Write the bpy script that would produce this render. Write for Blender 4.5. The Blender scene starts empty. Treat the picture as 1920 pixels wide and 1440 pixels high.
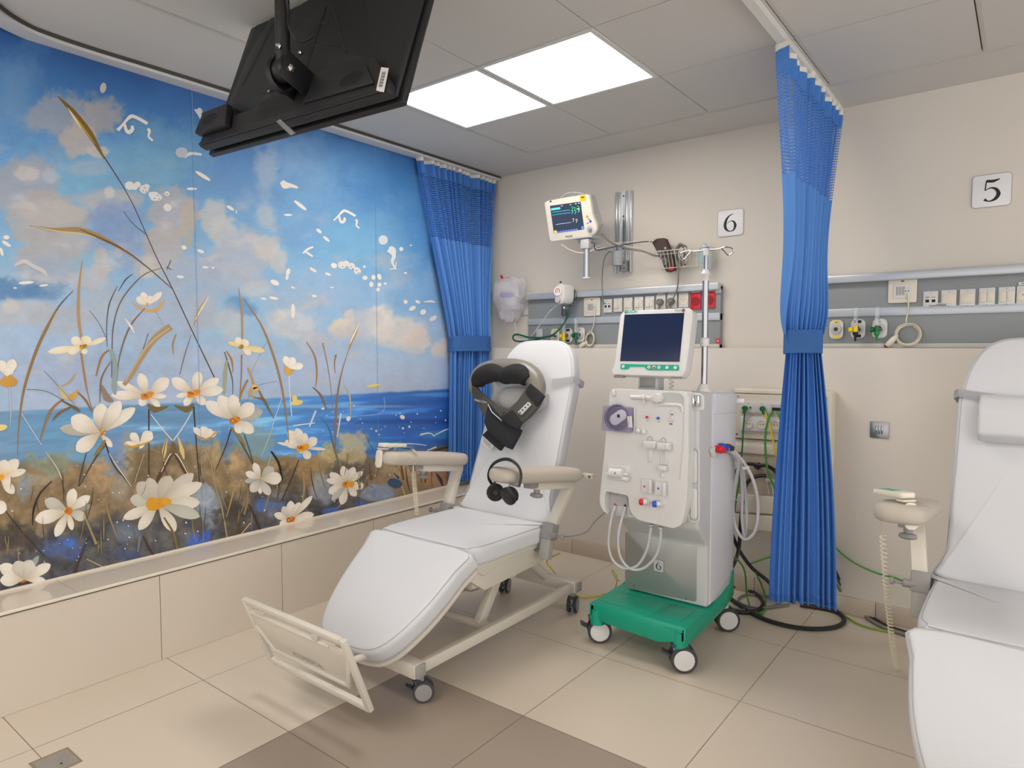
import bpy, bmesh, math, random
import numpy as np
from mathutils import Vector, Matrix
random.seed(7)
S = bpy.context.scene
COL = S.collection
PI = math.pi
# ------------------------------------------------------------------ camera
EYE = 1.37
PITCH = math.radians(3.1188)
YAW = math.radians(37.815)
cam_data = bpy.data.cameras.new('camera')
cam_data.sensor_width = 36.0
cam_data.lens = 1248.0 / 1920.0 * 36.0
cam_data.clip_start = 0.05
cam = bpy.data.objects.new('camera', cam_data)
COL.objects.link(cam)
cam.location = (0, 0, EYE)
cam.rotation_euler = (PI / 2 - PITCH, 0, YAW)
S.camera = cam
# ------------------------------------------------------------------ world and exposure
w = bpy.data.worlds.new('world')
S.world = w
w.use_nodes = True
w.node_tree.nodes['Background'].inputs[0].default_value = (1.0, 0.98, 0.95, 1)
w.node_tree.nodes['Background'].inputs[1].default_value = 1.15
S.view_settings.view_transform = 'Standard'
S.view_settings.look = 'None'
S.view_settings.gamma = 1.0
S.view_settings.use_curve_mapping = False
S.view_settings.exposure = 0.85
PANEL_POWER = 7.0            # emission strength of every ceiling light panel

# ------------------------------------------------------------------ measuring helpers
_F0 = Vector((-math.sin(YAW), math.cos(YAW), 0))
_R = Vector((math.cos(YAW), math.sin(YAW), 0))
_Z = Vector((0, 0, 1))
_F = _F0 * math.cos(PITCH) - _Z * math.sin(PITCH)
_U = _F0 * math.sin(PITCH) + _Z * math.cos(PITCH)
CAM = Vector((0, 0, EYE))
def ray(x, y): return _F + _R * ((x - 960) / 1248.0) - _U * ((y - 720) / 1248.0)
def aX(x, y, v):
    d = ray(x, y); return CAM + d * ((v - CAM.x) / d.x)
def aY(x, y, v):
    d = ray(x, y); return CAM + d * ((v - CAM.y) / d.y)
def aZ(x, y, v):
    d = ray(x, y); return CAM + d * ((v - CAM.z) / d.z)
def aP(x, y, p, n):
    d = ray(x, y); p = Vector(p); n = Vector(n); return CAM + d * ((p - CAM).dot(n) / d.dot(n))

# ------------------------------------------------------------------ materials
def lin(c):
    if isinstance(c, str):
        c = [int(c[i:i + 2], 16) for i in (0, 2, 4)]
    return [((v / 255.0) / 12.92 if v <= 10 else (((v / 255.0) + 0.055) / 1.055) ** 2.4) for v in c]
def M(name, col, rough=0.5, metal=0.0, var=0.03, bump=0.0, scale=40.0, trans=0.0, alpha=1.0, coat=0.0, spec=0.5, emit=0.0, emitc=None):
    m = bpy.data.materials.new(name); m.use_nodes = True
    nt = m.node_tree; b = nt.nodes['Principled BSDF']
    c = lin(col)
    b.inputs['Base Color'].default_value = (*c, 1)
    b.inputs['Roughness'].default_value = rough
    b.inputs['Metallic'].default_value = metal
    b.inputs['Specular IOR Level'].default_value = spec
    if coat: b.inputs['Coat Weight'].default_value = coat
    if trans: b.inputs['Transmission Weight'].default_value = trans
    if alpha < 1: b.inputs['Alpha'].default_value = alpha
    if emit:
        b.inputs['Emission Color'].default_value = (*lin(emitc or col), 1)
        b.inputs['Emission Strength'].default_value = emit
    tc = nt.nodes.new('ShaderNodeTexCoord')
    nz = nt.nodes.new('ShaderNodeTexNoise'); nz.inputs['Scale'].default_value = scale; nz.inputs['Detail'].default_value = 3
    nt.links.new(tc.outputs['Object'], nz.inputs['Vector'])
    if var:
        mx = nt.nodes.new('ShaderNodeMix'); mx.data_type = 'RGBA'
        mx.inputs['A'].default_value = (*[v * (1 - var) for v in c], 1)
        mx.inputs['B'].default_value = (*[min(1, v * (1 + var)) for v in c], 1)
        nt.links.new(nz.outputs['Fac'], mx.inputs['Factor'])
        nt.links.new(mx.outputs['Result'], b.inputs['Base Color'])
    if bump:
        bp = nt.nodes.new('ShaderNodeBump'); bp.inputs['Strength'].default_value = bump; bp.inputs['Distance'].default_value = 0.002
        nt.links.new(nz.outputs['Fac'], bp.inputs['Height']); nt.links.new(bp.outputs['Normal'], b.inputs['Normal'])
    return m

wall_m = M('wall_paint', 'd8d1c7', 0.75, bump=0.1, scale=220)
ceil_m = M('ceiling_board', 'cfcdc9', 0.85, var=0.02, bump=0.15, scale=300)
gap_m = M('ceiling_gap', '4a4a4a', 0.8)
bar_m = M('ceiling_bar', 'c2c0ba', 0.5)
tile_m = M('floor_tile_beige', 'cdc1b1', 0.32, var=0.03, scale=3, bump=0.02)
dark_m = M('floor_tile_taupe', '9a8c7f', 0.32, var=0.03, scale=3, bump=0.02)
grout_m = M('grout', '7d7062', 0.9)
wtile_m = M('wall_tile', 'cdc2b4', 0.5, var=0.02, scale=3)
base_m = M('baseboard_tile', 'b9aa99', 0.35, var=0.03, scale=4)
ledge_m = M('ledge_tile', 'd3c8ba', 0.08, var=0.02, scale=3)
alu = M('aluminium', 'c8cbce', 0.32, 0.85, var=0.02)
steel = M('stainless_steel', 'a4a4a6', 0.14, 1.0, var=0.02)
chrome = M('chrome', 'dddddd', 0.08, 1.0, var=0)
vinyl = M('white_vinyl', 'cfd0d4', 0.52, var=0.015, bump=0.08, scale=260)
pipe_m = M('piping_grey', 'a9abb0', 0.5)
head_m = M('grey_vinyl', 'aeacad', 0.45, bump=0.1, scale=200)
frame_m = M('warm_white_paint', 'cfc8bc', 0.35, var=0.01)
pad_m = M('armrest_foam', 'b7aea2', 0.55, var=0.02, bump=0.05)
cap_m = M('grey_end_cap', '9b9a94', 0.5)
grey_m = M('grey_plastic', '8e8c8a', 0.45)
dgrey = M('dark_grey_rubber', '3c3d42', 0.6)
lgrey = M('light_grey_plastic', 'bcbdbf', 0.4)
white = M('white_plastic', 'd6d5d4', 0.28, var=0.01)
warmw = M('cream_plastic', 'e0d8c8', 0.4, var=0.01)
mbody = M('machine_grey', 'c3c3c5', 0.35, var=0.01)
mpanel = M('brushed_panel', 'a3a5a2', 0.33, 0.5, var=0.03, scale=60)
mside = M('machine_side', 'd2d3da', 0.4, var=0.01)
green = M('machine_green', '00987b', 0.35, var=0.02)
teal = M('teal_print', '0aa287', 0.4, var=0)
screen = M('screen_glass', '26304e', 0.12, var=0.0, spec=0.6)
black = M('black_plastic', '17181b', 0.42, var=0.05)
blackf = M('black_fabric', '1c1c1f', 0.85, bump=0.3, scale=500)
darkf = M('charcoal_fabric', '47443f', 0.7, bump=0.25, scale=500)
silverf = M('silver_leatherette', '7f7a72', 0.35, var=0.04, bump=0.1)
ink = M('black_ink', '141414', 0.6, var=0)
red = M('red_plastic', 'd3182f', 0.35, var=0.01)
blue = M('blue_plastic', '2050c8', 0.35, var=0.01)
yellow = M('yellow_plastic', 'efcf1c', 0.4, var=0.01)
orange = M('orange_plastic', 'e8a020', 0.4, var=0.01)
tube_m = M('silicone_tube', 'dcdce0', 0.25, var=0, trans=0.35)
clear = M('clear_plastic', 'f2f6f6', 0.08, var=0, trans=0.9)
bag_m = M('plastic_bag', 'e9e6ee', 0.15, var=0.05, trans=0.0, alpha=0.38, bump=1.0, scale=30)
smoke = M('violet_clear_plastic', '9a92b8', 0.1, var=0, trans=0.0, alpha=0.4)
curt = M('blue_cloth', '5189d2', 0.75, var=0.05, bump=0.15, scale=600)
curt2 = M('blue_cloth_band', '437cc8', 0.75, var=0.04, bump=0.15, scale=600)
tape_m = M('white_tape', 'e6e2d6', 0.8)
panelg = M('headwall_grey', '8f9496', 0.4, var=0.02)
panell = M('headwall_silver', 'bfc4cc', 0.35, 0.3, var=0.02)
paneld = M('headwall_shadow_strip', '7a8086', 0.4)
greenc = M('green_cable', '3d8f2e', 0.45, var=0.02)
dgreen = M('dark_green_hose', '0b5a43', 0.4, var=0.02)
yelc = M('yellow_cable', 'd9c31f', 0.45, var=0.02)
blkc = M('black_cable', '1c1c1e', 0.45, var=0.03)
gryc = M('grey_cable', '7d7872', 0.5, var=0.03)
crmc = M('cream_cable', 'dcd2bd', 0.45, var=0.02)
blucable = M('navy_cable', '2b3560', 0.5)
cuff_m = M('brown_cuff', '4e413c', 0.85, bump=0.3, scale=400)
mask_m = M('mask_green', '7fd3c2', 0.3, alpha=0.7)
wood = grey_m

# ------------------------------------------------------------------ mesh builder
def frame_of(d):
    d = Vector(d).normalized()
    up = Vector((0, 0, 1)) if abs(d.z) < 0.9 else Vector((0, 1, 0))
    x = up.cross(d).normalized(); y = d.cross(x)
    return Matrix((x, y, d)).transposed()
def smooth(pts, n=6, closed=False):
    pts = [Vector(p) for p in pts]
    if len(pts) < 3 and not closed: return pts
    out = []
    N = len(pts)
    for i in range(N if closed else N - 1):
        if closed: p0, p1, p2, p3 = pts[i - 1], pts[i], pts[(i + 1) % N], pts[(i + 2) % N]
        else: p0, p1, p2, p3 = pts[max(i - 1, 0)], pts[i], pts[i + 1], pts[min(i + 2, N - 1)]
        for k in range(n):
            t = k / n
            out.append(0.5 * ((2 * p1) + (p2 - p0) * t + (2 * p0 - 5 * p1 + 4 * p2 - p3) * t * t + (3 * p1 - p0 - 3 * p2 + p3) * t ** 3))
    if not closed: out.append(pts[-1])
    return out
class B:
    def __init__(s, mat=None):
        s.bm = bmesh.new(); s.mats = []; s.mi = 0
        if mat: s.m(mat)
    def m(s, mat):
        if mat not in s.mats: s.mats.append(mat)
        s.mi = s.mats.index(mat); return s
    def face(s, vs):
        try: f = s.bm.faces.new(vs)
        except ValueError: return None
        f.material_index = s.mi; return f
    def poly(s, pts): return s.face([s.bm.verts.new(p) for p in pts])
    def box(s, c, d, bev=0.0, rot=None, seg=2):
        c = Vector(c); h = Vector(d) / 2
        vs = []
        for i in (-1, 1):
            for j in (-1, 1):
                for k in (-1, 1):
                    p = Vector((i * h.x, j * h.y, k * h.z))
                    if rot is not None: p = rot @ p
                    vs.append(s.bm.verts.new(c + p))
        fs = [s.face([vs[i] for i in q]) for q in ((0, 1, 3, 2), (4, 6, 7, 5), (0, 4, 5, 1), (2, 3, 7, 6), (0, 2, 6, 4), (1, 5, 7, 3))]
        if bev: s._bev(fs, bev, seg)
        return s
    def _bev(s, fs, bev, seg, minang=0.3, clamp=True):
        s.bm.normal_update()
        es = set(e for f in fs for e in f.edges)
        es = [e for e in es if len(e.link_faces) == 2 and e.calc_face_angle(0) > minang]
        r = bmesh.ops.bevel(s.bm, geom=es, offset=bev, segments=seg, profile=0.5, affect='EDGES', clamp_overlap=clamp)
        for f in r['faces']: f.material_index = s.mi
    def prism(s, pts, d, bev=0.0, seg=2, clamp=True):
        """pts: 3-D outline, d: extrusion vector"""
        d = Vector(d); n = len(pts)
        a = [s.bm.verts.new(Vector(p)) for p in pts]; b = [s.bm.verts.new(Vector(p) + d) for p in pts]
        nrm = Vector((0, 0, 0))
        for i in range(n): nrm += (a[i].co - a[0].co).cross(a[(i + 1) % n].co - a[0].co)
        if nrm.dot(d) > 0: fa, fb = a[::-1], b
        else: fa, fb = a, b[::-1]
        fs = [s.face(fa), s.face(fb)]
        for i in range(n):
            j = (i + 1) % n
            q = [a[i], a[j], b[j], b[i]]
            if nrm.dot(d) <= 0: q = q[::-1]
            fs.append(s.face(q))
        if bev: s._bev(fs, bev, seg, 0.8 if not clamp else 0.5, clamp)
        return s
    def pillow(s, pts, n, thick, r, steps=5, dome=0.0):
        """a slab with rounded rims: pts is the smooth outline of its front, n its outward normal"""
        pts = [Vector(p) for p in pts]; n = Vector(n).normalized(); N = len(pts); c = sum(pts, Vector()) / N
        nr = []
        for i in range(N):
            t = (pts[(i + 1) % N] - pts[i - 1]).normalized(); q = t.cross(n); q = q if q.dot(c - pts[i]) > 0 else -q; nr.append(q.normalized())
        rings = []
        for side in (0, 1):
            R = []
            for k in range(steps + 1):
                a = PI / 2 * k / steps; ins = r * (1 - math.sin(a)); dep = r * (1 - math.cos(a))
                R.append([p + q * ins - n * (dep if side == 0 else thick - dep) for p, q in zip(pts, nr)])
            rings += R if side == 0 else R[::-1]
        V = [[s.bm.verts.new(p) for p in R] for R in rings]
        inner = rings[0]
        last = V[0]
        for f, h in ((.2, .35), (.45, .75), (.75, 1.0)):
            W = [s.bm.verts.new(p + (c - n * (c - p).dot(n) - p) * f + n * dome * h) for p in inner]
            for i in range(N): s.face([last[i], W[i], W[(i + 1) % N], last[(i + 1) % N]])
            last = W
        cv = s.bm.verts.new(c - n * (c - inner[0]).dot(n) + n * dome * 1.03)
        for i in range(N): s.face([last[i], cv, last[(i + 1) % N]])
        for a, b_ in zip(V, V[1:]):
            for i in range(N): s.face([a[i], a[(i + 1) % N], b_[(i + 1) % N], b_[i]])
        s.face(V[-1]); return s
    def tube(s, pts, r, seg=8, closed=False, cap=True):
        pts = [Vector(p) for p in pts]; n = len(pts)
        rr = r if isinstance(r, (list, tuple)) else [r] * n
        rings = []; prev = None
        for i, p in enumerate(pts):
            if closed: t = pts[(i + 1) % n] - pts[i - 1]
            else: t = pts[min(i + 1, n - 1)] - pts[max(i - 1, 0)]
            if t.length < 1e-9: t = Vector((0, 0, 1))
            t.normalize()
            if prev is None:
                fr = frame_of(t); x = fr.col[0].copy()
            else:
                x = prev - t * prev.dot(t)
                if x.length < 1e-6: x = frame_of(t).col[0].copy()
                x.normalize()
            y = t.cross(x); prev = x
            rings.append([s.bm.verts.new(p + x * (math.cos(2 * PI * k / seg) * rr[i]) + y * (math.sin(2 * PI * k / seg) * rr[i])) for k in range(seg)])
        for i in range(n if closed else n - 1):
            a, b = rings[i], rings[(i + 1) % n]
            for k in range(seg): s.face([a[k], a[(k + 1) % seg], b[(k + 1) % seg], b[k]])
        if cap and not closed:
            s.face(rings[0][::-1]); s.face(rings[-1])
        return s
    def cyl(s, p0, p1, r0, r1=None, seg=20): return s.tube([p0, p1], [r0, r0 if r1 is None else r1], seg)
    def lathe(s, p, axis, prof, seg=24):
        """prof: list of (distance along axis, radius)"""
        fr = frame_of(axis); p = Vector(p); rings = []
        for (h, r) in prof:
            r = max(r, 1e-5)
            rings.append([s.bm.verts.new(p + fr @ Vector((r * math.cos(2 * PI * k / seg), r * math.sin(2 * PI * k / seg), h))) for k in range(seg)])
        for a, b in zip(rings, rings[1:]):
            for k in range(seg): s.face([a[k], a[(k + 1) % seg], b[(k + 1) % seg], b[k]])
        s.face(rings[0][::-1]); s.face(rings[-1]); return s
    def ball(s, c, r, seg=14):
        r = Vector(r) if not isinstance(r, (int, float)) else Vector((r, r, r))
        mtx = Matrix.Translation(Vector(c)) @ Matrix.Diagonal((*r, 1))
        g = bmesh.ops.create_uvsphere(s.bm, u_segments=seg, v_segments=seg // 2 + 2, radius=1.0, matrix=mtx)
        for v in g['verts']:
            for f in v.link_faces: f.material_index = s.mi
        return s
    def torus(s, c, nrm, R, r, seg=28, rs=8, a0=0.0, a1=2 * PI):
        fr = frame_of(nrm); c = Vector(c); full = abs(a1 - a0 - 2 * PI) < 1e-6
        k = seg if full else seg + 1
        pts = [c + fr @ Vector((R * math.cos(a0 + (a1 - a0) * i / seg), R * math.sin(a0 + (a1 - a0) * i / seg), 0)) for i in range(k)]
        return s.tube(pts, r, rs, closed=full)
    def grid(s, f, nu, nv, closed_u=False):
        V = [[s.bm.verts.new(f(i / nu, j / nv)) for j in range(nv + 1)] for i in range(nu + (0 if closed_u else 1))]
        for i in range(nu):
            a = V[i]; b = V[(i + 1) % len(V)] if closed_u else V[i + 1]
            for j in range(nv): s.face([a[j], b[j], b[j + 1], a[j + 1]])
        return s
    def xform(s, mtx):
        s.bm.transform(mtx); return s
    # ---- linking
    def mesh(s, name, off, ang=35):
        bm = s.bm
        if off is not None: bmesh.ops.translate(bm, verts=bm.verts, vec=-Vector(off))
        lim = math.radians(ang)
        bmesh.ops.recalc_face_normals(bm, faces=bm.faces); bm.normal_update()
        for f in bm.faces: f.smooth = True
        for e in bm.edges:
            if len(e.link_faces) == 2: e.smooth = e.calc_face_angle(0) < lim
        me = bpy.data.meshes.new(name); bm.to_mesh(me); bm.free()
        for m in s.mats: me.materials.append(m)
        return me
    def obj(s, name, parent, label=None, ang=35):
        root = parent
        while root.parent: root = root.parent
        o = bpy.data.objects.new(name, s.mesh(name, root.get('_off', (0, 0, 0)), ang))
        COL.objects.link(o); o.parent = parent
        if label: o['label'] = label
        return o
    def thing(s, name, label, cat, group=None, ang=35):
        vs = [v.co for v in s.bm.verts]
        lo = [min(v[i] for v in vs) for i in range(3)]; hi = [max(v[i] for v in vs) for i in range(3)]
        c = Vector(((lo[0] + hi[0]) / 2, (lo[1] + hi[1]) / 2, lo[2]))
        o = bpy.data.objects.new(name, s.mesh(name, c, ang)); COL.objects.link(o); o.location = c
        o['_off'] = tuple(c)
        tag(o, label, cat, group); ROOTS.append(o); return o
    def struct(s, name):
        o = bpy.data.objects.new(name, s.mesh(name, None)); COL.objects.link(o); o['kind'] = 'structure'; o['_off'] = (0.0, 0.0, 0.0); ROOTS.append(o); return o
ROOTS = []
def tag(o, label, cat, group=None):
    o['label'] = label; o['category'] = cat
    if group: o['group'] = group
def thing(name, label, cat, base=(0, 0, 0), group=None, local=False):
    """an Empty at the base of a thing; its parts are written in room coordinates (or, with local, in its own)"""
    o = bpy.data.objects.new(name, None); COL.objects.link(o); o.location = base; o.empty_display_size = 0.1
    o['_off'] = (0.0, 0.0, 0.0) if local else tuple(base)
    tag(o, label, cat, group); ROOTS.append(o); return o
def copy_tree(o, parent=None, skip=()):
    c = o.copy(); COL.objects.link(c)
    if parent is not None: c.parent = parent
    else: ROOTS.append(c)
    for ch in list(o.children):
        if ch.name.split('.')[0] in skip: continue
        copy_tree(ch, c, skip)
    return c
def text_pts(txt, size, font_bold=False):
    cu = bpy.data.curves.new('t', 'FONT'); cu.body = txt; cu.size = size; cu.align_x = 'CENTER'; cu.align_y = 'CENTER'
    cu.resolution_u = 4
    if font_bold: cu.offset = size * 0.02
    o = bpy.data.objects.new('t', cu); COL.objects.link(o)
    dg = bpy.context.evaluated_depsgraph_get(); dg.update()
    me = bpy.data.meshes.new_from_object(o.evaluated_get(dg))
    vs = [v.co.copy() for v in me.vertices]; fs = [tuple(p.vertices) for p in me.polygons]
    bpy.data.objects.remove(o); bpy.data.curves.remove(cu); bpy.data.meshes.remove(me)
    return vs, fs
def add_text(b, txt, size, origin, xd, yd, bold=False):
    vs, fs = text_pts(txt, size, bold)
    o = Vector(origin); xd = Vector(xd).normalized(); yd = Vector(yd).normalized()
    V = [b.bm.verts.new(o + xd * v.x + yd * v.y) for v in vs]
    for f in fs: b.face([V[i] for i in f])
    return b
def stroke(b, pts, ws, f, n=5):
    """flat ribbon of varying width; f maps (u, v) to 3-D"""
    P = smooth([(p[0], p[1], 0) for p in pts], n)
    W = []
    for i in range(len(P)):
        t = i / (len(P) - 1) * (len(ws) - 1); k = min(int(t), len(ws) - 2); W.append(ws[k] + (ws[k + 1] - ws[k]) * (t - k))
    L = []
    for i, p in enumerate(P):
        t = (P[min(i + 1, len(P) - 1)] - P[max(i - 1, 0)]); t.normalize() if t.length else None
        nx, ny = -t.y, t.x
        L.append((b.bm.verts.new(f(p.x + nx * W[i] / 2, p.y + ny * W[i] / 2)), b.bm.verts.new(f(p.x - nx * W[i] / 2, p.y - ny * W[i] / 2))))
    for a, c in zip(L, L[1:]): b.face([a[0], a[1], c[1], c[0]])
SIX = [([(0.62, 0.97), (0.42, 0.9), (0.24, 0.72), (0.14, 0.45), (0.17, 0.2), (0.33, 0.03), (0.5, 0.0)], [0.03, 0.06, 0.13, 0.17, 0.16, 0.08, 0.04]),
       ([(0.5, 0.0), (0.66, 0.06), (0.75, 0.3), (0.66, 0.52), (0.5, 0.58), (0.34, 0.52), (0.26, 0.42)], [0.04, 0.09, 0.17, 0.1, 0.04, 0.03, 0.02])]
FIVE = [([(0.24, 0.93), (0.5, 0.9), (0.76, 0.97)], [0.12, 0.13, 0.03]), ([(0.235, 0.95), (0.19, 0.5)], [0.05, 0.05]),
        ([(0.19, 0.5), (0.4, 0.6), (0.62, 0.52), (0.72, 0.3), (0.62, 0.1), (0.42, 0.0), (0.25, 0.02)], [0.03, 0.05, 0.12, 0.17, 0.14, 0.06, 0.04]),
        ([(0.3, 0.01), (0.17, 0.1)], [0.05, 0.13])]
def rrect(w, h, r, n=5):
    out = []
    for cx, cy, a in ((w / 2 - r, h / 2 - r, 0), (-w / 2 + r, h / 2 - r, 90), (-w / 2 + r, -h / 2 + r, 180), (w / 2 - r, -h / 2 + r, 270)):
        for k in range(n + 1):
            t = math.radians(a + 90 * k / n); out.append((cx + r * math.cos(t), cy + r * math.sin(t)))
    return out
def round_poly(pts, r, n=4):
    """rounded corners of a 3-D or 2-D polygon"""
    pts = [Vector(p) for p in pts]; out = []; N = len(pts)
    for i in range(N):
        p = pts[i]; a = pts[i - 1] - p; c = pts[(i + 1) % N] - p
        rr = r[i] if isinstance(r, (list, tuple)) else r
        rr = min(rr, a.length * 0.49, c.length * 0.49)
        if rr < 1e-5: out.append(p); continue
        A = p + a.normalized() * rr; C = p + c.normalized() * rr
        for k in range(n + 1):
            t = k / n; out.append((1 - t) ** 2 * A + 2 * t * (1 - t) * p + t * t * C)
    return out

# ================================================================== SETTING
XW = -3.22      # painted wall
XF = -2.965     # tiled plinth face
YD = 3.71       # lower back wall face
YU = 3.90       # upper back wall face
ZC = 2.63       # ceiling
LEDGE = 0.392
XR, YB = 3.4, -3.2
b = B(grout_m)
b.poly([(XW, YB, -0.0015), (XR, YB, -0.0015), (XR, YU, -0.0015), (XW, YU, -0.0015)])
xs = [-3.25 + 0.6 * 0]; xs = [-2.647 + 0.6017 * k for k in range(-1, 11)]; ys = [0.737 + 0.5965 * k for k in range(-7, 7)]
g = 0.0012
for i in range(len(xs) - 1):
    for j in range(len(ys) - 1):
        x0, x1, y0, y1 = xs[i] + g, xs[i + 1] - g, ys[j] + g, ys[j + 1] - g
        b.m(dark_m if (xs[i] > -2.1 and ys[j + 1] < 1.95) else tile_m)
        b.poly([(x0, y0, 0), (x1, y0, 0), (x1, y1, 0), (x0, y1, 0)])
b.struct('floor')
# ceiling: boards of 60 x 60 between bars, plain border along the walls
gx = [-2.6 + 0.6 * k for k in range(0, 11)]; gy = [3.52 - 0.6 * k for k in range(0, 12)]
LIT = [(0, 1), (1, 1), (5, 4), (6, 4), (1, 6), (0, 6)]  # visible panels first; the rest are unseen, added to brighten the room
b = B(gap_m)
b.poly([(XW, YB, ZC + 0.012), (XW, YU, ZC + 0.012), (XR, YU, ZC + 0.012), (XR, YB, ZC + 0.012)])
b.m(ceil_m)
def slab(b, x0, x1, y0, y1, z0=ZC, z1=ZC + 0.01): b.box(((x0 + x1) / 2, (y0 + y1) / 2, (z0 + z1) / 2), (x1 - x0, y1 - y0, z1 - z0))
slab(b, XW, gx[0] - 0.003, YB, YU); slab(b, gx[0] - 0.003, XR, gy[0] + 0.003, YU)
for i in range(len(gx) - 1):
    for j in range(len(gy) - 1):
        if (i, j) in LIT: continue
        slab(b, gx[i] + 0.0022, gx[i + 1] - 0.0022, gy[j + 1] + 0.0022, gy[j] - 0.0022)
b.m(bar_m)
for i, x in enumerate(gx):
    if i in (0, 3, 4): b.box((x + (0.012 if i else -0.012), (gy[0] + YB) / 2, ZC + 0.003), (0.014, gy[0] - YB, 0.01))
b.box(((gx[0] + XR) / 2, gy[0] + 0.012, ZC + 0.002), (XR - gx[0], 0.014, 0.01))
b.struct('ceiling')
frame_al = M('panel_frame', 'dcdcda', 0.4)
light_m = M('panel_diffuser', 'ffffff', 0.6, var=0, emit=PANEL_POWER, emitc='fff7ee')
first = None
LBL = {(0, 1): 'square lit ceiling light panel nearest the painted wall', (1, 1): 'square lit ceiling light panel in front of the blue curtain'}
for (i, j) in LIT:
    cx, cy = (gx[i] + gx[i + 1]) / 2, (gy[j] + gy[j + 1]) / 2
    if first is None:
        t = thing('ceiling_light', '', 'ceiling light', (cx, cy, ZC - 0.004), 'light panels in the ceiling')
        f = B(frame_al)
        for sx in (-1, 1):
            f.box((cx + sx * 0.287, cy, ZC), (0.02, 0.592, 0.012)); f.box((cx, cy + sx * 0.287, ZC), (0.554, 0.02, 0.012))
        f.obj('light_frame', t)
        d = B(light_m); d.box((cx, cy, ZC + 0.003), (0.556, 0.556, 0.006)); d.obj('diffuser', t); first = t
    else:
        t = copy_tree(first); t.location = (cx, cy, ZC - 0.004)
    t['label'] = LBL.get((i, j), 'added unseen square ceiling fill light panel further back over the ward floor')
# walls
b = B(wall_m); b.box((XW - 0.05, (YB + YU) / 2, 1.33), (0.1, YU - YB, 2.66)); b.struct('wall_left')
b = B(wall_m); b.box(((XW + XR) / 2, YU + 0.05, 1.33), (XR - XW + 0.2, 0.1, 2.66))
b.struct('wall_back')
b = B(wall_m); b.box(((XW + XR) / 2, (YD + YU) / 2, 1.369 / 2), (XR - XW, YU - YD, 1.369), bev=0.004); b.struct('trim_1')
b = B(base_m)
x = XF
while x < XR:
    x2 = min(x + 0.6, XR); b.box(((x + x2) / 2 , YD - 0.006, 0.047), (x2 - x - 0.003, 0.012, 0.094), bev=0.002); x = x2
b.struct('baseboard_back')
b = B(grout_m); b.box(((XW + XF - 0.004) / 2, (YB + YD) / 2, 0.19), (XF - 0.004 - XW, YD - YB, 0.36))
b.m(wtile_m)
for y0 in [0.712 - 0.6 * 7 + 0.6 * k for k in range(0, 13)]:
    y1 = min(y0 + 0.6, YD)
    if y1 - y0 > 0.02: b.box((XF - 0.006, (y0 + y1) / 2, 0.19), (0.012, y1 - y0 - 0.003, 0.378))
b.struct('trim_3')
b = B(grout_m); b.box(((XW + XF) / 2, (YB + YD) / 2, 0.382), (XF - XW, YD - YB, 0.01))
b.m(ledge_m)
for y0 in [0.4 - 0.6 * 6 + 0.6 * k for k in range(0, 12)]:
    y1 = min(y0 + 0.6, YD)
    if y1 - y0 > 0.02: b.box(((XW + XF) / 2 - 0.003, (y0 + y1) / 2, LEDGE - 0.005), (XF - XW - 0.01, y1 - y0 - 0.002, 0.01))
b.m(warmw).box((XF - 0.001, (YB + YD) / 2, LEDGE - 0.004), (0.012, YD - YB, 0.012), bev=0.003)
b.m(warmw).box((XW + 0.006, (YB + YD) / 2, LEDGE + 0.004), (0.01, YD - YB, 0.01))
b.struct('trim_2')
# ================================================================== MURAL
rs = np.random.RandomState(3)
_lat = rs.rand(256, 256)
def vnoise(x, y, sc, seed=0):
    x = x / sc + seed * 17.3; y = y / sc + seed * 7.7
    xi = np.floor(x).astype(int); yi = np.floor(y).astype(int); fx = x - xi; fy = y - yi
    fx = fx * fx * (3 - 2 * fx); fy = fy * fy * (3 - 2 * fy)
    L = lambda i, j: _lat[(i & 255), (j & 255)]
    return (L(xi, yi) * (1 - fx) * (1 - fy) + L(xi + 1, yi) * fx * (1 - fy) + L(xi, yi + 1) * (1 - fx) * fy + L(xi + 1, yi + 1) * fx * fy) * 2 - 1
def fbm(x, y, sc, seed=0, o=4):
    v = 0; a = 1; t = 0
    for k in range(o):
        v = v + a * vnoise(x, y, sc, seed + k * 3); t += a; a *= 0.55; sc *= 0.5
    return v / t
XMUR = XW + 0.006
def mur(x, y, lift=0.0):
    p = aX(x, y, XMUR); return Vector((XMUR + lift, p.y, p.z))
def muyz(Y, Z):
    """picture position of the wall point, vectorised"""
    dx = XMUR - CAM.x; dy = Y - CAM.y; dz = Z - CAM.z
    D = dx * _F.x + dy * _F.y + dz * _F.z
    u = (dx * _R.x + dy * _R.y + dz * _R.z) / D; v = (dx * _U.x + dy * _U.y + dz * _U.z) / D
    return 960 + 1248 * u, 720 - 1248 * v
MY0, MY1, MZ0, MZ1 = 0.55, 3.895, LEDGE + 0.008, 2.628
NU, NV = 860, 560
Yg, Zg = np.meshgrid(np.linspace(MY0, MY1, NU), np.linspace(MZ0, MZ1, NV), indexing='ij')
PX, PY = muyz(Yg, Zg)
def mixc(c, col, a):
    col = np.array([int(col[i:i + 2], 16) for i in (0, 2, 4)], float)
    return c * (1 - a[..., None]) + col * a[..., None]
def ramp(v, stops):
    out = np.zeros(v.shape + (3,)); ks = [s[0] for s in stops]
    for ch in range(3): out[..., ch] = np.interp(v, ks, [int(s[1][2 * ch:2 * ch + 2], 16) for s in stops])
    return out
zz = Zg + 0.05 * fbm(Yg, Zg, 0.5, 1)
C = ramp(zz, [(1.0, 'a9bcdc'), (1.25, 'a6bfe2'), (1.5, '9fc0e6'), (1.75, '80b4e2'), (2.0, '6ca8dd'), (2.25, '4f90d4'), (2.45, '2f76c6'), (2.62, '1a56a4')])
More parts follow.
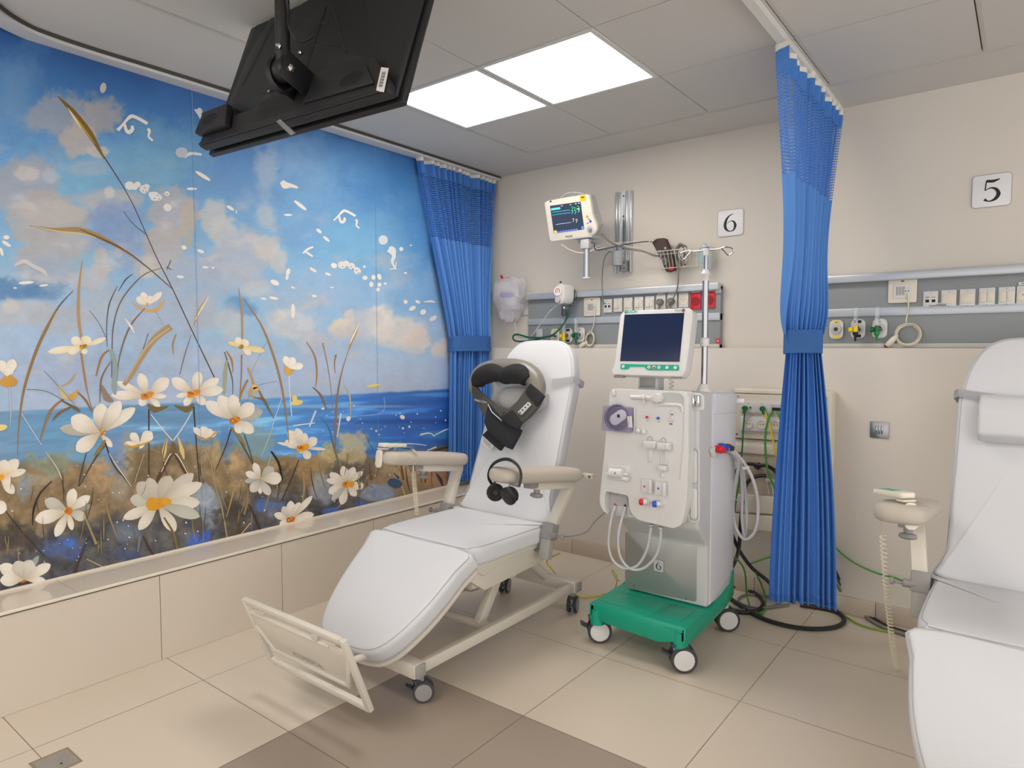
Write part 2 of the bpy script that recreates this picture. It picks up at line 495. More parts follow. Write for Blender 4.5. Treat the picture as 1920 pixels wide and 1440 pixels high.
n1 = fbm(PX, PY, 60, 2); n2 = fbm(PX, PY, 18, 5); n3 = fbm(PX * 0.25, PY, 10, 9); n4 = fbm(PX, PY, 7, 23)
C = mixc(C, '2d6fbe', np.clip(fbm(PX, PY, 180, 11) * 1.4 - 0.1, 0, 0.55) * (zz > 1.5))
C = mixc(C, '7fc0e4', np.clip(fbm(PX, PY, 150, 14) * 1.4 - 0.2, 0, 0.5))
def blob(cx, cy, rx, ry, col, a=0.85, soft=0.25, nz=0.35, rot=0.0):
    global C
    c, s_ = math.cos(math.radians(rot)), math.sin(math.radians(rot))
    ux = (PX - cx) * c + (PY - cy) * s_; uy = -(PX - cx) * s_ + (PY - cy) * c
    d = np.sqrt((ux / rx) ** 2 + (uy / ry) ** 2) + nz * (n1 * 0.8 + n2 * 0.7 + n4 * 0.35)
    t = np.clip((1 + soft - d) / (2 * soft), 0, 1); C = mixc(C, col, t * t * (3 - 2 * t) * a)
CL = [(30, 160, 45, 60, '6f9fd0', .6, .6), (120, 215, 65, 45, 'a0a6b8', .8, .3), (185, 215, 45, 38, 'b2a8a6', .8, .25), (150, 262, 32, 30, 'c0b5b0', .85, .2),
      (185, 285, 22, 12, 'd2c4b4', .8, .15), (300, 290, 90, 60, '6fb0d4', .6, .5), (250, 370, 90, 60, '6fa6cf', .6, .5), (45, 350, 60, 50, 'a2a7b8', .85, .3), (50, 325, 22, 12, 'cfc8c4', .8, .3), (175, 315, 40, 16, 'a8bcd2', .6, .4), (95, 330, 15, 12, 'c0c8d4', .6, .3),
      (95, 430, 78, 62, 'b2afb2', .9, .12), (105, 400, 60, 22, 'bdb8b8', .8, .25), (200, 375, 60, 22, 'b9b6ba', .8, .3), (205, 360, 10, 12, 'd8d2cc', .7, .3), (60, 480, 40, 30, 'aeb0ba', .8, .25), (95, 505, 40, 28, 'a2b2ca', .8, .3),
      (215, 430, 50, 50, '7d99cf', .8, .3), (325, 400, 42, 48, 'adacb2', .85, .2), (352, 420, 14, 42, 'c0b19e', .7, .15), (305, 462, 36, 42, 'b8b2b0', .85, .15), (275, 500, 26, 20, 'd2c8ba', .8, .2), (190, 500, 16, 36, 'c9c2bc', .8, .3), (240, 470, 26, 40, '88a4d2', .6, .3), (330, 500, 40, 30, 'b2b8c4', .6, .4),
      (400, 410, 22, 34, 'bfc3c8', .85, .25), (420, 440, 30, 30, 'c4c6c8', .85, .25), (450, 478, 62, 44, 'b0b9cc', .85, .25), (500, 462, 28, 24, 'cdc6c0', .8, .2), (522, 485, 18, 28, 'c6c4c6', .8, .25), (430, 520, 60, 26, 'b4bccc', .7, .35), (480, 545, 30, 16, 'c8ccd2', .7, .3),
      (500, 320, 24, 42, 'a9bad2', .7, .4), (600, 330, 90, 60, '6aa8e2', .5, .6), (560, 290, 60, 40, '8ab4e2', .5, .5), (720, 330, 80, 60, '3a86d6', .7, .6), (650, 280, 80, 30, '3f86d2', .6, .6), (790, 420, 40, 80, '3f90dc', .6, .5), (660, 460, 90, 50, '6fb8e6', .6, .6), (500, 405, 20, 24, 'bcc4d0', .7, .4),
      (560, 440, 40, 30, '6a9fdc', .6, .5), (600, 540, 70, 40, '98bce4', .7, .5), (360, 560, 60, 60, '9fb4d4', .6, .5), (20, 545, 60, 22, '3f78b6', .7, .25), (75, 545, 50, 18, '4f83bc', .6, .3), (450, 575, 36, 20, '5c96cf', .8, .3),
      (40, 585, 60, 26, 'b9c0cc', .85, .3), (20, 575, 18, 14, 'cfccca', .8, .3), (120, 600, 70, 26, 'aeb8c8', .8, .4), (190, 570, 46, 34, 'b2bccc', .7, .4), (250, 620, 80, 40, 'a6bcdc', .6, .5), (300, 600, 50, 60, 'aab8d2', .6, .5), (380, 590, 40, 36, 'b4bcca', .7, .4), (430, 600, 26, 30, 'c4c8cc', .7, .3),
      (545, 605, 50, 30, 'ccd0d8', .85, .3), (525, 590, 14, 12, 'e2dcd4', .8, .3), (640, 615, 26, 18, 'e6d3c0', .9, .2), (655, 600, 10, 18, 'e8d6c4', .85, .2), (715, 600, 24, 34, 'e8dfd6', .9, .2), (690, 610, 30, 30, 'c9ced8', .8, .3), (750, 622, 50, 30, 'dcd6d2', .9, .25), (785, 640, 26, 24, 'e6d8cc', .85, .2), (835, 652, 30, 18, 'dcd6d0', .85, .2), (820, 655, 16, 12, 'e4d5c6', .8, .2), (740, 550, 40, 26, 'a2c4ea', .7, .4), (790, 560, 60, 30, '74aee6', .7, .5), (700, 690, 150, 34, 'b4c8e8', .7, .5), (520, 690, 110, 34, 'a9c0e6', .6, .5), (160, 700, 130, 40, '9bb0d4', .6, .5)]
for c in CL: blob(*c[:5], a=c[5], soft=c[6], nz=0.5)
# brushwork in the sky
wisp = np.clip(fbm(PX * 0.8, PY * 1.5, 55, 41, 5) * 2.2 - 0.15, 0, 1) * np.clip((2.35 - zz) / 0.3, 0, 1) * np.clip((1000 - PX) / 400, 0.25, 1)
C = mixc(C, 'b4bacb', wisp * 0.55); C = mixc(C, 'd0cccc', np.clip(wisp * 1.6 - 0.9, 0, 1) * 0.6)
C = C * (1 + 0.035 * n2[..., None] + 0.02 * fbm(PX, PY * 2, 9, 21)[..., None])
# sea
hz = 770 - 0.05 * PX + 1.2 * n2
sea = ramp(PX + 25 * n1, [(0, '6e9cc8'), (120, '5f9ccf'), (300, '6296c4'), (480, '5b9ddc'), (620, '3f86dc'), (760, '2a6ad0'), (900, '1d5cc4')])
band = fbm(PX * 0.12, (PY - 0.07 * (900 - PX)) * 1.0, 12, 31)
sea = sea * (1 + 0.16 * band[..., None]); sea = sea + np.clip(band - 0.25, 0, 1)[..., None] * 130 * np.array([.7, .9, 1.0])
t = np.clip((PY - hz) / 4, 0, 1)[..., None]; C = C * (1 - t) + sea * t
for s_ in [(860, 740, 90, 4, '5fb4ea', .6, .5), (760, 790, 140, 5, '1848a8', .6, .5), (600, 762, 160, 3, '9cc8ee', .6, .5), (250, 780, 40, 12, '4f83bc', .7, .4), (640, 835, 90, 10, '56a0e0', .6, .5), (830, 815, 50, 8, '3f9ad8', .7, .5), (60, 800, 70, 20, '5f9ccf', .5, .5)]: blob(*s_[:5], a=s_[5], soft=s_[6], nz=0.2)
# dune grass ground
gb = np.interp(PX, [-200, 0, 60, 110, 180, 240, 300, 360, 430, 500, 560, 620, 700, 760, 860, 950], [880, 880, 860, 850, 868, 838, 828, 820, 825, 856, 850, 835, 850, 842, 825, 828]) + 9 * n1 + 10 * n2
gr = ramp(n1 * 0.6 + n2 * 0.5 + 0.0 * PX, [(-0.8, '5d4c36'), (-0.3, '776347'), (0.0, '8d7450'), (0.4, 'a08560'), (0.9, 'b79a70')])
t = np.clip((PY - gb) / 14, 0, 1)[..., None]; C = C * (1 - t) + gr * t
vb = 1112 - 0.237 * PX
dn = np.clip((PY - (vb - 105 + 30 * n1)) / 50, 0, 0.85)
dk = ramp(n2 + n1 * .5, [(-0.6, '2c2f3b'), (0, '454a5a'), (0.5, '5b5a58'), (0.9, '5a74a0')])
dn = dn * np.interp(PX, [640, 760], [1, 0.15])
C = C * (1 - dn[..., None]) + dk * dn[..., None]
GB = [(190, 888, 24, 30, 'c09a6c', .8, .25), (440, 868, 22, 22, 'c8a36e', .85, .25), (235, 855, 14, 34, 'b9a77e', .8, .3), (405, 850, 10, 26, 'bfa678', .8, .3), (580, 880, 34, 34, 'b8935a', .7, .35), (610, 850, 20, 24, 'd2bd84', .8, .3), (660, 840, 26, 24, 'd6c290', .8, .3), (520, 880, 26, 22, 'b08c58', .7, .4), (770, 880, 60, 30, 'c2a27c', .8, .4), (830, 900, 40, 30, 'c0875c', .8, .3), (740, 920, 50, 24, '9a7c58', .7, .4), (100, 940, 60, 30, '8a6e48', .8, .35), (60, 900, 40, 12, 'b0a082', .7, .3), (45, 915, 14, 18, '8497ad', .7, .3), (300, 905, 50, 20, '7a6848', .6, .4),
      (225, 915, 16, 22, 'b0a690', .7, .4), (395, 950, 26, 30, '8f9db0', .8, .3), (385, 930, 16, 16, 'a9b6c6', .7, .3), (605, 912, 18, 24, 'a4b0c0', .7, .3), (365, 1012, 24, 16, '3c62c8', .9, .25), (112, 1025, 34, 18, '4a62a4', .8, .35), (240, 1000, 26, 16, '6d7f98', .7, .35), (240, 1040, 30, 16, '3e5080', .7, .35), (505, 950, 34, 14, '5573ae', .8, .35), (488, 950, 6, 7, '3a72d2', .9, .3), (700, 925, 26, 12, '8aa6cc', .8, .3), (625, 960, 14, 7, '3d68c8', .8, .3), (680, 945, 12, 5, '3d68c8', .8, .3), (130, 1018, 8, 6, '3f72d8', .8, .3),
      (345, 815, 20, 18, '5f93cc', .6, .4), (215, 845, 18, 40, '6a90cc', .7, .4), (425, 830, 12, 30, '4f82c4', .7, .4), (150, 845, 30, 20, '6ea4cc', .6, .5), (95, 870, 34, 22, '8f9f84', .7, .4), (480, 830, 30, 34, '8fa79a', .6, .4), (30, 1010, 50, 20, '3a3430', .7, .4), (440, 960, 26, 40, '4a3d2c', .7, .4), (545, 905, 22, 30, '5d4f3a', .7, .4), (420, 900, 16, 30, '8a734c', .6, .4), (300, 860, 50, 18, '806a46', .6, .4), (740, 852, 22, 14, '6c7348', .7, .3), (800, 860, 60, 10, '7a6038', .7, .3), (755, 838, 20, 12, '5f9fc8', .7, .3), (870, 850, 20, 14, '6a5a3a', .7, .3)]
for c in GB: blob(*c[:5], a=c[5], soft=c[6], nz=1.1)
C = C * (1 + (0.10 * n2 + 0.14 * n4)[..., None] * (PY > gb)[..., None])
C = np.clip(C, 0, 255) / 255.0
C = C * 0.88 + 0.12 * C.mean(axis=2, keepdims=True); C = C * 0.95 + 0.02
Cl = np.where(C <= 0.04045, C / 12.92, ((C + 0.055) / 1.055) ** 2.4)
verts = np.stack([np.full(Yg.shape, XMUR), Yg, Zg], -1).reshape(-1, 3)
ii = np.arange((NU - 1) * NV).reshape(NU - 1, NV)[:, :-1].ravel()
quads = np.stack([ii, ii + NV, ii + NV + 1, ii + 1], -1)
vcols = np.concatenate([Cl.reshape(-1, 3), np.ones((NU * NV, 1))], 1)

# painted strokes and flowers lie as thin paint films on the board
PV, PF, PC = [], [], []
LV = [0]
def lv(): LV[0] += 1; return 0.00025 + (LV[0] % 60) * 0.00004
def hexl(c): return (*lin(c), 1.0)
def addpoly(pts, cols, lift):
    n0 = len(PV)
    for (x, y), c in zip(pts, cols): PV.append(mur(x, y, lift)); PC.append(c)
    return n0
def rib(pts, ws, col, col2=None, n=6):
    P = smooth([(p[0], p[1], 0) for p in pts], n) if len(pts) > 2 else [Vector((*p, 0)) for p in pts]
    L = lv(); c0 = hexl(col); c1 = hexl(col2 or col)
    if not isinstance(ws, (list, tuple)): ws = [ws, ws]
    prev = None
    for i, p in enumerate(P):
        f = i / (len(P) - 1); t = f * (len(ws) - 1); k = min(int(t), len(ws) - 2); wd = (ws[k] + (ws[k + 1] - ws[k]) * (t - k)) / 2
        d = (P[min(i + 1, len(P) - 1)] - P[max(i - 1, 0)]).normalized(); nx, ny = -d.y * wd, d.x * wd
        c = tuple(c0[q] + (c1[q] - c0[q]) * f for q in range(4))
        a = addpoly([(p.x + nx, p.y + ny), (p.x - nx, p.y - ny)], [c, c], L)
        if prev is not None: PF.append((prev, prev + 1, a + 1, a))
        prev = a
def dab(x, y, rx, ry, col, rot=0, n=10):
    L = lv(); c = hexl(col); cs, sn = math.cos(math.radians(rot)), math.sin(math.radians(rot))
    pts = [(x + rx * math.cos(2 * PI * k / n) * cs - ry * math.sin(2 * PI * k / n) * sn, y + rx * math.cos(2 * PI * k / n) * sn + ry * math.sin(2 * PI * k / n) * cs) for k in range(n)]
    a = addpoly(pts, [c] * n, L); PF.append(tuple(range(a, a + n)))
def petal(bx, by, tx, ty, wd, cin='c9bca4', cout='ece5da', notch=0.0, bend=0.0):
    L = lv(); ci, co = hexl(cin), hexl(cout)
    dx, dy = tx - bx, ty - by; l = math.hypot(dx, dy); ux, uy = dx / l, dy / l; nx, ny = -uy, ux
    prof = [(0, .10), (.12, .26), (.3, .62), (.5, .92), (.65, 1.0), (.8, .9), (.92, .58), (1.0, .14)]
    prev = None
    for t, ww in prof:
        c = tuple(ci[q] + (co[q] - ci[q]) * min(1, t * 1.6) for q in range(4))
        off = bend * math.sin(PI * t)
        X, Y = bx + dx * t + nx * off, by + dy * t + ny * off; hw = wd / 2 * ww
        c2 = tuple(v * 0.9 for v in c[:3]) + (1,)
        a = addpoly([(X + nx * hw, Y + ny * hw), (X, Y), (X - nx * hw, Y - ny * hw)], [c, c, c2], L)
        if prev is not None: PF.append((prev, prev + 1, a + 1, a)); PF.append((prev + 1, prev + 2, a + 2, a + 1))
        prev = a
def flower(cx, cy, tips, core=(8, 5), ccol='d9891f', cin='bfae90', cout='e9e1d4', ch=None):
    for t in tips:
        petal(cx, cy, t[0], t[1], t[2], t[3] if len(t) > 3 else cin, t[4] if len(t) > 4 else cout)
    if core[0]:
        dab(cx, cy, core[0], core[1], ccol, -25); dab(cx - core[0] * .4, cy - 1, core[0] * .5, core[1] * .5, 'b06012', 10)
        for k in range(5): dab(cx + rs.uniform(-1, 1) * core[0], cy + rs.uniform(-1, 1) * core[1], 1.6, 1.1, 'f0b440')
# --- grasses and stems
OC, TN, BR, DK, CR, WH = '9a7c4c', 'b09468', '74552f', '33291f', 'd2c4a2', 'e8e2da'
for p, w_, c in [
    ([(108, 180), (150, 228), (197, 297), (245, 375), (290, 475), (325, 545), (360, 620), (402, 708)], [1.2, 2.2, 2.4, 1.6, 1.8, 2, 2, 2.2], '4a3c30'),
    ([(108, 180), (135, 208), (168, 250), (196, 298)], [1, 10, 12, 2], '7a5a20'), ([(125, 200), (150, 232), (178, 270)], [1, 4, 1], 'b5a02c'), ([(128, 204), (140, 222), (152, 240)], [1, 4, 1], 'e2dcc0'),
    ([(55, 423), (100, 431), (150, 432), (195, 448), (240, 475), (285, 508), (322, 541)], [1, 7, 12, 9, 4, 2.2, 1.4], '9c8357'), ([(60, 424), (110, 434), (150, 438), (180, 446)], [1, 3, 4, 1], 'c8b890'), ([(150, 430), (200, 452), (250, 480), (322, 541)], [1, 3, 2, 1.2], '5a4028'),
    ([(304, 502), (270, 515), (240, 545), (222, 575), (212, 615), (210, 660), (209, 708)], [1, 2, 2.4, 2.4, 2.4, 2, 1.5], '6c5a4c'), ([(248, 514), (235, 525), (222, 546)], [1, 2.4, 1], '3a3a34'), ([(220, 537), (205, 570), (200, 610), (201, 650)], [1, 2.4, 1.6, 1], '4a4a40'),
    ([(232, 396), (248, 418), (277, 442)], [.8, 1.2, 1.4], '4c4038'), ([(320, 488), (313, 506)], [1.6, 1.4], '5a3a28'), ([(312, 500), (321, 506)], 1.4, '5a3a28'),
    ([(137, 545), (110, 575), (85, 620), (65, 665), (45, 730), (36, 790), (32, 855)], [1.2, 3, 6, 6, 5, 3, 1], '8f7040'), ([(137, 545), (118, 565), (105, 582)], [1, 3, 3], '5c6468'),
    ([(154, 487), (148, 540), (147, 590), (152, 632)], [1, 5, 6, 5], 'ae8f66'), ([(152, 662), (160, 715), (165, 740), (174, 776)], [4, 4, 2, 1.4], 'a47a48'),
    ([(168, 583), (185, 605), (200, 635)], 1, '6a625a'), ([(272, 578), (248, 605), (232, 640), (222, 680), (220, 710)], [1.4, 3, 3, 2, 1], '7b6240'), ([(233, 596), (245, 612), (252, 625)], [1, 5, 1], 'e6ded2'), ([(290, 582), (300, 598), (306, 612)], .9, '9aa4a8'),
    ([(320, 612), (290, 635), (265, 670), (248, 700), (232, 722)], [14, 12, 10, 9, 8], 'a8906c'), ([(318, 615), (275, 650), (235, 715)], [2, 3, 2], 'c4ae88'), ([(330, 627), (324, 645), (325, 665)], [3, 3, 1], 'a87c4c'), ([(278, 625), (268, 655)], 1.2, '4c4c48'),
    ([(391, 556), (375, 580), (362, 612)], [1, 7, 1], 'b59a68'), ([(391, 556), (378, 578), (366, 600)], [1, 3, 1], 'e2dccf'), ([(358, 628), (345, 670), (337, 702)], [1, 2, 1.4], '8a6a4a'),
    ([(447, 540), (453, 580), (454, 635)], [1, 4, 3], 'ae8a66'), ([(453, 665), (452, 710), (448, 757)], [3, 2.4, 1], 'a47a48'), ([(458, 562), (490, 610), (512, 665), (527, 720), (538, 790), (541, 830)], [1, 3, 4, 4, 2.4, 1], 'a07c4c'),
    ([(574, 640), (590, 668), (594, 700), (591, 728)], [1, 3, 3, 1], 'a17a4a'), ([(605, 643), (615, 690), (622, 745), (626, 800)], [3, 2, 1, .8], 'ab8c6c'), ([(630, 665), (627, 680), (628, 700)], [3, 2, 1], 'a4703e'),
    ([(673, 607), (665, 625), (652, 660)], [1, 6, 1], 'b8874c'), ([(673, 607), (663, 628), (656, 644)], [1, 3, 1], 'f0e8dc'), ([(652, 660), (640, 700), (632, 745), (629, 800), (628, 850)], [1, 2, 4, 4, 2], '8f7458'), ([(643, 720), (655, 742), (657, 778)], [1, 3, 1.4], 'cbb088'), ([(585, 725), (602, 742), (612, 768)], [1, 4, 1], '8a6430'),
    ([(204, 656), (190, 670), (180, 705)], [3, 4, 2], '9c7038'), ([(207, 678), (190, 710), (187, 755)], [1.4, 3, 1.4], '7c6448'), ([(208, 655), (216, 690), (214, 725), (216, 740)], [6, 9, 9, 4], '8fa0a2'), ([(190, 722), (200, 745), (212, 752)], [3, 14, 4], '8c7c6c'),
    ([(130, 740), (95, 770), (75, 825)], [2, 5, 2], '9a7040'), ([(135, 762), (110, 775), (98, 790)], [3, 5, 1], '7a5a2c'), ([(114, 750), (140, 765), (150, 772)], [2, 6, 2], '6f5c30'), ([(142, 700), (128, 718), (112, 724)], [2, 3, 1], 'c49a58'), ([(110, 722), (120, 742), (128, 745)], [3, 12, 5], 'c9b68a'), ([(146, 732), (135, 745), (126, 742)], [5, 12, 4], 'd3a14c'), ([(145, 735), (160, 750), (172, 772)], [2, 4, 1], '8a6230'),
    ([(82, 695), (110, 725), (150, 770)], 1, '70706c'), ([(50, 730), (90, 735), (140, 765)], 1, '5a5a54'), ([(40, 775), (62, 810), (78, 835)], [1.4, 1.6, 1], 'c6ccd0'), ([(17, 725), (20, 770), (18, 800)], [2.4, 2.4, 1], 'b4bcc4'),
    ([(465, 690), (475, 720), (468, 738), (480, 745)], [3, 4, 6, 1], 'c49a58'), ([(464, 712), (453, 735), (448, 755)], [4, 4, 1], 'a07c44'), ([(470, 722), (480, 728), (473, 733)], [3, 12, 4], 'dcb468'), ([(485, 732), (497, 755), (514, 785)], [3, 4, 1], '8a6a3c'), ([(475, 745), (495, 750), (505, 770)], [1, 4, 1], '75603a'), ([(520, 715), (480, 725), (462, 755)], 1, '76808a'), ([(500, 640), (470, 700)], .8, '7a8494'), ([(421, 660), (430, 690), (436, 715), (436, 745)], [2, 3, 2, 1], '5d5a44'), ([(425, 675), (422, 700), (420, 740)], [4, 9, 5], 'a0a28e'), ([(424, 658), (434, 675), (437, 700)], [2, 4, 1], 'a8743c'),
    ([(542, 705), (544, 745), (547, 780)], 1.6, 'dbe2ea'), ([(529, 745), (515, 785), (510, 800)], 1.2, 'c8d4e0'), ([(600, 782), (615, 800), (625, 835), (635, 870)], [1, 2, 3, 2], '4f6878'), ([(720, 745), (712, 775), (622, 782)], .9, '9cc2e6'), ([(660, 690), (650, 720)], .8, 'a8bcd8'), ([(550, 798), (590, 793)], 1.8, 'e4e8ec'), ([(592, 770), (580, 800)], [3, 3], 'd4d8dc'), ([(639, 775), (632, 820)], [3, 2], 'd4dce4'), ([(724, 842), (760, 832), (800, 835)], [1, 2, 1], 'e4e2de'), ([(680, 806), (700, 845)], .9, '3f5a70'), ([(508, 850), (500, 885), (492, 910)], [1, 2, 1], 'b6c0a0'),
    ([(279, 767), (279, 830), (279, 905)], [3, 2.2, 2], '3c2f22'), ([(363, 762), (368, 830), (374, 905)], [3, 2.2, 2], '3c2f22'), ([(283, 777), (305, 805), (323, 826)], [1.6, 2, 2], 'ded8ca'), ([(360, 772), (342, 802), (325, 826)], [1.6, 2, 2], 'ded8ca'), ([(277, 757), (290, 768), (315, 762)], [3, 12, 2], '75602f'), ([(363, 757), (350, 768), (327, 760)], [3, 12, 2], '75602f'),
    ([(313, 818), (308, 845), (306, 862)], [1, 9, 1], 'd8be84'), ([(333, 818), (341, 845), (345, 862)], [1, 9, 1], 'd8be84'), ([(313, 818), (306, 850), (306, 862)], [1, 2, 1], '6a4a28'), ([(325, 846), (300, 890), (290, 910)], [4, 8, 2], '5c3a28'), ([(325, 846), (345, 880), (358, 905)], [4, 8, 2], '5c3a28'), ([(302, 885), (325, 848), (352, 888)], [1.4, 2, 1.4], 'e2dccc'), ([(325, 830), (325, 850)], [6, 14], '6f5a3c'),
    ([(197, 830), (212, 870), (232, 895), (246, 912)], [3, 2, 2, 2], '2c2824'), ([(204, 850), (222, 878), (246, 912)], [1, 1.6, 1], 'e0dcd4'), ([(195, 835), (175, 865), (148, 912)], [5, 3, 2.4], '4f4634'), ([(162, 848), (152, 885), (147, 912)], [1.6, 2, 2], '2e3c44'), ([(197, 825), (185, 845), (175, 855)], [4, 8, 1], '8a7440'),
    ([(433, 805), (420, 845), (402, 885)], [2.4, 1.6, 1.4], '35302a'), ([(425, 825), (403, 880), (402, 905), (415, 950), (426, 1010)], [1, 2, 2.4, 3, 3], 'a08e60'), ([(437, 803), (455, 835), (474, 870)], [4, 3, 2.4], '5c5434'), ([(458, 815), (468, 845), (474, 866)], 1.6, '2c4a5c'), ([(432, 800), (450, 822), (460, 835)], [3, 7, 1], '8c7a44'), ([(512, 800), (500, 830), (490, 855)], [1, 2, 1], 'b8c0a8'),
    ([(85, 847), (105, 875), (118, 903)], [1, 2, 2], 'd0ccb2'), ([(97, 902), (75, 925), (63, 955), (61, 985)], [2, 3, 4, 1.4], '1f1c1a'), ([(10, 958), (40, 995), (85, 1045)], [1.6, 1.6, 1.6], '2a2420'), ([(160, 972), (172, 1000), (180, 1020)], [4, 4, 6], '98895c'), ([(167, 1005), (150, 1045), (140, 1075)], [2, 4, 6], '4a2e26'), ([(196, 938), (205, 970), (220, 1010)], [2, 4, 1], '96825a'), ([(262, 1005), (258, 1035)], [6, 3], '75786c'), ([(268, 1005), (278, 1025), (290, 1045)], [2, 4, 5], '4a2e28'), ([(307, 970), (325, 1000), (332, 1030)], [3, 5, 5], '75663c'), ([(162, 1048), (195, 1064)], [1, 1.6], 'd8c69c'),
    ([(378, 832), (395, 870), (400, 900)], 1.2, 'bca878'), ([(442, 898), (435, 930), (424, 970)], [2, 3, 1], 'b0945c'), ([(465, 915), (462, 945), (457, 965)], [3, 4, 4], '8e7a50'), ([(466, 945), (478, 970), (488, 995)], [2, 4, 5], '4a2e22'), ([(470, 980), (450, 1003)], 1.4, 'd8c69c'), ([(460, 985), (438, 1006)], 1.6, '7a4428'), ([(560, 862), (545, 900), (528, 938)], 1.6, '3a3028'), ([(508, 846), (522, 868), (529, 900)], [3, 4, 2], '16161a'), ([(565, 880), (570, 910), (567, 938)], [1, 5, 2], 'a58a58'), ([(270, 850), (260, 880), (252, 905)], 1.4, 'b6a070'), ([(630, 850), (640, 875), (640, 880)], [2, 3, 1], '8a8458'),
    ([(692, 868), (696, 900)], [1, 5], '6e4a26'), ([(715, 862), (705, 895)], [6, 3], '8a6228'), ([(751, 862), (756, 900)], [2, 6], '7c4c22'), ([(765, 860), (770, 885)], [4, 2], '9c6a3c'), ([(776, 860), (788, 880), (790, 905)], [1, 3, 2], '7a4a22'), ([(800, 875), (797, 905)], [2, 4], '7c4c22'), ([(735, 885), (750, 905), (760, 930)], 1.2, 'd6c8a4'), ([(738, 887), (748, 897)], [2, 5], '2d4a62'), ([(816, 885), (826, 900), (830, 912)], [2, 7, 2], '3a444c'), ([(848, 870), (846, 905)], 1.4, 'c8b48a'), ([(682, 905), (700, 915)], 1, '2f2a20'), ([(800, 850), (825, 842), (850, 836)], [1, 4, 2], '4f3c20'), ([(788, 815), (805, 812), (815, 818)], [3, 2, 1.4], 'e8e4dc'), ([(812, 818), (835, 806), (860, 800)], [1, 3, 1.4], 'dfe4e8'), ([(800, 845), (818, 838)], [2, 3], 'e0d8cc')]:
    rib(p, w_, c)
for k in range(70):   # loose blades in the dune
    x = rs.uniform(0, 860); yb = 1105 - .237 * x; y0 = rs.uniform(870 - .03 * x, yb - 30); l = rs.uniform(20, 60); dx = rs.uniform(-14, 14)
    rib([(x, y0), (x + dx * .3, y0 + l * .5), (x + dx, min(y0 + l, yb))], [.6, rs.uniform(1, 2.4), .8], ['6a5636', '8f7a4e', '4a3c28', 'a5916a', '5c5a3a'][k % 5])
for k in range(90):
    x = rs.uniform(0, 860); y = rs.uniform(860, 1090 - .237 * x)
    dab(x, y, rs.uniform(.8, 2.4), rs.uniform(.6, 1.6), ['d8d2c6', 'c2ccd8', 'e2dccc'][k % 3], rs.uniform(0, 180), 7)
# --- flowers
cw, cg = 'ece5da', 'bdb8ac'
flower(188, 812, [(112, 803, 22, 'a8a498', 'b4b2a8'), (143, 845, 28), (133, 783, 34), (225, 752, 26, 'a79570'), (190, 757, 30, '9c8a66'), (253, 765, 22), (210, 838, 12)], (12, 6), 'c8751a')
flower(276, 742, [(218, 716, 14), (262, 700, 20), (316, 710, 24), (209, 741, 18), (312, 743, 10, 'd8a860'), (300, 762, 12), (262, 760, 16)], (14, 6), 'd48a24', 'c2ac88')
flower(363, 738, [(322, 710, 22), (373, 697, 20), (410, 710, 18), (330, 743, 10, 'd8a860'), (418, 730, 20), (345, 760, 14), (385, 758, 16)], (14, 6), 'd48a24', 'c2ac88')
flower(440, 788, [(492, 770, 22, 'a8a498', 'b4b2a8'), (385, 754, 24), (410, 742, 26), (436, 740, 26, '9c8a66'), (475, 757, 26), (475, 810, 22), (452, 812, 18)], (11, 6), 'c8751a')
flower(262, 832, [(232, 832, 10), (245, 812, 16), (284, 810, 22), (268, 838, 14)], (0, 0), cin='e2d2b0'); rib([(232, 830), (250, 838), (285, 826)], [1, 4, 2], 'c8962e')
flower(385, 822, [(362, 802, 12), (378, 800, 20), (395, 804, 16), (406, 810, 10)], (0, 0), cin='e2d2b0'); rib([(365, 815), (385, 824), (408, 808)], [2, 4, 3], 'c8962e')
flower(568, 840, [(520, 830, 6), (610, 842, 6), (540, 808, 18), (556, 803, 18), (572, 812, 14), (594, 822, 18), (534, 828, 16), (580, 860, 16), (560, 848, 12)], (13, 6), 'e09c1a')
flower(128, 958, [(84, 938, 24, 'a8a498', 'c4c0b4'), (172, 948, 12, '8a8878', '9a9888'), (66, 975, 26), (138, 916, 20), (168, 930, 18), (160, 972, 20, 'a8a698', 'cfcabc'), (104, 1006, 18), (135, 994, 12)], (8, 8), 'c4781c')
flower(296, 945, [(244, 935, 26, 'b4ac98', 'c8c4b6'), (258, 905, 30, 'a8a28e', 'c4beb0'), (278, 896, 24, 'b8ae9c', 'c8c0b4'), (318, 892, 30, 'b0a48c', 'c9c0b0'), (362, 888, 26, 'b0a48c', 'cfc8ba'), (378, 906, 24), (374, 942, 26), (374, 968, 24, 'a4a496', 'c6c4b8'), (231, 972, 20), (260, 993, 20), (328, 996, 24)], (18, 10), 'd6951c', 'b8ae94', 'e2dacb')
dab(285, 945, 12, 13, 'd6981e', 10); dab(312, 940, 10, 7, 'dba030', 20)
flower(488, 898, [(458, 903, 10, '9c9c92', 'b4b4ac'), (476, 868, 14), (460, 886, 14), (512, 876, 20, 'a4a296', 'c0bdb2'), (528, 896, 24), (470, 922, 18, 'a8a698', 'd2cdc2'), (505, 928, 16, 'a8a698', 'd2cdc2'), (488, 926, 10)], (7, 6), 'c46a1c')
flower(650, 908, [(618, 888, 16), (612, 900, 12), (643, 874, 16), (664, 876, 16), (680, 884, 12), (683, 912, 16), (668, 930, 14), (640, 946, 16), (616, 924, 18), (622, 938, 12, 'a8a698', 'c4c0b4')], (9, 6), 'd8901e')
dab(658, 908, 6, 6, 'dc9a24')
flower(545, 974, [(514, 964, 14), (530, 950, 16, 'a8a698', 'd2cdc2'), (545, 939, 16), (562, 942, 14), (585, 930, 12), (588, 964, 16), (524, 984, 12), (570, 972, 14)], (9, 5), 'c4681a')
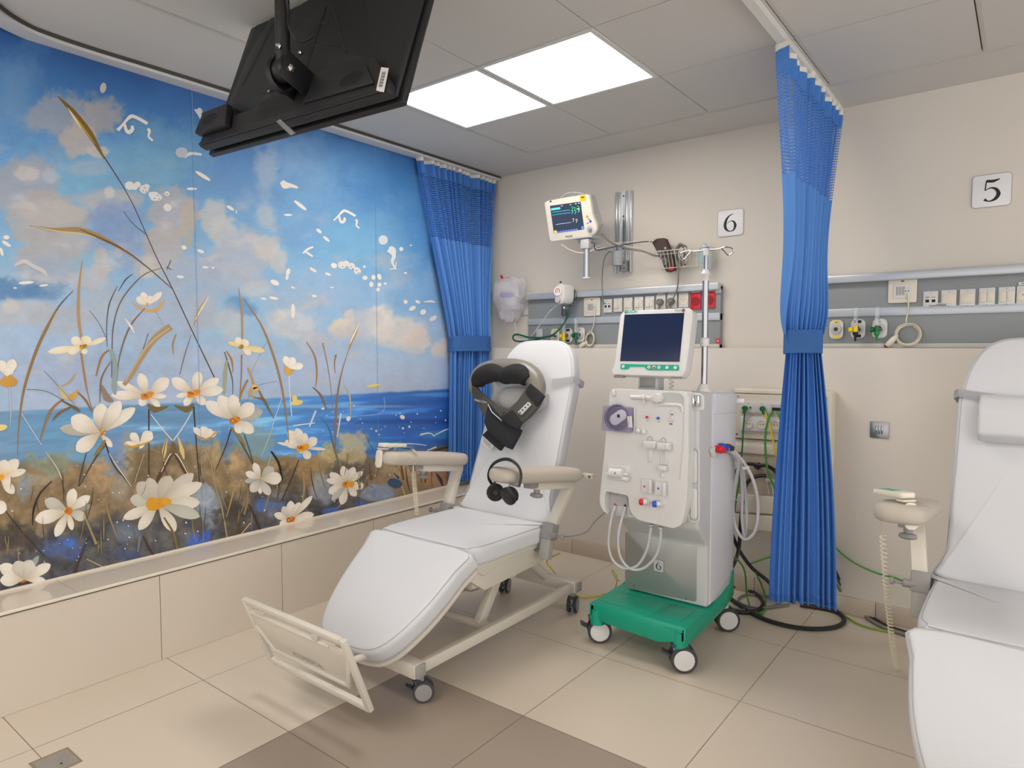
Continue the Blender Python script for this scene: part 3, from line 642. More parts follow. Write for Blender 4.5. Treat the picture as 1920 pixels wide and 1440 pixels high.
flower(0, 895, [(34, 862, 22), (48, 882, 14), (10, 862, 22), (26, 925, 18), (20, 905, 18)], (8, 6), 'e0a020', 'd8b070', 'e6dccc')
petal(-20, 945, 12, 955, 26)
flower(45, 1086, [(0, 1060, 26), (30, 1052, 28, 'b0a89a', 'd2cabc'), (58, 1050, 26, 'b4b0a2', 'd6d0c4'), (94, 1058, 20), (85, 1088, 14), (0, 1088, 24), (72, 1042, 12, '8a928a', '9aa49a')], (10, 6), 'c4681a')
rib([(246, 565), (262, 578), (292, 582), (308, 562)], [2, 5, 7, 4], 'd0a468')
flower(276, 572, [(256, 558, 14), (266, 548, 14), (284, 555, 16), (303, 548, 12)], (2, 4), 'c08a3a', 'e6dac4')
flower(156, 650, [(90, 660, 14, 'e0c890'), (198, 634, 10, 'e2b870'), (134, 634, 18), (165, 630, 20), (128, 662, 14, 'e0c890'), (160, 664, 12, 'e0c890')], (8, 4), '98801e', 'e0c890', 'ece2cc')
flower(452, 650, [(496, 658, 12, 'e0c890', 'e8d4a0'), (443, 633, 14), (464, 638, 16), (427, 642, 8, 'e8c880', 'ecd298'), (470, 664, 12, 'e0c890')], (5, 4), '98801e', 'e0c890', 'ece2cc')
petal(542, 672, 541, 704, 18, 'd8a44c', 'dba850')
flower(542, 690, [(533, 668, 14), (550, 670, 16), (568, 685, 14)], (0, 0), cin='ece6da', cout='f2ece2')
petal(15, 700, 16, 726, 34, 'cc9a44', 'c8943c'); flower(12, 705, [(0, 676, 18), (26, 674, 20), (16, 690, 22)], (0, 0), cin='e6dac4')
for p in [(556, 755, 12, 5), (552, 748, 5, 8), (0, 802, 14, 6), (700, 723, 14, 3)]: dab(*p, 'e6cf7c', -10)
dab(740, 906, 14, 9, '34506e', 15); dab(855, 902, 7, 8, '2c3a4c')
# --- gull-like flecks and dots of the sky
for x, y, rx, ry, r_ in [(380, 330, 17, 3.6, 32), (360, 354, 10, 2.4, 0), (563, 385, 15, 3.4, 38), (540, 403, 8, 2, 0), (432, 390, 8, 3, 32), (443, 397, 4, 1, 85), (598, 433, 6, 3, 40), (612, 448, 8, 2.6, 40), (587, 506, 8, 2.6, 32), (615, 514, 6, 2.6, 20), (376, 471, 7, 3, 20), (345, 464, 5, 4, 30), (385, 501, 6, 2, 5), (399, 502, 3, 1.5, 0), (338, 519, 7, 2.6, 8), (49, 530, 15, 3, -4), (82, 535, 9, 2, -8), (28, 540, 4, 1.4, 0), (12, 457, 10, 3.4, 32), (3, 472, 3, 8, -15), (12, 445, 6, 4, 0), (513, 559, 9, 2.8, 12), (494, 560, 6, 2, 12), (589, 555, 5, 2.4, 5), (549, 539, 4, 1.6, 20), (622, 539, 4, 1.4, 5), (549, 583, 4, 14, 0), (540, 510, 4, 7, 15), (538, 520, 3, 5, 10), (515, 530, 9, 5, 25), (626, 498, 6, 5, 20), (700, 520, 4, 5, 0), (711, 519, 4, 6, -20), (696, 533, 4, 5, 0), (711, 534, 4, 4, -20), (708, 543, 4, 4, 0), (722, 532, 3, 2.4, 30), (684, 521, 5, 4, 0), (760, 512, 3, 2, 0), (770, 460, 2, 1.6, 0), (752, 467, 4, 4, 0), (760, 566, 4, 4, -30), (773, 578, 7, 4, -30), (793, 585, 6, 5, -30), (812, 597, 8, 4, -30), (783, 566, 5, 3, 20), (30, 500, 0.1, .1, 0), (754, 782, 5, 4, 30), (830, 740, .1, .1, 0), (755, 803, 2, 2, 0), (767, 800, 2, 2.4, 0), (782, 776, 1.5, 1.5, 0), (826, 770, 1.5, 1.5, 0), (835, 788, 1.6, 2, 0), (705, 808, 2, 2, 0), (653, 785, 4, 5, 30), (663, 761, 1.5, 1.5, 0), (605, 766, 3, 2, 0)]:
    dab(x, y, rx, ry, WH, r_)
def bird(x, y, s_):
    f = lambda a: [(x + u * s_, y + v * s_) for u, v in a]
    rib(f([(-27, 12), (-15, 0), (-2, -13), (8, -12), (30, 0)]), [4 * s_, 4 * s_, 7 * s_, 6 * s_, 6 * s_], WH); rib(f([(-13, 0), (-10, 12), (-4, 16), (2, 10), (0, 4)]), [5 * s_, 6 * s_, 8 * s_, 7 * s_, 5 * s_], WH)
    rib(f([(30, 10), (34, 14), (32, 24), (40, 32)]), [6 * s_, 5 * s_, 4 * s_, 4 * s_], WH)
bird(246, 232, 1.0); bird(645, 405, .72)
rib([(222, 245), (232, 232)], [4, 4], WH)
for x, y, r_ in [(243, 348, 9), (252, 350, 7), (258, 346, 6), (270, 355, 9), (275, 350, 6), (290, 368, 10), (297, 370, 7), (284, 365, 6), (313, 363, 5), (314, 389, 8), (641, 497, 8), (649, 494, 6), (659, 499, 7), (670, 508, 7), (668, 505, 5), (683, 500, 3)]: dab(x, y, r_, r_ * .9, 'dcd9d8', 20, 9)
for x, y in [(271, 352), (274, 360), (268, 358), (290, 372), (295, 366), (298, 373), (658, 500), (668, 507), (672, 512), (661, 504), (313, 364), (313, 240), (642, 500)]: dab(x, y, 1.2, 1, '3c4450', 0, 6)
rib([(365, 205), (378, 222), (375, 232)], [3, 8, 5], 'd5d6d8'); rib([(376, 232), (390, 212), (394, 222)], [4, 6, 3], 'd5d6d8'); dab(374, 208, 5, 6, 'd8d8da', -30)
rib([(568, 475), (577, 467), (587, 463)], [3, 4, 3], WH); rib([(570, 470), (580, 477), (586, 481)], [3, 4, 3], WH); rib([(528, 340), (534, 347), (545, 348), (558, 352)], [8, 14, 7, 4], 'e4dfd8'); rib([(345, 294), (358, 288), (378, 290)], [6, 6, 4], 'd8d6d4'); dab(340, 286, 12, 10, 'b4bccc', 0); dab(193, 165, 6, 10, 'c9c2bc', 10)
rib([(27, 498), (45, 490), (60, 498), (80, 508), (88, 518)], [4, 8, 7, 8, 3], 'c9c6c6'); rib([(795, 566), (808, 565), (815, 567)], [2, 4, 3], WH); dab(718, 450, 9, 9, 'd6dade', 0); rib([(726, 470), (738, 478), (735, 492), (742, 505)], [3, 8, 5, 2], 'dfe0e2'); dab(735, 470, 7, 9, 'dfe0e2', -30); rib([(743, 490), (740, 502), (730, 505)], [1, 2.4, 2], WH)
for k in range(26): dab(rs.uniform(600, 860), rs.uniform(765, 815), rs.uniform(.8, 2), rs.uniform(.6, 1.2), 'dfe8f0', 0, 6)
for sx in (365, 704):
    y_ = aX(sx, 400, XMUR).y; a = len(PV)
    for yy, z_ in ((-.0011, .41), (.0011, .41), (.0011, 2.6), (-.0011, 2.6)): PV.append(Vector((XMUR + .003, y_ + yy, z_))); PC.append(hexl('8aa4c4'))
    PF.append((a, a + 1, a + 2, a + 3))
# --- one mesh
n0 = len(verts)
allv = np.concatenate([verts, np.array([tuple(p) for p in PV])]); allc = np.concatenate([vcols, np.array(PC)])
me = bpy.data.meshes.new('wall_mural')
faces = quads.tolist() + [tuple(i + n0 for i in f) for f in PF]
back = []
me.from_pydata(allv.tolist(), [], faces)
at_ = me.color_attributes.new('paint', 'FLOAT_COLOR', 'POINT'); at_.data.foreach_set('color', allc.astype(np.float32).ravel())
mm = bpy.data.materials.new('mural_paint'); mm.use_nodes = True; nt = mm.node_tree; bs = nt.nodes['Principled BSDF']
an = nt.nodes.new('ShaderNodeVertexColor'); an.layer_name = 'paint'
tc = nt.nodes.new('ShaderNodeTexCoord'); mp = nt.nodes.new('ShaderNodeMapping'); mp.inputs['Scale'].default_value = (1, 6, 60)
nz = nt.nodes.new('ShaderNodeTexNoise'); nz.inputs['Scale'].default_value = 4; nz.inputs['Detail'].default_value = 6
hs = nt.nodes.new('ShaderNodeHueSaturation'); mr = nt.nodes.new('ShaderNodeMapRange'); mr.inputs['To Min'].default_value = 0.93; mr.inputs['To Max'].default_value = 1.07
nt.links.new(tc.outputs['Object'], mp.inputs['Vector']); nt.links.new(mp.outputs['Vector'], nz.inputs['Vector']); nt.links.new(nz.outputs['Fac'], mr.inputs['Value'])
nt.links.new(mr.outputs['Result'], hs.inputs['Value']); nt.links.new(an.outputs['Color'], hs.inputs['Color']); nt.links.new(hs.outputs['Color'], bs.inputs['Base Color'])
bs.inputs['Roughness'].default_value = 0.55
me.materials.append(mm)
o = bpy.data.objects.new('wall_mural', me); COL.objects.link(o)
tag(o, 'large painted mural of white flowers, dune grass, sea and cloudy blue sky', 'mural'); ROOTS.append(o)
# ================================================================== TREATMENT CHAIRS (written in the chair's own coordinates, head end +y)
def caster(parent, x, y, r, hub=lgrey, tire=dgrey, ang=0.0, top=None, wid=0.016, gap=0.011, brake=True):
    """twin-wheel caster; returns the wheel part"""
    rot = Matrix.Rotation(ang, 4, 'Z'); T = Matrix.Translation((x, y, 0)) @ rot
    top = top or r * 2 + 0.02
    f = B(lgrey if hub is lgrey else hub)
    f.cyl((0, 0.0, r * 1.5), (0, 0, top), r * 0.36)
    f.box((0, 0.006, r * 1.25), (gap * 1.5, r * 1.2, r * 1.1), bev=0.004)
    f.cyl((-gap - wid, 0.012, r), (gap + wid, 0.012, r), r * 0.2, seg=12)
    f.xform(T); c = f.obj('caster', parent)
    for s in (-1, 1):
        q = B(tire); q.lathe((s * gap, 0.012, r), (s, 0, 0), [(0, r * .55), (0, r * .96), (wid * .2, r), (wid * .8, r), (wid, r * .94), (wid, r * .8), (wid * .9, r * .78)], 28)
        q.m(hub); q.lathe((s * (gap + wid * .5), 0.012, r), (s, 0, 0), [(0, r * .5), (0, r * .8), (wid * .5, r * .78), (wid * .62, r * .5), (wid * .62, 0)], 28)
        q.xform(T); q.obj('wheel', c)
    if brake:
        k = B(tire); k.box((0, -r * .95, r * 1.35), (gap * 2 + wid, r * .9, 0.008), bev=0.003, rot=Matrix.Rotation(-0.5, 3, 'X')); k.box((0, -r * .3, r * 2.02), (wid * 2.4, r * .8, 0.01), bev=0.003)
        k.xform(T); k.obj('brake_pedal', c)
    return c
def plate_pt(o, u, v): return lambda x, t, k=0.0: Vector(o) + Vector((1, 0, 0)) * x + Vector(u) * t + Vector(v) * k
def cushion(o, updir, outline, thick, name, parent, normal, bev=0.022, mat=vinyl):
    """outline: (x, t) points in the cushion's plane"""
    u = Vector(updir).normalized(); n = Vector(normal).normalized(); o = Vector(o)
    pts = [o + Vector((x, 0, 0)) + u * t for x, t in outline]
    b = B(mat); b.pillow(pts, n, thick, bev, 5, .010)
    c = sum(pts, Vector()) / len(pts)
    cu = b.obj(name, parent, ang=50)
    pp = B(pipe_m); pp.tube([p + (c - p).normalized() * 0.013 - n * 0.0045 for p in pts], 0.0022, 6, closed=True); pp.obj('piping', cu)
    return cu, pts
BTH = math.radians(21)
BO = Vector((0, 0.262, 0.545)); BU = Vector((0, math.sin(BTH), math.cos(BTH))); BN = Vector((0, -math.cos(BTH), math.sin(BTH)))
def sym(half):
    return half + [(-x, t) for x, t in reversed(half)]
def chair(label, base):
    t = thing('treatment_chair', label, 'treatment chair', base, 'reclining treatment chairs on wheels', local=True)
    for x, y in ((-.225, -.53), (.225, -.53), (.225, .56), (-.225, .56)):
        caster(t, x, y, 0.042, hub=grey_m, ang=-0.75 if y < 0 else 0.35, top=0.112, wid=0.015, gap=0.01)
    b = B(frame_m)
    for y in (-.555, .575):
        b.box((0, y, .137), (.50, .055, .056), bev=.004)
    for s in (-1, 1): b.box((s * .225, .01, .135), (.032, 1.1, .046), bev=.004)
    b.obj('base_frame', t)
    for y in (-.555, .575):
        for s in (-1, 1): e = B(cap_m); e.box((s * .2545, y, .137), (.009, .05, .05), bev=.004); e.obj('end_cap', t)
    b = B(frame_m)
    b.cyl((-.2, -.07, .125), (.19, -.07, .125), .021)
    for s in (-1, 1): b.tube([(s * .13, -.07, .13), (s * .13, .10, .36)], .001, 4); b.box((s * .13, .02, .25), (.032, .05, .31), bev=.003, rot=Matrix.Rotation(-.62, 3, 'X'))
    b.box((0, .16, .30), (.30, .05, .04), bev=.003)
    b.obj('lift_arm', t)
    b = B(frame_m); b.cyl((.05, .56, .16), (.05, .34, .34), .026); b.m(lgrey).cyl((.05, .57, .155), (.05, .5, .21), .018); b.obj('actuator', t)
    # side skirts under the seat
    for s in (-1, 1):
        k = B(frame_m); P = [(-.30, .50), (-.27, .515), (.285, .50), (.30, .45), (.255, .36), (-.19, .345), (-.315, .43)]
        k.prism([(s * .268, y, z) for y, z in P], (-s * .02, 0, 0), bev=.006)
        k.prism([(s * .276, y, z) for y, z in [(-.285, .50), (.27, .49), (.28, .44), (-.05, .44), (-.20, .41), (-.27, .45)]], (-s * .015, 0, 0), bev=.006)
        k.obj('side_skirt', t)
    k = B(frame_m); k.box((0, 0, .42), (.5, .5, .13), bev=.02); k.obj('seat_housing', t)
    # cushions
    so = sym([(-.20, -.30), (-.265, -.265), (-.288, -.2), (-.29, .20), (-.275, .255)][::-1])
    so = [(-.275, .26), (.275, .26), (.29, .2), (.292, -.18), (.27, -.27), (.215, -.305), (-.215, -.305), (-.27, -.27), (-.292, -.18), (-.29, .2)]
    so = [(p.x, p.y) for p in smooth([(x, y, 0) for x, y in so], 3, True)]
    cushion((0, 0, .545), (0, 1, -.015), so, .085, 'seat_cushion', t, (0, .015, 1), bev=.026)
    LU = Vector((0, -.80, -.60)).normalized(); LN = Vector((0, -.60, .80)).normalized()
    lo = [(-.288, .0), (-.29, .1), (-.272, .27), (-.232, .41), (-.185, .49), (-.12, .525), (.0, .535), (.12, .525), (.185, .49), (.232, .41), (.272, .27), (.29, .1), (.288, 0), (0, -.006)]
    lo = [(p.x, p.y) for p in smooth([(x, y, 0) for x, y in lo], 3, True)]
    cushion((0, -.305, .55), LU, lo, .085, 'leg_cushion', t, LN, bev=.026)
    k = B(frame_m); k.prism([Vector((x * .97, -.305, .55)) + LU * (y * .985 + .01) - LN * .086 for x, y in lo], -LN * .022, bev=.008); k.obj('leg_support', t)
    bo = sym([(-.262, -.02), (-.262, .1), (-.258, .4), (-.256, .66), (-.246, .72), (-.232, .79), (-.20, .865), (-.15, .915), (-.08, .932)])
    bo = [(p.x, p.y) for p in smooth([(x, y, 0) for x, y in bo], 3, True)]
    bc, bp = cushion(BO, BU, bo, .085, 'back_cushion', t, BN, bev=.024)
    k = B(frame_m); k.prism([BO + Vector((x * .9, 0, 0)) + BU * (y * .94 + .03) - BN * .086 for x, y in bo], -BN * .02, bev=.006)
    for s in (-1, 1): k.box(BO + Vector((s * .2, 0, 0)) + BU * .05 - BN * .11, (.03, .05, .22), bev=.003, rot=Matrix.Rotation(-BTH, 3, 'X'))
    k.obj('back_shell', t)
    # footplate
    U = Vector((0, -.36, .93)).normalized(); N = Vector((0, -.93, -.36)).normalized(); c0 = Vector((-.005, -.90, .26))
    fp = lambda x, v, k=0.0: c0 + Vector((x, 0, 0)) + U * v + N * k
    b = B(frame_m)
    H = .155; Wd = .305
    outer = [(-Wd, -.10), (-.235, -H), (.235, -H), (Wd, -.10), (Wd, .02), (.25, H), (-.25, H), (-Wd, .10)]
    def bar(x0, v0, x1, v1, wd, dp=.02, bv=.005):
        d = Vector((x1 - x0, v1 - v0)); d.normalize(); n_ = Vector((-d.y, d.x)) * wd / 2
        b.prism([fp(x0 + n_.x, v0 + n_.y), fp(x1 + n_.x, v1 + n_.y), fp(x1 - n_.x, v1 - n_.y), fp(x0 - n_.x, v0 - n_.y)], -N * dp, bev=bv)
    bar(-.295, .145, .285, .145, .026); bar(-.285, -.145, .30, -.145, .030)
    bar(-.298, .155, -.298, -.15, .024); bar(.298, .155, .298, -.155, .028)
    b.prism([fp(*p, -.006) for p in [(-.288, .10), (.288, .10), (.288, .07), (.225, -.065), (-.215, -.065), (-.288, .03)]], -N * .010, bev=.003)
    bar(-.29, .03, -.215, -.075, .022); bar(-.215, -.068, .225, -.068, .018); bar(.225, -.075, .29, .06, .022); bar(-.29, .095, .20, .095, .012); bar(.12, .095, .15, .14, .03)
    for x in (-.25, .18): bar(x, .12, x + .07, .12, .006, .022, .001)
    for q in range(11): bar(-.11 + .022 * q, -.035, -.102 + .022 * q, -.018 + .008 * (q % 2), .005, .0, .0) if False else None
    b.obj('footplate', t)
    b = B(frame_m)
    for s in (-1, 1): b.cyl(fp(s * .11, -.05, -.02), (s * .11, -.60, .20), .013, seg=12); b.cyl((s * .11, -.60, .20), (s * .11, -.5, .33), .013, seg=12)
    b.cyl((-.16, -.62, .195), (.16, -.62, .195), .012, seg=12)
    b.obj('footplate_strut', t)
    b = B(frame_m); fp2 = lambda u, v: fp(-.13 + u, -.055 + v, .0005)
    vs, fs = text_pts('ACOMEDICAL', .03)
    V = [b.bm.verts.new(fp(v.x + .01, v.y - .035, -.0045)) for v in vs]
    for f in fs: b.face([V[i] for i in f])
    b.m(cap_m); [setattr(f, 'material_index', b.mi) for f in b.bm.faces]
    b.obj('embossed_lettering', t)
    # armrests
    for s in (-1, 1):
        yf, zf, yr, zr = -.215, .850, .36, .770
        d = Vector((0, yr - yf, zr - zf)); L = d.length; d.normalize(); n = Vector((1, 0, 0)).cross(d); n = n if n.z > 0 else -n
        a0 = Vector((s * .355, yf, zf))
        out = rrect(.15, L, .06, 6)
        k = B(pad_m); k.pillow([a0 + Vector((x, 0, 0)) + d * (y + L / 2) + n * .032 for x, y in out], n, .062, .028, 5, .003); arm = k.obj('armrest_pad', t, ang=60)
        k = B(frame_m); k.box(a0 + d * (L * .72) - n * .048, (.05, L * .52, .032), bev=.003, rot=Matrix.Rotation(math.atan2(d.z, d.y), 3, 'X'))
        p0 = a0 + d * (L - .035) - n * .06; p1 = Vector((s * .325, .20, .515))
        dd = (p1 - p0); k.prism([p0 + Vector((q, w_, 0)) for q, w_ in ((-.025, -.022), (.025, -.022), (.025, .022), (-.025, .022))], dd, bev=.003)
        k.obj('armrest_post', t)
        k = B(grey_m); k.box(p1 + dd.normalized() * -.01, (.062, .056, .075), bev=.005, rot=Matrix.Rotation(-.3, 3, 'X'))
        k.cyl(p1 + Vector((0, -.01, 0)), p1 + Vector((s * .055, -.02, .003)), .015); k.cyl(p1 + Vector((s * .05, -.02, 0)), p1 + Vector((s * .085, -.024, .003)), .006); k.lathe(p1 + Vector((s * .082, -.024, .003)), (s, 0, 0), [(0, .004), (.002, .013), (.012, .013), (.015, .006)], 14)
        k.m(cap_m).box(p1 + Vector((0, -.02, -.065)), (.052, .038, .10), bev=.004, rot=Matrix.Rotation(-.25, 3, 'X')); k.m(steel).cyl(p1 + Vector((s * .025, -.03, -.08)), p1 + Vector((-s * .09, -.03, -.08)), .008, seg=10)
        k.obj('armrest_clamp', t)
        k = B(grey_m); kp = a0 + d * (L * .5) - n * .05; k.box(a0 + d * (L * .42) - n * .042, (.045, .055, .026), bev=.002); k.cyl(kp, kp - n * .035, .014); k.lathe(kp - n * .03, -n, [(0, .012), (.003, .026), (.014, .03), (.02, .022), (.022, .012)], 10); k.obj('armrest_knob', t)
    k = B(frame_m); k.box((.435, .36, .77), (.05, .022, .022), bev=.002); k.m(steel).cyl((.452, .345, .77), (.452, .375, .77), .007, seg=10); k.obj('accessory_bracket', t)
    # head cushion with its strap
    return t
chair_a = chair('white reclining chair beside the mural, holding the dark neck massager and black headphones', (-2.05, 2.30, 0))
chair_b = copy_tree(chair_a); chair_b.location = (.045, 2.57, 0)
chair_b['label'] = 'white reclining chair at the right edge, with a white head bolster on its back'
def bkp(x, t_, k=0.0): return BO + Vector((x, 0, 0)) + BU * t_ + BN * k
def strap(parent, t0, t1=None):
    pts = [bkp(x, tt, k) for x, tt, k in ((-.14, t0 - .01, .022), (-.2, t0 + .0, .014), (-.255, t0 + .012, .006), (-.272, t0 + .014, -.03), (-.262, t0 + .014, -.09), (0, t0 + .014, -.115), (.262, t0 + .014, -.09), (.272, t0 + .014, -.03), (.255, t0 + .012, .006), (.2, t0, .014), (.14, t0 - .01, .022))]
    k = B(vinyl); prev = None
    for p in pts:
        a, c = k.bm.verts.new(p + BU * .016), k.bm.verts.new(p - BU * .016)
        if prev: k.face([prev[0], prev[1], c, a])
        prev = (a, c)
    g = bmesh.ops.solidify(k.bm, geom=k.bm.faces[:], thickness=.003)
    return k.obj('strap', parent, ang=25)
# grey roll on the first chair, white bolster on the second
k = B(head_m); k.grid(lambda u, v: bkp(-.15 + .30 * v, .585 + (.062 * (1 - abs(2 * v - 1) ** 6 * .45)) * math.cos(2 * PI * u), .045 + (.042 * (1 - abs(2 * v - 1) ** 6 * .45)) * math.sin(2 * PI * u)), 24, 14, True)
k.bm.verts.ensure_lookup_table()
k.poly([bkp(-.15, .585 + .034 * math.cos(2 * PI * u / 24), .045 + .023 * math.sin(2 * PI * u / 24)) for u in range(24)]); k.poly([bkp(.15, .585 + .034 * math.cos(2 * PI * u / 24), .045 + .023 * math.sin(2 * PI * u / 24)) for u in range(24)])
hc = k.obj('head_cushion', chair_a, 'grey head cushion', ang=60); strap(hc, .70)
k = B(vinyl); k.prism([bkp(-.185, .665, .008), bkp(-.185, .52, .008), bkp(-.185, .50, .03), bkp(-.185, .515, .085), bkp(-.185, .60, .105), bkp(-.185, .655, .085), bkp(-.185, .685, .04)], (.37, 0, 0), bev=.012, seg=3)
hc = k.obj('head_bolster', chair_b, 'white head bolster', ang=60); strap(hc, .685)

# ------------------------------------------------------------------ hand controls lying on the left armrests
def coil(b, path, R, r, turns):
    P = smooth(path, 12); L = [0]
    for a, c in zip(P, P[1:]): L.append(L[-1] + (c - a).length)
    tot = L[-1]; out = []; n = turns * 9
    for i in range(n + 1):
        s_ = tot * i / n; k = 0
        while k < len(L) - 2 and L[k + 1] < s_: k += 1
        p = P[k].lerp(P[k + 1], (s_ - L[k]) / max(1e-6, L[k + 1] - L[k])); a = 2 * PI * turns * i / n
        out.append(p + Vector((math.cos(a) * R, math.sin(a) * R, 0)))
    b.tube(out, r, 5)
def hand_control(label, o, yaw, cordpath, top, pre):
    t = thing('hand_control', label, 'remote control', o, 'wired hand controls on the armrests')
    R = Matrix.Translation(Vector(o)) @ Matrix.Rotation(yaw, 4, 'Z') @ Matrix.Rotation(-.12, 4, 'X')
    b = B(warmw); b.prism([(x, y, .0) for x, y in rrect(.052, .15, .012)], (0, 0, .018), bev=.005); b.xform(R); b.obj('casing', t)
    b = B(white); b.box((0, .012, .0188), (.04, .09, .0012), bev=.0003)
    b.m(teal)
    for q in range(4):
        for s in (-1, 1): b.box((s * .010, -.018 + .021 * q, .0198), (.013, .013, .0012))
    b.xform(R); b.obj('keypad', t)
    b = B(warmw); b.prism([Vector((x, -.076, z - .055)) for x, z in rrect(.044, .085, .018)], (0, -.006, 0), bev=.002); b.box((0, -.06, -.008), (.044, .035, .006), bev=.002); b.xform(R); b.obj('hanging_clip', t)
    if cordpath:
        c = B(crmc); c.tube(smooth(pre, 6), .0035, 6); coil(c, cordpath, .0095, .0028, top); c.obj('coiled_cord', t)
    return t
hand_control('wired hand control on the armrest by the mural, its coiled cord dangling to the seat', (-2.41, 2.165, .892), 0.0,
             [aX(*p, -2.39) for p in ((775, 885), (779, 930), (782, 965))], 26, [(-2.40, 2.24, .83), aX(773, 862, -2.39), aX(775, 885, -2.39)])
hand_control('wired hand control with buttons on the armrest of the right-edge chair, coiled cord to floor', (-.335, 2.47, .885), 0.75,
             [aX(*p, -.40) for p in ((1655, 1003), (1662, 1100), (1674, 1210), (1688, 1275))], 46, [aX(1652, 962, -.385), aX(1652, 985, -.4), aX(1656, 1003, -.4)])
for xo, yo, nm in ((-2.05, 2.30, 'cream elastic band around the armrest by the mural'), (.045, 2.57, 'thin white strap around the armrest of the right-edge chair')):
    yy = yo - .055 if xo < -1 else yo - .06
    zc = .846 - .142 * (yy - yo + .17)
    b = B(warmw); pts = [Vector((xo - .36 + x * 1.0, yy + (.0 if xo < -1 else .02 * (x / .08)), zc + z + (.012 if z > .02 and xo < -1 else 0))) for x, z in rrect(.158, .07, .03, 5)]
    prev = None; ring = []
    for p in pts: ring.append((b.bm.verts.new(p + Vector((0, .007 if xo < -1 else .003, 0))), b.bm.verts.new(p - Vector((0, .007 if xo < -1 else .003, 0)))))
    for a, c in zip(ring, ring[1:] + ring[:1]): b.face([a[0], a[1], c[1], c[0]])
    bmesh.ops.solidify(b.bm, geom=b.bm.faces[:], thickness=.002)
    b.thing('armrest_band', nm, 'strap')

# ------------------------------------------------------------------ neck massager hanging on the first chair
MO = Vector((-2.05, 2.30, 0)) + BO
def mp(x, y, k): return aP(x, y, MO + BN * k, BN)
t = thing('neck_massager', 'dark grey shawl neck massager hooked over the grey head cushion', 'massager', tuple(mp(940, 835, .03)))
def flat(mat, px, k, th, name, parent, bev=.004, label=None, rnd=0.006):
    b = B(mat); P = round_poly([mp(x, y, k) for x, y in px], rnd, 3); b.prism(P, -BN * th, bev=bev, seg=2); return b.obj(name, parent, label, ang=50)
b = B(silverf)
path = [(889, 738), (887, 722), (892, 707), (904, 695), (922, 690), (945, 689), (968, 691), (988, 698), (1001, 710), (1007, 724), (1009, 738), (1008, 748)]
P = smooth([mp(x, y, .085) for x, y in path], 4)
b.tube(P, [.018 + .034 * math.sin(PI * (i / (len(P) - 1)) ** 1.5) ** .7 for i in range(len(P))], 16); b.obj('collar_cover', t, 'grey leatherette outer cover', ang=70)
b = B(blackf)
P = smooth([mp(x, y, .118) for x, y in [(897, 722), (899, 711), (909, 703), (924, 699), (938, 702), (946, 706), (958, 702), (973, 701), (983, 706), (988, 715)]], 4)
b.tube(P, [.034 + .018 * abs(math.sin(2 * PI * i / (len(P) - 1))) for i in range(len(P))], 14); b.obj('massage_pad', t, 'black inner massage pad', ang=70)
s1 = flat(darkf, [(884, 712), (891, 722), (897, 731), (920, 750), (945, 772), (938, 782), (915, 790), (906, 778), (890, 750), (884, 735)], .11, .02, 'arm_strap', t, label='left dark grey arm strap')
s2 = flat(darkf, [(990, 722), (1016, 746), (1008, 762), (992, 780), (977, 792), (958, 800), (938, 782), (948, 772), (970, 752)], .125, .02, 'arm_strap', t, label='right dark grey arm strap with button panel')
flat(blackf, [(994, 718), (1021, 742), (1006, 762), (985, 736)], .13, .012, 'black_band', s2)
flat(blackf, [(916, 756), (940, 784), (976, 805), (972, 815), (957, 842), (948, 838), (914, 808), (907, 790)], .118, .02, 'hand_pocket', t, label='black lower hand pocket')
flat(blackf, [(914, 806), (946, 833), (937, 845), (904, 816)], .10, .014, 'hand_pocket', t)
flat(blackf, [(937, 783), (960, 768), (978, 792), (972, 806), (955, 798)], .13, .010, 'black_band', s2)
b = B(lgrey); b.prism(round_poly([mp(x, y, .136) for x, y in [(970, 773), (990, 753), (996, 758), (977, 778)]], .006, 3), -BN * .008, bev=.002)
b.m(ink)
for q in range(4):
    f = (q + .5) / 4; cx, cy = 972.5 + 20 * f, 776.5 - 20 * f + .2; b.prism([mp(cx + dx, cy + dy, .1365) for dx, dy in ((-1.9, -.6), (-.2, -2.3), (1.9, -.2), (.2, 1.8))], -BN * .001)
b.obj('button_panel', s2)
b = B(white); xd = (mp(910, 752, .111) - mp(893, 750, .111)).normalized(); xd = (mp(911, 754, .111) - mp(892, 750, .111)).normalized(); add_text(b, 'Medics Care', .017, mp(901, 752, .112), xd, xd.cross(BN) * -1); b.obj('printed_lettering', s1)
b = B(white); b.prism([mp(x, y, .05) for x, y in [(904, 818), (926, 836), (919, 845), (901, 829)]], -BN * .0015)
b.m(ink); [b.prism([mp(x, y, .0508) for x, y in [(906, 822 + 3 * q), (920, 834 + 3 * q), (920, 834.7 + 3 * q), (906, 822.7 + 3 * q)]], -BN * .0003) for q in range(3)]
b.obj('care_tag', t)
b = B(lgrey); b.tube([mp(x, y, .122) for x, y in ((915, 758), (922, 772), (926, 776), (941, 789))], .0028, 6); b.obj('zip_edge', t)

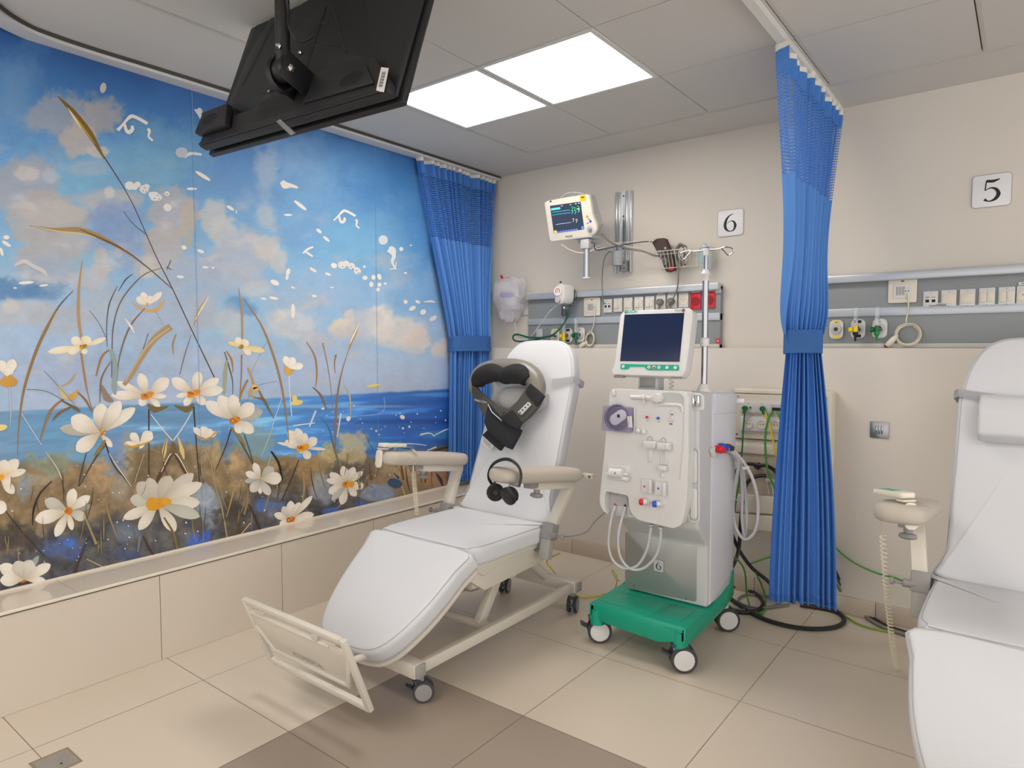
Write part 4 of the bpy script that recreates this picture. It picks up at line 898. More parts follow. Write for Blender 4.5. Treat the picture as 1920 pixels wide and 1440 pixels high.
# ------------------------------------------------------------------ headphones on the right armrest
t = thing('headphones', 'black over-ear headphones hanging from the front of an armrest', 'headphones', tuple(aX(945, 942, -1.70)))
hp = [aX(926, 912, -1.79), aX(917, 898, -1.80), aX(917, 884, -1.79), aX(926, 869, -1.75), aX(944, 861, -1.69), aX(960, 864, -1.64), aX(973, 876, -1.61), aX(977, 893, -1.60), aX(973, 912, -1.60)]
P = smooth(hp, 5); b = B(black)
ctr = sum(P, Vector()) / len(P); prev = None
ax_ = (aX(945, 900, -1.7) - CAM).normalized(); ax_ = (ax_ - Vector((0, 0, ax_.z * .5))).normalized()
for i, p in enumerate(P):
    rad = (p - ctr); rad = (rad - ax_ * rad.dot(ax_)).normalized(); e = (i / (len(P) - 1)); wd = .011 + .014 * math.sin(PI * e)
    r = [b.bm.verts.new(p + rad * q * .0055 + ax_ * s_ * wd) for q, s_ in ((1, -1), (1, 1), (-1, 1), (-1, -1))]
    if prev:
        for q in range(4): b.face([prev[q], prev[(q + 1) % 4], r[(q + 1) % 4], r[q]])
    prev = r
b.obj('headband', t, ang=40)
for (ex, ey, xx, nd) in ((929, 923, -1.77, (.55, -.75, .05)), (954, 930, -1.63, (-.10, -.95, -.25))):
    c = aX(ex, ey, xx); nd = Vector(nd).normalized()
    b = B(black); b.lathe(c - nd * .012, nd, [(0, .012), (.002, .033), (.008, .038), (.018, .038), (.024, .029), (.024, .014)], 24)
    cup = b.obj('ear_cup', t)
    b = B(blackf); b.torus(c - nd * .018 if xx > -1.7 else c + nd * .016, nd, .023, .011, 24, 8); b.obj('ear_cushion', cup)
    b = B(dgrey if xx < -1.7 else steel); b.tube([c + Vector((0, 0, .03)), c + Vector((.004 if xx > -1.7 else -.004, 0, .05)), P[-1] if xx > -1.7 else P[0]], .005, 8); b.obj('yoke', cup)
# ================================================================== DIALYSIS MACHINE
MX0, MX1, MF, MR = -1.50, -1.10, 2.84, 3.16
mach = thing('dialysis_machine', 'white and grey dialysis machine on a green wheeled base, beside the blue curtain', 'dialysis machine', (-1.32, 2.88, 0))
for x, y, a, br in ((-1.555, 2.65, -.95, True), (-1.13, 2.62, -.95, True), (-1.13, 3.14, -.9, False), (-1.52, 3.14, -.5, False)):
    caster(mach, x, y, .056, hub=white, ang=a, top=.15, wid=.021, gap=.014, brake=br)
b = B(green)
b.prism([(MX0 - .06, 2.60, .165), (MX1 + .0, 2.59, .165), (MX1 + .005, 3.17, .165), (MX0 - .06, 3.17, .165)], (0, 0, .037), bev=.012)
pr = [(0, .198), (0, .135), (.10, .118), (.34, .105), (.40, .12), (.465, .135), (.465, .198)]
b.prism([(MX0 - .06 + u * 1.0, 2.592, z) for u, z in pr], (0, .03, 0), bev=.008)
pr = [(0, .198), (0, .12), (.08, .112), (.48, .14), (.58, .17), (.58, .30), (.55, .295), (.52, .24), (.30, .20)]
b.prism([(MX1 + .006, 2.592 + u, z) for u, z in pr], (-.03, 0, 0), bev=.007); b.prism([(MX0 - .062, 2.592 + u, z) for u, z in pr], (.03, 0, 0), bev=.007)
b.cyl((MX1 - .028, 2.62, .10), (MX1 - .028, 2.62, .17), .033); b.cyl((MX0 - .032, 2.62, .10), (MX0 - .032, 2.62, .17), .033)
b.obj('green_base', mach)
b = B(green); b.prism([(x, y, .2015) for x, y in ((-1.525, 2.635), (-1.285, 2.635), (-1.265, 2.655), (-1.265, 2.80), (-1.525, 2.80))], (0, 0, .003), bev=.0015); b.prism([(x, y, .2015) for x, y in ((-1.255, 2.635), (-1.135, 2.635), (-1.135, 2.80), (-1.255, 2.80))], (0, 0, .0025), bev=.001); b.obj('base_tray', mach)
# body column
b = B(mbody)
prof = [(MF, .205), (MR, .205), (MR, 1.165), (2.715, 1.18), (2.715, .64), (2.735, .58), (MF, .49)]
b.prism([(MX0, y, z) for y, z in prof], (MX1 - MX0, 0, 0), bev=.014, seg=3)
b.obj('body', mach, 'grey body')
b = B(mside); b.prism([(MX1 - .006, y, z) for y, z in [(2.86, .215), (MR - .006, .30), (MR - .006, 1.15), (2.86, 1.165)]], (.012, 0, 0), bev=.004)
b.m(mside).prism([(MX1 - .006, y, z) for y, z in [(2.87, 1.075), (MR - .002, 1.06), (MR - .002, 1.14), (2.87, 1.168)]], (.018, 0, 0), bev=.004)
b.obj('side_panel', mach)
def fd(x, y, k=0.0, Y=2.655): return aY(x, y, Y - k)
def lf(x, y, k=0.0): return aY(x, y, MF - k)
b = B(mpanel); b.prism(round_poly([lf(*p, .002) for p in [(1172, 996), (1306, 1023), (1306, 1129), (1172, 1102)]], .015, 4), (0, .004, 0), bev=.001)
b.m(ink); [b.cyl(lf(*p, .003), lf(*p, .0), .003, seg=8) for p in ((1189, 1098), (1286, 1123))]
lp = b.obj('service_panel', mach, 'brushed grey lower panel')
b = B(lgrey); c = lf(1235, 1061, .003); b.prism([c + Vector((x, 0, z)) for x, z in rrect(.052, .058, .008)], (0, .001, 0)); b.m(ink)
b.torus(c, (0, 1, 0), .0, .0, 4, 3) if False else None
R_ = [c + Vector((x, -.0006, z)) for x, z in rrect(.052, .058, .008)]; b.tube(R_, .0006, 4, closed=True)
for st, ws in SIX: stroke(b, st, ws, lambda u, v: c + Vector(((u - .45) * .034, -.0008, (v - .5) * .036)))
b.obj('number_sticker', lp, 'sticker with the number 6')
# door with shaped lower edge
dp = [(1146, 729), (1287, 735), (1291, 742), (1291, 850), (1288, 930), (1284, 962), (1277, 985), (1262, 991), (1247, 987), (1213, 979), (1197, 975), (1184, 964), (1180, 952), (1178, 932), (1176, 929), (1136, 921), (1134, 929), (1134, 955), (1140, 965), (1130, 957), (1125, 946), (1124, 935), (1133, 850), (1143, 738)]
def shp(pts, Y): return [aY(x, y, Y) for x, y in pts]
b = B(white); b.prism(round_poly(shp(dp, 2.655), .012, 3), (0, .062, 0), bev=.012, seg=4)
b.obj('door', mach, 'white front door', ang=50)
b = B(mbody); b.prism(shp([(1134, 922), (1178, 930), (1181, 962), (1192, 972), (1142, 966), (1134, 955)], 2.70), (0, .02, 0), bev=.002)
b.m(head_m).prism(shp([(1136, 925), (1176, 932), (1178, 950), (1136, 945)], 2.695), (0, .004, 0))
b.obj('connector_bay', mach, 'recessed grey connector bay')
# recess moulding top right
b = B(lgrey); b.prism(round_poly([fd(*p, .001) for p in [(1240, 736), (1262, 736), (1276, 738), (1283, 745), (1284, 762), (1278, 757), (1240, 757)]], .01, 3), (0, .003, 0)); b.m(white)
b.tube(smooth([fd(*p, .003) for p in [(1232, 760), (1240, 758.5), (1272, 759.5), (1279, 764), (1279, 772)]], 5), .008, 8)
b.tube(smooth([fd(*p, .0) for p in [(1284, 744), (1285, 765), (1283, 830), (1277, 900)]], 5), .006, 8)
b.obj('door_moulding', mach)
b = B(white)
b.tube([fd(1183, 744.5, .004), fd(1226, 746.5, .004)], .0095, 12); b.ball(fd(1206, 745, .02), .011); b.cyl(fd(1206, 745, 0), fd(1206, 745, .02), .006); b.cyl(fd(1207, 750, .012), fd(1208, 756, .012), .005)
b.lathe(fd(1236, 746, -.002), (0, -1, 0), [(0, .024), (.02, .024), (.03, .018), (.032, .004)], 8)
b.box(fd(1226, 748, .008), (.02, .02, .03), bev=.004)
b.obj('line_clamp', mach)
# blood pump
pc = fd(1160, 785, .0)
pump = B(smoke)
def pq(x, y, k): return aY(x, y, 2.655 - k)
pump.prism(round_poly([pq(*p, .004) for p in [(1136, 760), (1189, 764), (1187, 811), (1133, 806)]], .006, 3), (0, -.028, 0), bev=.004)
po = pump.obj('blood_pump', mach, 'violet transparent blood pump cover')
b = B(dgrey); b.lathe(pq(1158, 783, .0), (0, -1, 0), [(0, .058), (.02, .058), (.024, .05), (.012, .046), (.012, .0)], 32)
b.m(M('rotor', 'b8b4c8', .35)); b.prism([pq(1158, 783, .040) + Vector((x * math.cos(.6) - z * math.sin(.6), 0, x * math.sin(.6) + z * math.cos(.6))) for x, z in rrect(.088, .05, .024)], (0, .015, 0), bev=.004)
b.m(ink).cyl(pq(1160, 780, .036), pq(1160, 780, .0425), .008, seg=12)
b.m(smoke).torus(pq(1158, 783, .034), (0, 1, 0), .06, .003, 32, 6)
b.obj('pump_rotor', po)
b = B(white); b.box(fd(1181, 791, .034), (.022, .004, .05), bev=.002, rot=Matrix.Rotation(-.1, 3, 'Y')); b.box(fd(1190, 786, .006), (.006, .012, .105), bev=.002); b.obj('pump_latch', po)
# small fittings
for (x, y, m_, r_) in ((1213, 782, red, .006), (1234, 784, blue, .006)):
    b = B(m_); b.ball(fd(x, y, .016), (r_, .009, r_)); b.cyl(fd(x, y, .012), fd(x + 2, y + 1, 0), .005); b.m(white).lathe(fd(x + 1, y, 0), (0, -1, 0), [(0, .011), (.006, .009), (.009, .005)], 14); b.m(teal).box(fd(x + 1.5, y + 7, .0015), (.007, .001, .003)); b.obj('pressure_port', mach, ('red' if m_ is red else 'blue') + ' pressure port')
b = B(white); b.prism([fd(*p, .008) for p in [(1257, 769), (1263, 770), (1262, 790), (1256, 789)]], (0, .012, 0), bev=.003); b.cyl(fd(1257, 786, .012), fd(1261, 787, .0), .009); b.m(ink).box(fd(1258, 795, .0015), (.014, .001, .004)); b.box(fd(1260, 777, .009), (.01, .001, .004)); b.obj('level_sensor', mach)
b = B(white); b.ball(fd(1151, 737, .006), (.010, .010, .018)); b.obj('hook_peg', mach)
b = B(white); b.ball(fd(1197, 808, .012), .011); b.ball(fd(1207, 810, .012), .011); b.box(fd(1199, 809, .004), (.05, .012, .014), bev=.005); b.obj('tube_guide', mach)
for x0, yt, y1, w1 in ((1220, 826, 870, .016), (1245, 829, 0, .016)):
    b = B(white)
    b.box(fd(x0, yt + 7.5, .018), (.058, .03, .03), bev=.004); b.box(fd(x0 + 8, yt + 8, .022), (.018, .034, .024), bev=.003)
    b.obj('chamber_holder', mach)
    b = B(lgrey); b.lathe(fd(x0, yt - 3, -.003), (0, -1, 0), [(0, .014), (.006, .014), (.007, .012), (.003, .008), (.003, .0)], 20)
    b.m(white)
    if y1: b.prism([fd(x0 - 5, yt + 14, .004), fd(x0 + 4, yt + 15, .004), fd(x0 + 3, y1 - 6, .004), fd(x0 - 2, y1 - 2, .004), fd(x0 - 6, y1 - 6, .004)], (0, .005, 0), bev=.002)
    else: b.tube([fd(x0 - 4, yt + 16, .003), fd(x0 - 5, yt + 42, .003)], .004, 8); b.tube([fd(x0 + 4, yt + 16, .003), fd(x0 + 4, yt + 42, .003)], .004, 8); b.box(fd(x0 - 2, yt + 48, .014), (.036, .026, .022), bev=.003); b.ball(fd(x0 - 3, yt + 62, .002), (.009, .006, .014))
    b.obj('chamber_slot', mach)
# heparin holder roll
b = B(white); b.prism([fd(*p, .004) for p in [(1140, 870), (1181, 874), (1178, 905), (1138, 899)]], (0, .01, 0), bev=.003); b.box(fd(1158, 893, .016), (.115, .03, .018), bev=.004, rot=Matrix.Rotation(.1, 3, 'Y'))
b.cyl(fd(1142, 887, .024), fd(1177, 890, .024), .007); b.cyl(fd(1145, 886, .026), fd(1168, 888, .026), .022, seg=24); b.m(blue).cyl(fd(1153, 887, .049), fd(1153, 887, .044), .004, seg=10); b.obj('syringe_holder', mach)
for px_, c_ in (([(1203, 898), (1222, 899), (1219, 926), (1203, 924)], red), ([(1229, 902), (1248, 904), (1246, 930), (1227, 927)], blue)):
    b = B(white); b.prism([fd(*p, .012) for p in px_], (0, .016, 0), bev=.003); q = fd(px_[1][0] - 2, (px_[1][1] + px_[2][1]) / 2, .016); b.box(q, (.012, .02, .06), bev=.003)
    b.m(c_); q = fd(px_[0][0] + 5, px_[0][1] + 14, .0135); b.cyl(q, q + Vector((0, .003, 0)), .0045, seg=12); b.obj('tube_clamp', mach, ('red' if c_ is red else 'blue') + ' dotted tube clamp')
for x, y, c_ in ((1199, 941, red), (1224, 945, blue)):
    a = fd(x - 1, y, .034); e = fd(x + 14, y, .016)
    b = B(c_); b.tube([a, a.lerp(e, .12), a.lerp(e, .5)], [.009, .0145, .0145], 16); b.m(white).tube([a.lerp(e, .5), e], [.0115, .0115], 14); b.cyl(e, e + Vector((.004, .03, 0)), .012); b.obj('coupling_plug', mach, ('red' if c_ is red else 'blue') + ' and white coupling')
b = B(lgrey)
for x in (1220.5, 1238.5): b.lathe(aY(x, 985 + (x - 1220) * .25, 2.68), (0, 0, -1), [(-.004, .012), (.002, .012), (.003, .006)], 16)
b.obj('tube_outlet', mach)
# clamp and grips on the corner
def col(x, y, k=0.0): return aY(x, y, 2.712 - k)
b = B(white); b.prism(round_poly([col(*p, .002) for p in [(1293, 741), (1306, 736), (1320, 741), (1320, 770), (1293, 768)]], .012, 3), (0, .01, 0), bev=.003); b.m(chrome)
for q in (0, 1): b.tube(smooth([col(1298.5 + 12 * q, 746, .004), col(1302 + 5 * q, 744, .022), col(1304.5 + 1.5 * q, 752, .028)], 4), .007, 8); b.box(col(1300.5 + 9 * q, 752, .018), (.015, .02, .05), bev=.004)
b.obj('filter_clamp', mach, 'chrome spring clamp')
for y0, y1 in ((845, 906), (915, 973)):
    b = B(white); w2 = 6.8; b.prism(round_poly([col(*p, .005) for p in [(1301 - w2, y0), (1301 + w2 - 1, y0 + 1), (1301 + w2 - 1, y1), (1301 - w2, y1 - 1)]], .013, 5), (0, .008, 0), bev=.003); b.obj('side_grip', mach)
b = B(lgrey); R_ = round_poly([col(*p, .001) for p in [(1291.5, 839), (1310.5, 840), (1310.5, 979), (1291.5, 977)]], .018, 5); b.m(white).tube(R_, .003, 6, closed=True); b.obj('grip_surround', mach)
b = B(white); b.cyl((MX1 - .02, MR - .015, 1.115), (MX1 + .045, MR - .005, 1.115), .014); b.obj('rear_handle', mach)
# monitor
SO = Vector((-1.335, 2.735, 1.235)); MT = math.radians(14); SU = Vector((0, math.sin(MT), math.cos(MT))); SN = Vector((0, -math.cos(MT), math.sin(MT)))
def ms(x, y, k=0.0): return aP(x, y, SO + SN * (.03 + k), SN)
b = B(white)
b.prism(round_poly([ms(*p) for p in [(1163, 590), (1170, 583), (1292, 577), (1298, 582), (1299, 590), (1292, 650), (1285, 696), (1278, 706), (1150, 702), (1146, 697), (1152, 684), (1155, 662)]], .012, 4), -SN * .06, bev=.010, seg=3)
mo = b.obj('monitor', mach, 'white tilted touch monitor', ang=50)
b = B(screen); b.prism([ms(*p, .0012) for p in [(1171, 590), (1283, 586.5), (1274, 678.5), (1162.5, 677)]], -SN * .003); b.obj('monitor_screen', mo)
b = B(teal); b.prism(round_poly([ms(*p, .0015) for p in [(1163.5, 682), (1216, 683.5), (1273, 684), (1273.5, 695), (1215, 694.5), (1211, 692), (1209, 688), (1181, 687.5), (1178, 692.5), (1163, 692.5)]], .006, 3), -SN * .003)
b.obj('button_strip', mo, 'green button strip')
b = B(white)
for x, y in ((1168.5, 687), (1216.5, 688.3), (1226, 688.5), (1235.5, 688.7), (1250.5, 689), (1266, 689.2)): b.lathe(ms(x, y, .0015), SN, [(0, .0075), (.001, .0072), (.0012, 0)], 14)
b.m(red).lathe(ms(1226, 689.3, .0027), SN, [(0, .005), (.0005, .005), (.0006, 0)], 10)
b.m(ink)
for x, y in ((1216.5, 688.3), (1235.5, 688.7)): b.lathe(ms(x, y, .0027), SN, [(0, .0022), (.0004, .0022), (.0005, 0)], 6)
b.obj('buttons', mo)
b = B(teal); xd = (ms(1283, 586.5) - ms(1171, 590)).normalized(); xd = Vector((1, 0, 0))
add_text(b, 'B', .019, ms(1172.5, 585.2, .0012), xd, SU, True); add_text(b, 'BRAUN', .019, ms(1183.5, 584.8, .0012), xd, SU, True); b.obj('maker_lettering', mo); b = B(teal); add_text(b, 'Dialog', .017, ms(1273.5, 581.7, .0012), xd, SU)
b.m(M('brand_red', 'b02848', .5)).torus(ms(1281.5, 581.5, .0014), SN, .006, .0015, 16, 4); b.tube([ms(1279.9, 581.5, .0016), ms(1283.1, 581.5, .0016)], .001, 4); b.tube([ms(1281.5, 579.9, .0016), ms(1281.5, 583.1, .0016)], .001, 4)
b.obj('printed_lettering', mo)
b = B(lgrey); b.box((-1.365, 2.80, 1.215), (.10, .07, .075), bev=.008); b.m(grey_m).box((-1.365, 2.763, 1.215), (.075, .006, .05), bev=.003); b.obj('monitor_neck', mach)
for x in (1162, 1270): b = B(grey_m); b.box(ms(x, 706, -.03), (.05, .03, .012), bev=.004); b.obj('monitor_foot', mo)
b = B(crmc); coil(b, [Vector((-1.285, 2.86, 1.30)), Vector((-1.287, 2.85, 1.24)), Vector((-1.285, 2.84, 1.18))], .010, .0025, 7); b.obj('monitor_cord', mach)
# drip pole
PXY = aY(1320, 725, 2.86); px0 = (PXY.x, 2.86)
b = B(white); b.lathe((px0[0], px0[1], 1.165), (0, 0, 1), [(0, .034), (.02, .03), (.045, .016)], 20); b.lathe((px0[0], px0[1], 1.375), (0, 0, 1), [(0, .015), (.002, .02), (.035, .021), (.04, .014)], 18); b.lathe((px0[0], px0[1], 1.685), (0, 0, 1), [(-.02, .014), (0, .016), (.005, .02), (.012, .021), (.02, .015), (.03, .013)], 18); b.obj('pole_collar', mach)
b = B(steel); b.cyl((px0[0], px0[1], 1.18), (px0[0], px0[1], 1.70), .0135, seg=20); b.cyl((px0[0], px0[1], 1.68), (px0[0], px0[1], 1.80), .009, seg=16); po = b.obj('drip_pole', mach, 'steel drip pole')
b = B(white); b.lathe((px0[0], px0[1], 1.775), (0, 0, 1), [(0, .012), (.03, .0135), (.036, .012)], 16); b.m(blue).torus((px0[0], px0[1], 1.809), (0, 0, 1), .011, .003, 16, 6)
b.m(steel)
zt = 1.80
for s in (-1, 1):
    q = Vector((px0[0], px0[1], zt)); b.tube(smooth([q, q + Vector((s * .05, 0, -.002)), q + Vector((s * .085, 0, .004)), q + Vector((s * .115, 0, -.004)), q + Vector((s * .118, 0, -.022)), q + Vector((s * .10, 0, -.032)), q + Vector((s * .08, 0, -.012)), q + Vector((s * .066, 0, .002))], 5), .0028, 6)
b.obj('drip_hook', po)
# side couplings and hoses
b = B(white); b.prism(round_poly([aX(*p, MX1 + .014) for p in [(1334, 842), (1362, 826), (1368, 840), (1358, 850), (1338, 858)]], .012, 3), (-.012, 0, 0), bev=.003); b.obj('coupling_plate', mach)
for x, y, c_ in ((1346, 842, red), (1352, 838, blue), (1353.5, 842, grey_m), (1362, 839, dgrey)):
    q = aX(x, y, MX1 + .02); b = B(c_); b.lathe(q, (1, -.1, -.05), [(-.02, .012), (0, .018), (.018, .018), (.022, .013), (.034, .012)], 16); b.obj('hose_coupling', mach)
HY = 3.05
for pts in ([(1352, 844, 3.0), (1372, 848, 3.05), (1385, 868, 3.1), (1376, 920, 3.15), (1376, 975, 3.15), (1390, 1007, 3.15), (1406, 1008, 3.15), (1419, 985, 3.15), (1421, 940, 3.15), (1412, 900, 3.12), (1395, 868, 3.1), (1372, 842, 3.05), (1360, 838, 3.0)],
            [(1362, 845, 3.0), (1378, 852, 3.1), (1392, 880, 3.15), (1398, 930, 3.2), (1400, 980, 3.2), (1396, 1009, 3.2)],
            [(1356, 842, 3.0), (1368, 850, 3.08), (1386, 870, 3.13), (1392, 920, 3.18), (1391, 970, 3.18), (1396, 1009, 3.18)],
            [(1342, 860, 2.98), (1345, 885, 3.0), (1355, 915, 3.1), (1372, 930, 3.2), (1384, 940, 3.2)]):
    b = B(tube_m); b.tube(smooth([aY(x, y, v) for x, y, v in pts], 7), .0075 if pts[0][0] != 1342 else .0035, 8); b.obj('side_hose', mach)
b = B(white); b.box(aY(1398, 877, 3.08), (.03, .016, .012), bev=.003); b.cyl(aY(1394, 879, 3.07), aY(1404, 875, 3.07), .006); b.obj('hose_clip', mach)
for pts in ([(1150, 955, 2.68), (1144, 985, 2.66), (1141, 1020, 2.66), (1149, 1050, 2.66), (1170, 1065, 2.67), (1195, 1060, 2.68), (1213, 1030, 2.68), (1221, 988, 2.68)],
            [(1170, 958, 2.68), (1160, 1000, 2.66), (1162, 1040, 2.66), (1180, 1065, 2.67), (1205, 1066, 2.68), (1228, 1045, 2.68), (1238, 1015, 2.68), (1239, 989, 2.68)]):
    b = B(tube_m); b.tube(smooth([aY(*p) for p in pts], 7), .0062, 8); b.obj('front_tube', mach)
b = B(white); [b.cyl(aY(x, y, 2.69), aY(x - 2, y + 10, 2.68), .005, seg=10) for x, y in ((1153, 948), (1172, 950))]; b.m(red).ball(aY(1153, 946, 2.69), .005); b.m(ink).ball(aY(1172, 948, 2.69), .005); b.obj('tube_connector', mach)
# ================================================================== TELEVISION ON ITS CEILING POLE
TB = Vector((-2.447, 1.302, 2.09)); TX = Vector((-1.473 + 2.447, .074, 0)).normalized(); TW = .975; TH = .57
TA = math.radians(20); TN = TX.cross(Vector((0, 0, 1))).normalized(); TN = -TN if TN.y > 0 else TN      # towards the camera side, level
TU = Vector((-TN.x * math.sin(TA), -TN.y * math.sin(TA), math.cos(TA))).normalized(); TN = TX.cross(TU).normalized(); TN = -TN if TN.y > 0 else TN
def tv(x, v, k=0.0): return TB + TX * x + TU * v + TN * k
def tvp(x, y, k=0.0): return aP(x, y, TB + TN * k, TN)
t = thing('television', 'black flat television seen from behind, tilted under the ceiling', 'television', tuple(tv(TW / 2, 0, 0)))
b = B(black); b.prism([tv(0, 0), tv(TW, 0), tv(TW, TH), tv(0, TH)], -TN * .022, bev=.004); b.obj('bezel', t)
b = B(M('screen_black', '0b0b0d', .15)); b.prism([tv(.012, .016, -.0225), tv(TW - .012, .016, -.0225), tv(TW - .012, TH - .012, -.0225), tv(.012, TH - .012, -.0225)], -TN * .001); b.obj('screen', t)
shell = M('tv_shell', '1d1e21', .5, var=.06, bump=.2, scale=500)
b = B(shell); b.prism([tv(.015, .012), tv(TW - .015, .012), tv(TW - .01, TH - .02), tv(.06, TH - .02)], TN * .018, bev=.008)
# tapering back: raised middle with diagonal creases
def ridge(pts, base, k): # frustum
    lo = [tv(x, v, .017) for x, v in base]; hi = [tv(x, v, k) for x, v in pts]
    L = [b.bm.verts.new(p) for p in lo]; H = [b.bm.verts.new(p) for p in hi]
    b.face(H)
    for i in range(len(L)): b.face([L[i], L[(i + 1) % len(L)], H[(i + 1) % len(L)], H[i]])
ridge([(.12, .16), (.62, .16), (.70, .22), (.60, .50), (.46, .54), (.22, .50), (.16, .40)], [(.05, .13), (.66, .13), (.80, .18), (.66, .55), (.46, .56), (.15, .55), (.08, .40)], .038)
bmesh.ops.recalc_face_normals(b.bm, faces=b.bm.faces)
b.obj('back_shell', t, ang=20)
for a_, c_ in (((.15, .24), (.22, .48)), ((.24, .48), (.56, .38)), ((.52, .30), (.66, .25)), ((.50, .54), (.70, .22))):
    b = B(shell); b.tube([tv(a_[0], a_[1], .034), tv(c_[0], c_[1], .034)], .007, 6); b.obj('shell_rib', t)
b = B(shell)
hp_ = [(0.01, .0), (TW - .01, .0), (TW - .015, .035), (.86, .15), (.80, .17), (.46, .17), (.28, .10), (.17, .10), (.17, .135), (.01, .125)]
L = [tv(x, v, .012) for x, v in hp_]; b.prism(L, TN * .038, bev=.010)
b.prism([tv(.012, .035, .05), tv(.20, .035, .05), tv(.17, .13, .05), (tv(.02, .125, .05))], TN * .03, bev=.008)
b.prism([tv(.58, .045, .05), tv(.90, .04, .05), (tv(.84, .12, .05)), tv(.60, .12, .05)], TN * .008, bev=.003)
b.prism([tv(.02, .002, .05), tv(TW - .04, .002, .05), tv(TW - .06, .012, .05), tv(.03, .012, .05)], TN * .006, bev=.001)
hs_ = b.obj('lower_housing', t)
grm = M('grille_dark', '0a0a0b', .7)
for x0, y0, w_, h_, n_ in ((.04, .055, .09, .045, 9), (.74, .055, .10, .05, 14)):
    b = B(grm)
    for i in range(n_):
        f = (i + .5) / n_; hh = h_ * math.sqrt(max(0.05, 1 - (2 * f - 1) ** 2)); x = x0 + w_ * f; kk = .0803 if x < .2 else .0583
        b.prism([tv(x, y0 + h_ / 2 - hh / 2, kk), tv(x + .003, y0 + h_ / 2 - hh / 2, kk), tv(x + .008, y0 + h_ / 2 + hh / 2, kk), tv(x + .005, y0 + h_ / 2 + hh / 2, kk)], TN * .0004)
    b.obj('speaker_grille', hs_)
b = B(grm)
for i in range(26):
    for j in range(9): b.poly([tv(.33 + .009 * i + dx, .035 + .009 * j + dy, .0504) for dx, dy in ((0, 0), (.005, 0), (.005, .005), (0, .005))])
b.obj('vent_holes', hs_)
b = B(white); b.prism([tvp(*p, .054) for p in [(715, 126), (729, 128), (720, 173), (705, 171)]], TN * .0006)
b.m(ink)
for i in range(16):
    f = i / 16; y_ = 134 + 30 * f; b.poly([tvp(x_ - 7.5 * f, y_ + dy, .0549) for x_, dy in ((716.5, 0), (724, .6), (723.6, .6 + (1.2 if i % 3 else .6)), (716.1, (1.2 if i % 3 else .6)))])
b.obj('barcode_label', t, 'white barcode label')
b = B(clear); b.prism([tvp(*p, .055) for p in [(522, 232), (530, 227), (556, 250), (547, 255)]], TN * .012, bev=.003); b.obj('clear_clip', t, 'clear plastic clip')
b = B(black); b.prism([tv(.30, .16, .036), tv(.50, .16, .036), tv(.52, .20, .036), tv(.52, .46, .036), tv(.34, .40, .036), tv(.30, .36, .036)], TN * .004, bev=.001)
b.m(chrome)
for p in ((505, 172), (545, 158), (562, 99)): q = tvp(*p, .046); b.lathe(q, TN, [(0, .007), (.004, .006), (.005, .002)], 8)
b.obj('mounting_plate', t)
J = tvp(531, 133, .13)
t2 = thing('ceiling_pole_mount', 'black pole mount hanging from the ceiling and holding the television', 'bracket', (J.x, J.y, J.z - .05))
b = B(black); b.cyl((J.x, J.y, J.z - .03), (J.x, J.y, ZC), .0225, seg=24); b.lathe((J.x, J.y, ZC - .02), (0, 0, 1), [(0, .03), (.004, .07), (.02, .075)], 24); b.obj('pole', t2)
b = B(black)
axd = TX
b.lathe(J - axd * .035, axd, [(0, .036), (.008, .041), (.016, .036), (.055, .036), (.062, .041), (.07, .036)], 24)
b.prism([J + TN * .03 + TU * .05 - axd * .03, J - TN * .085 + TU * .045 - axd * .03, J - TN * .085 - TU * .045 - axd * .03, J + TN * .03 - TU * .045 - axd * .03], axd * .006, bev=.002)
b.prism([J + TN * .03 + TU * .05 + axd * .03, J - TN * .085 + TU * .045 + axd * .03, J - TN * .085 - TU * .045 + axd * .03, J + TN * .03 - TU * .045 + axd * .03], axd * .006, bev=.002)
b.torus(J - TN * .01 - axd * .02, axd, .052, .010, 24, 6, 2.4, 5.6)
b.obj('tilt_joint', t2)
for q, d_, r_ in ((J + axd * .036, axd, .013), (J + Vector((.012, -.02, .065)), Vector((.3, -.9, 0)), .010)):
    b = B(chrome); b.lathe(q, d_, [(0, r_), (.006, r_), (.009, r_ * .7), (.014, r_ * .45)], 6); b.obj('bolt', t2)
b = B(blkc)
b.tube(smooth([(J.x + .035, J.y, ZC), (J.x + .038, J.y - .01, 2.5), (J.x + .032, J.y, 2.42), (J.x + .045, J.y - .005, J.z + .12), (J.x + .06, J.y + .02, J.z + .08), (J.x + .09, J.y + .05, J.z + .1)], 6), .004, 6)
b.obj('power_cable', t2)

# ================================================================== CURTAINS AND THEIR RAILS
netm = bpy.data.materials.new('curtain_net'); netm.use_nodes = True; nt = netm.node_tree
bs = nt.nodes['Principled BSDF']; bs.inputs['Base Color'].default_value = (*lin('457bca'), 1); bs.inputs['Roughness'].default_value = .75
tcn = nt.nodes.new('ShaderNodeTexCoord'); sp = nt.nodes.new('ShaderNodeSeparateXYZ'); nt.links.new(tcn.outputs['UV'], sp.inputs[0])
def mth(op, a, v):
    n_ = nt.nodes.new('ShaderNodeMath'); n_.operation = op; nt.links.new(a, n_.inputs[0])
    if isinstance(v, (int, float)): n_.inputs[1].default_value = v
    else: nt.links.new(v, n_.inputs[1])
    return n_.outputs[0]
def holes(src, freq, half):
    a = mth('FRACT', mth('MULTIPLY', src, freq), 0); a = mth('ABSOLUTE', mth('SUBTRACT', a, .5), 0); return mth('LESS_THAN', a, half)
hu, hv = holes(sp.outputs[0], 62.0, .34), holes(sp.outputs[1], 70.0, .30)
hh = mth('MULTIPLY', hu, hv); inv = nt.nodes.new('ShaderNodeMath'); inv.operation = 'SUBTRACT'; inv.inputs[0].default_value = 1.0; nt.links.new(hh, inv.inputs[1])
nt.links.new(inv.outputs[0], bs.inputs['Alpha'])
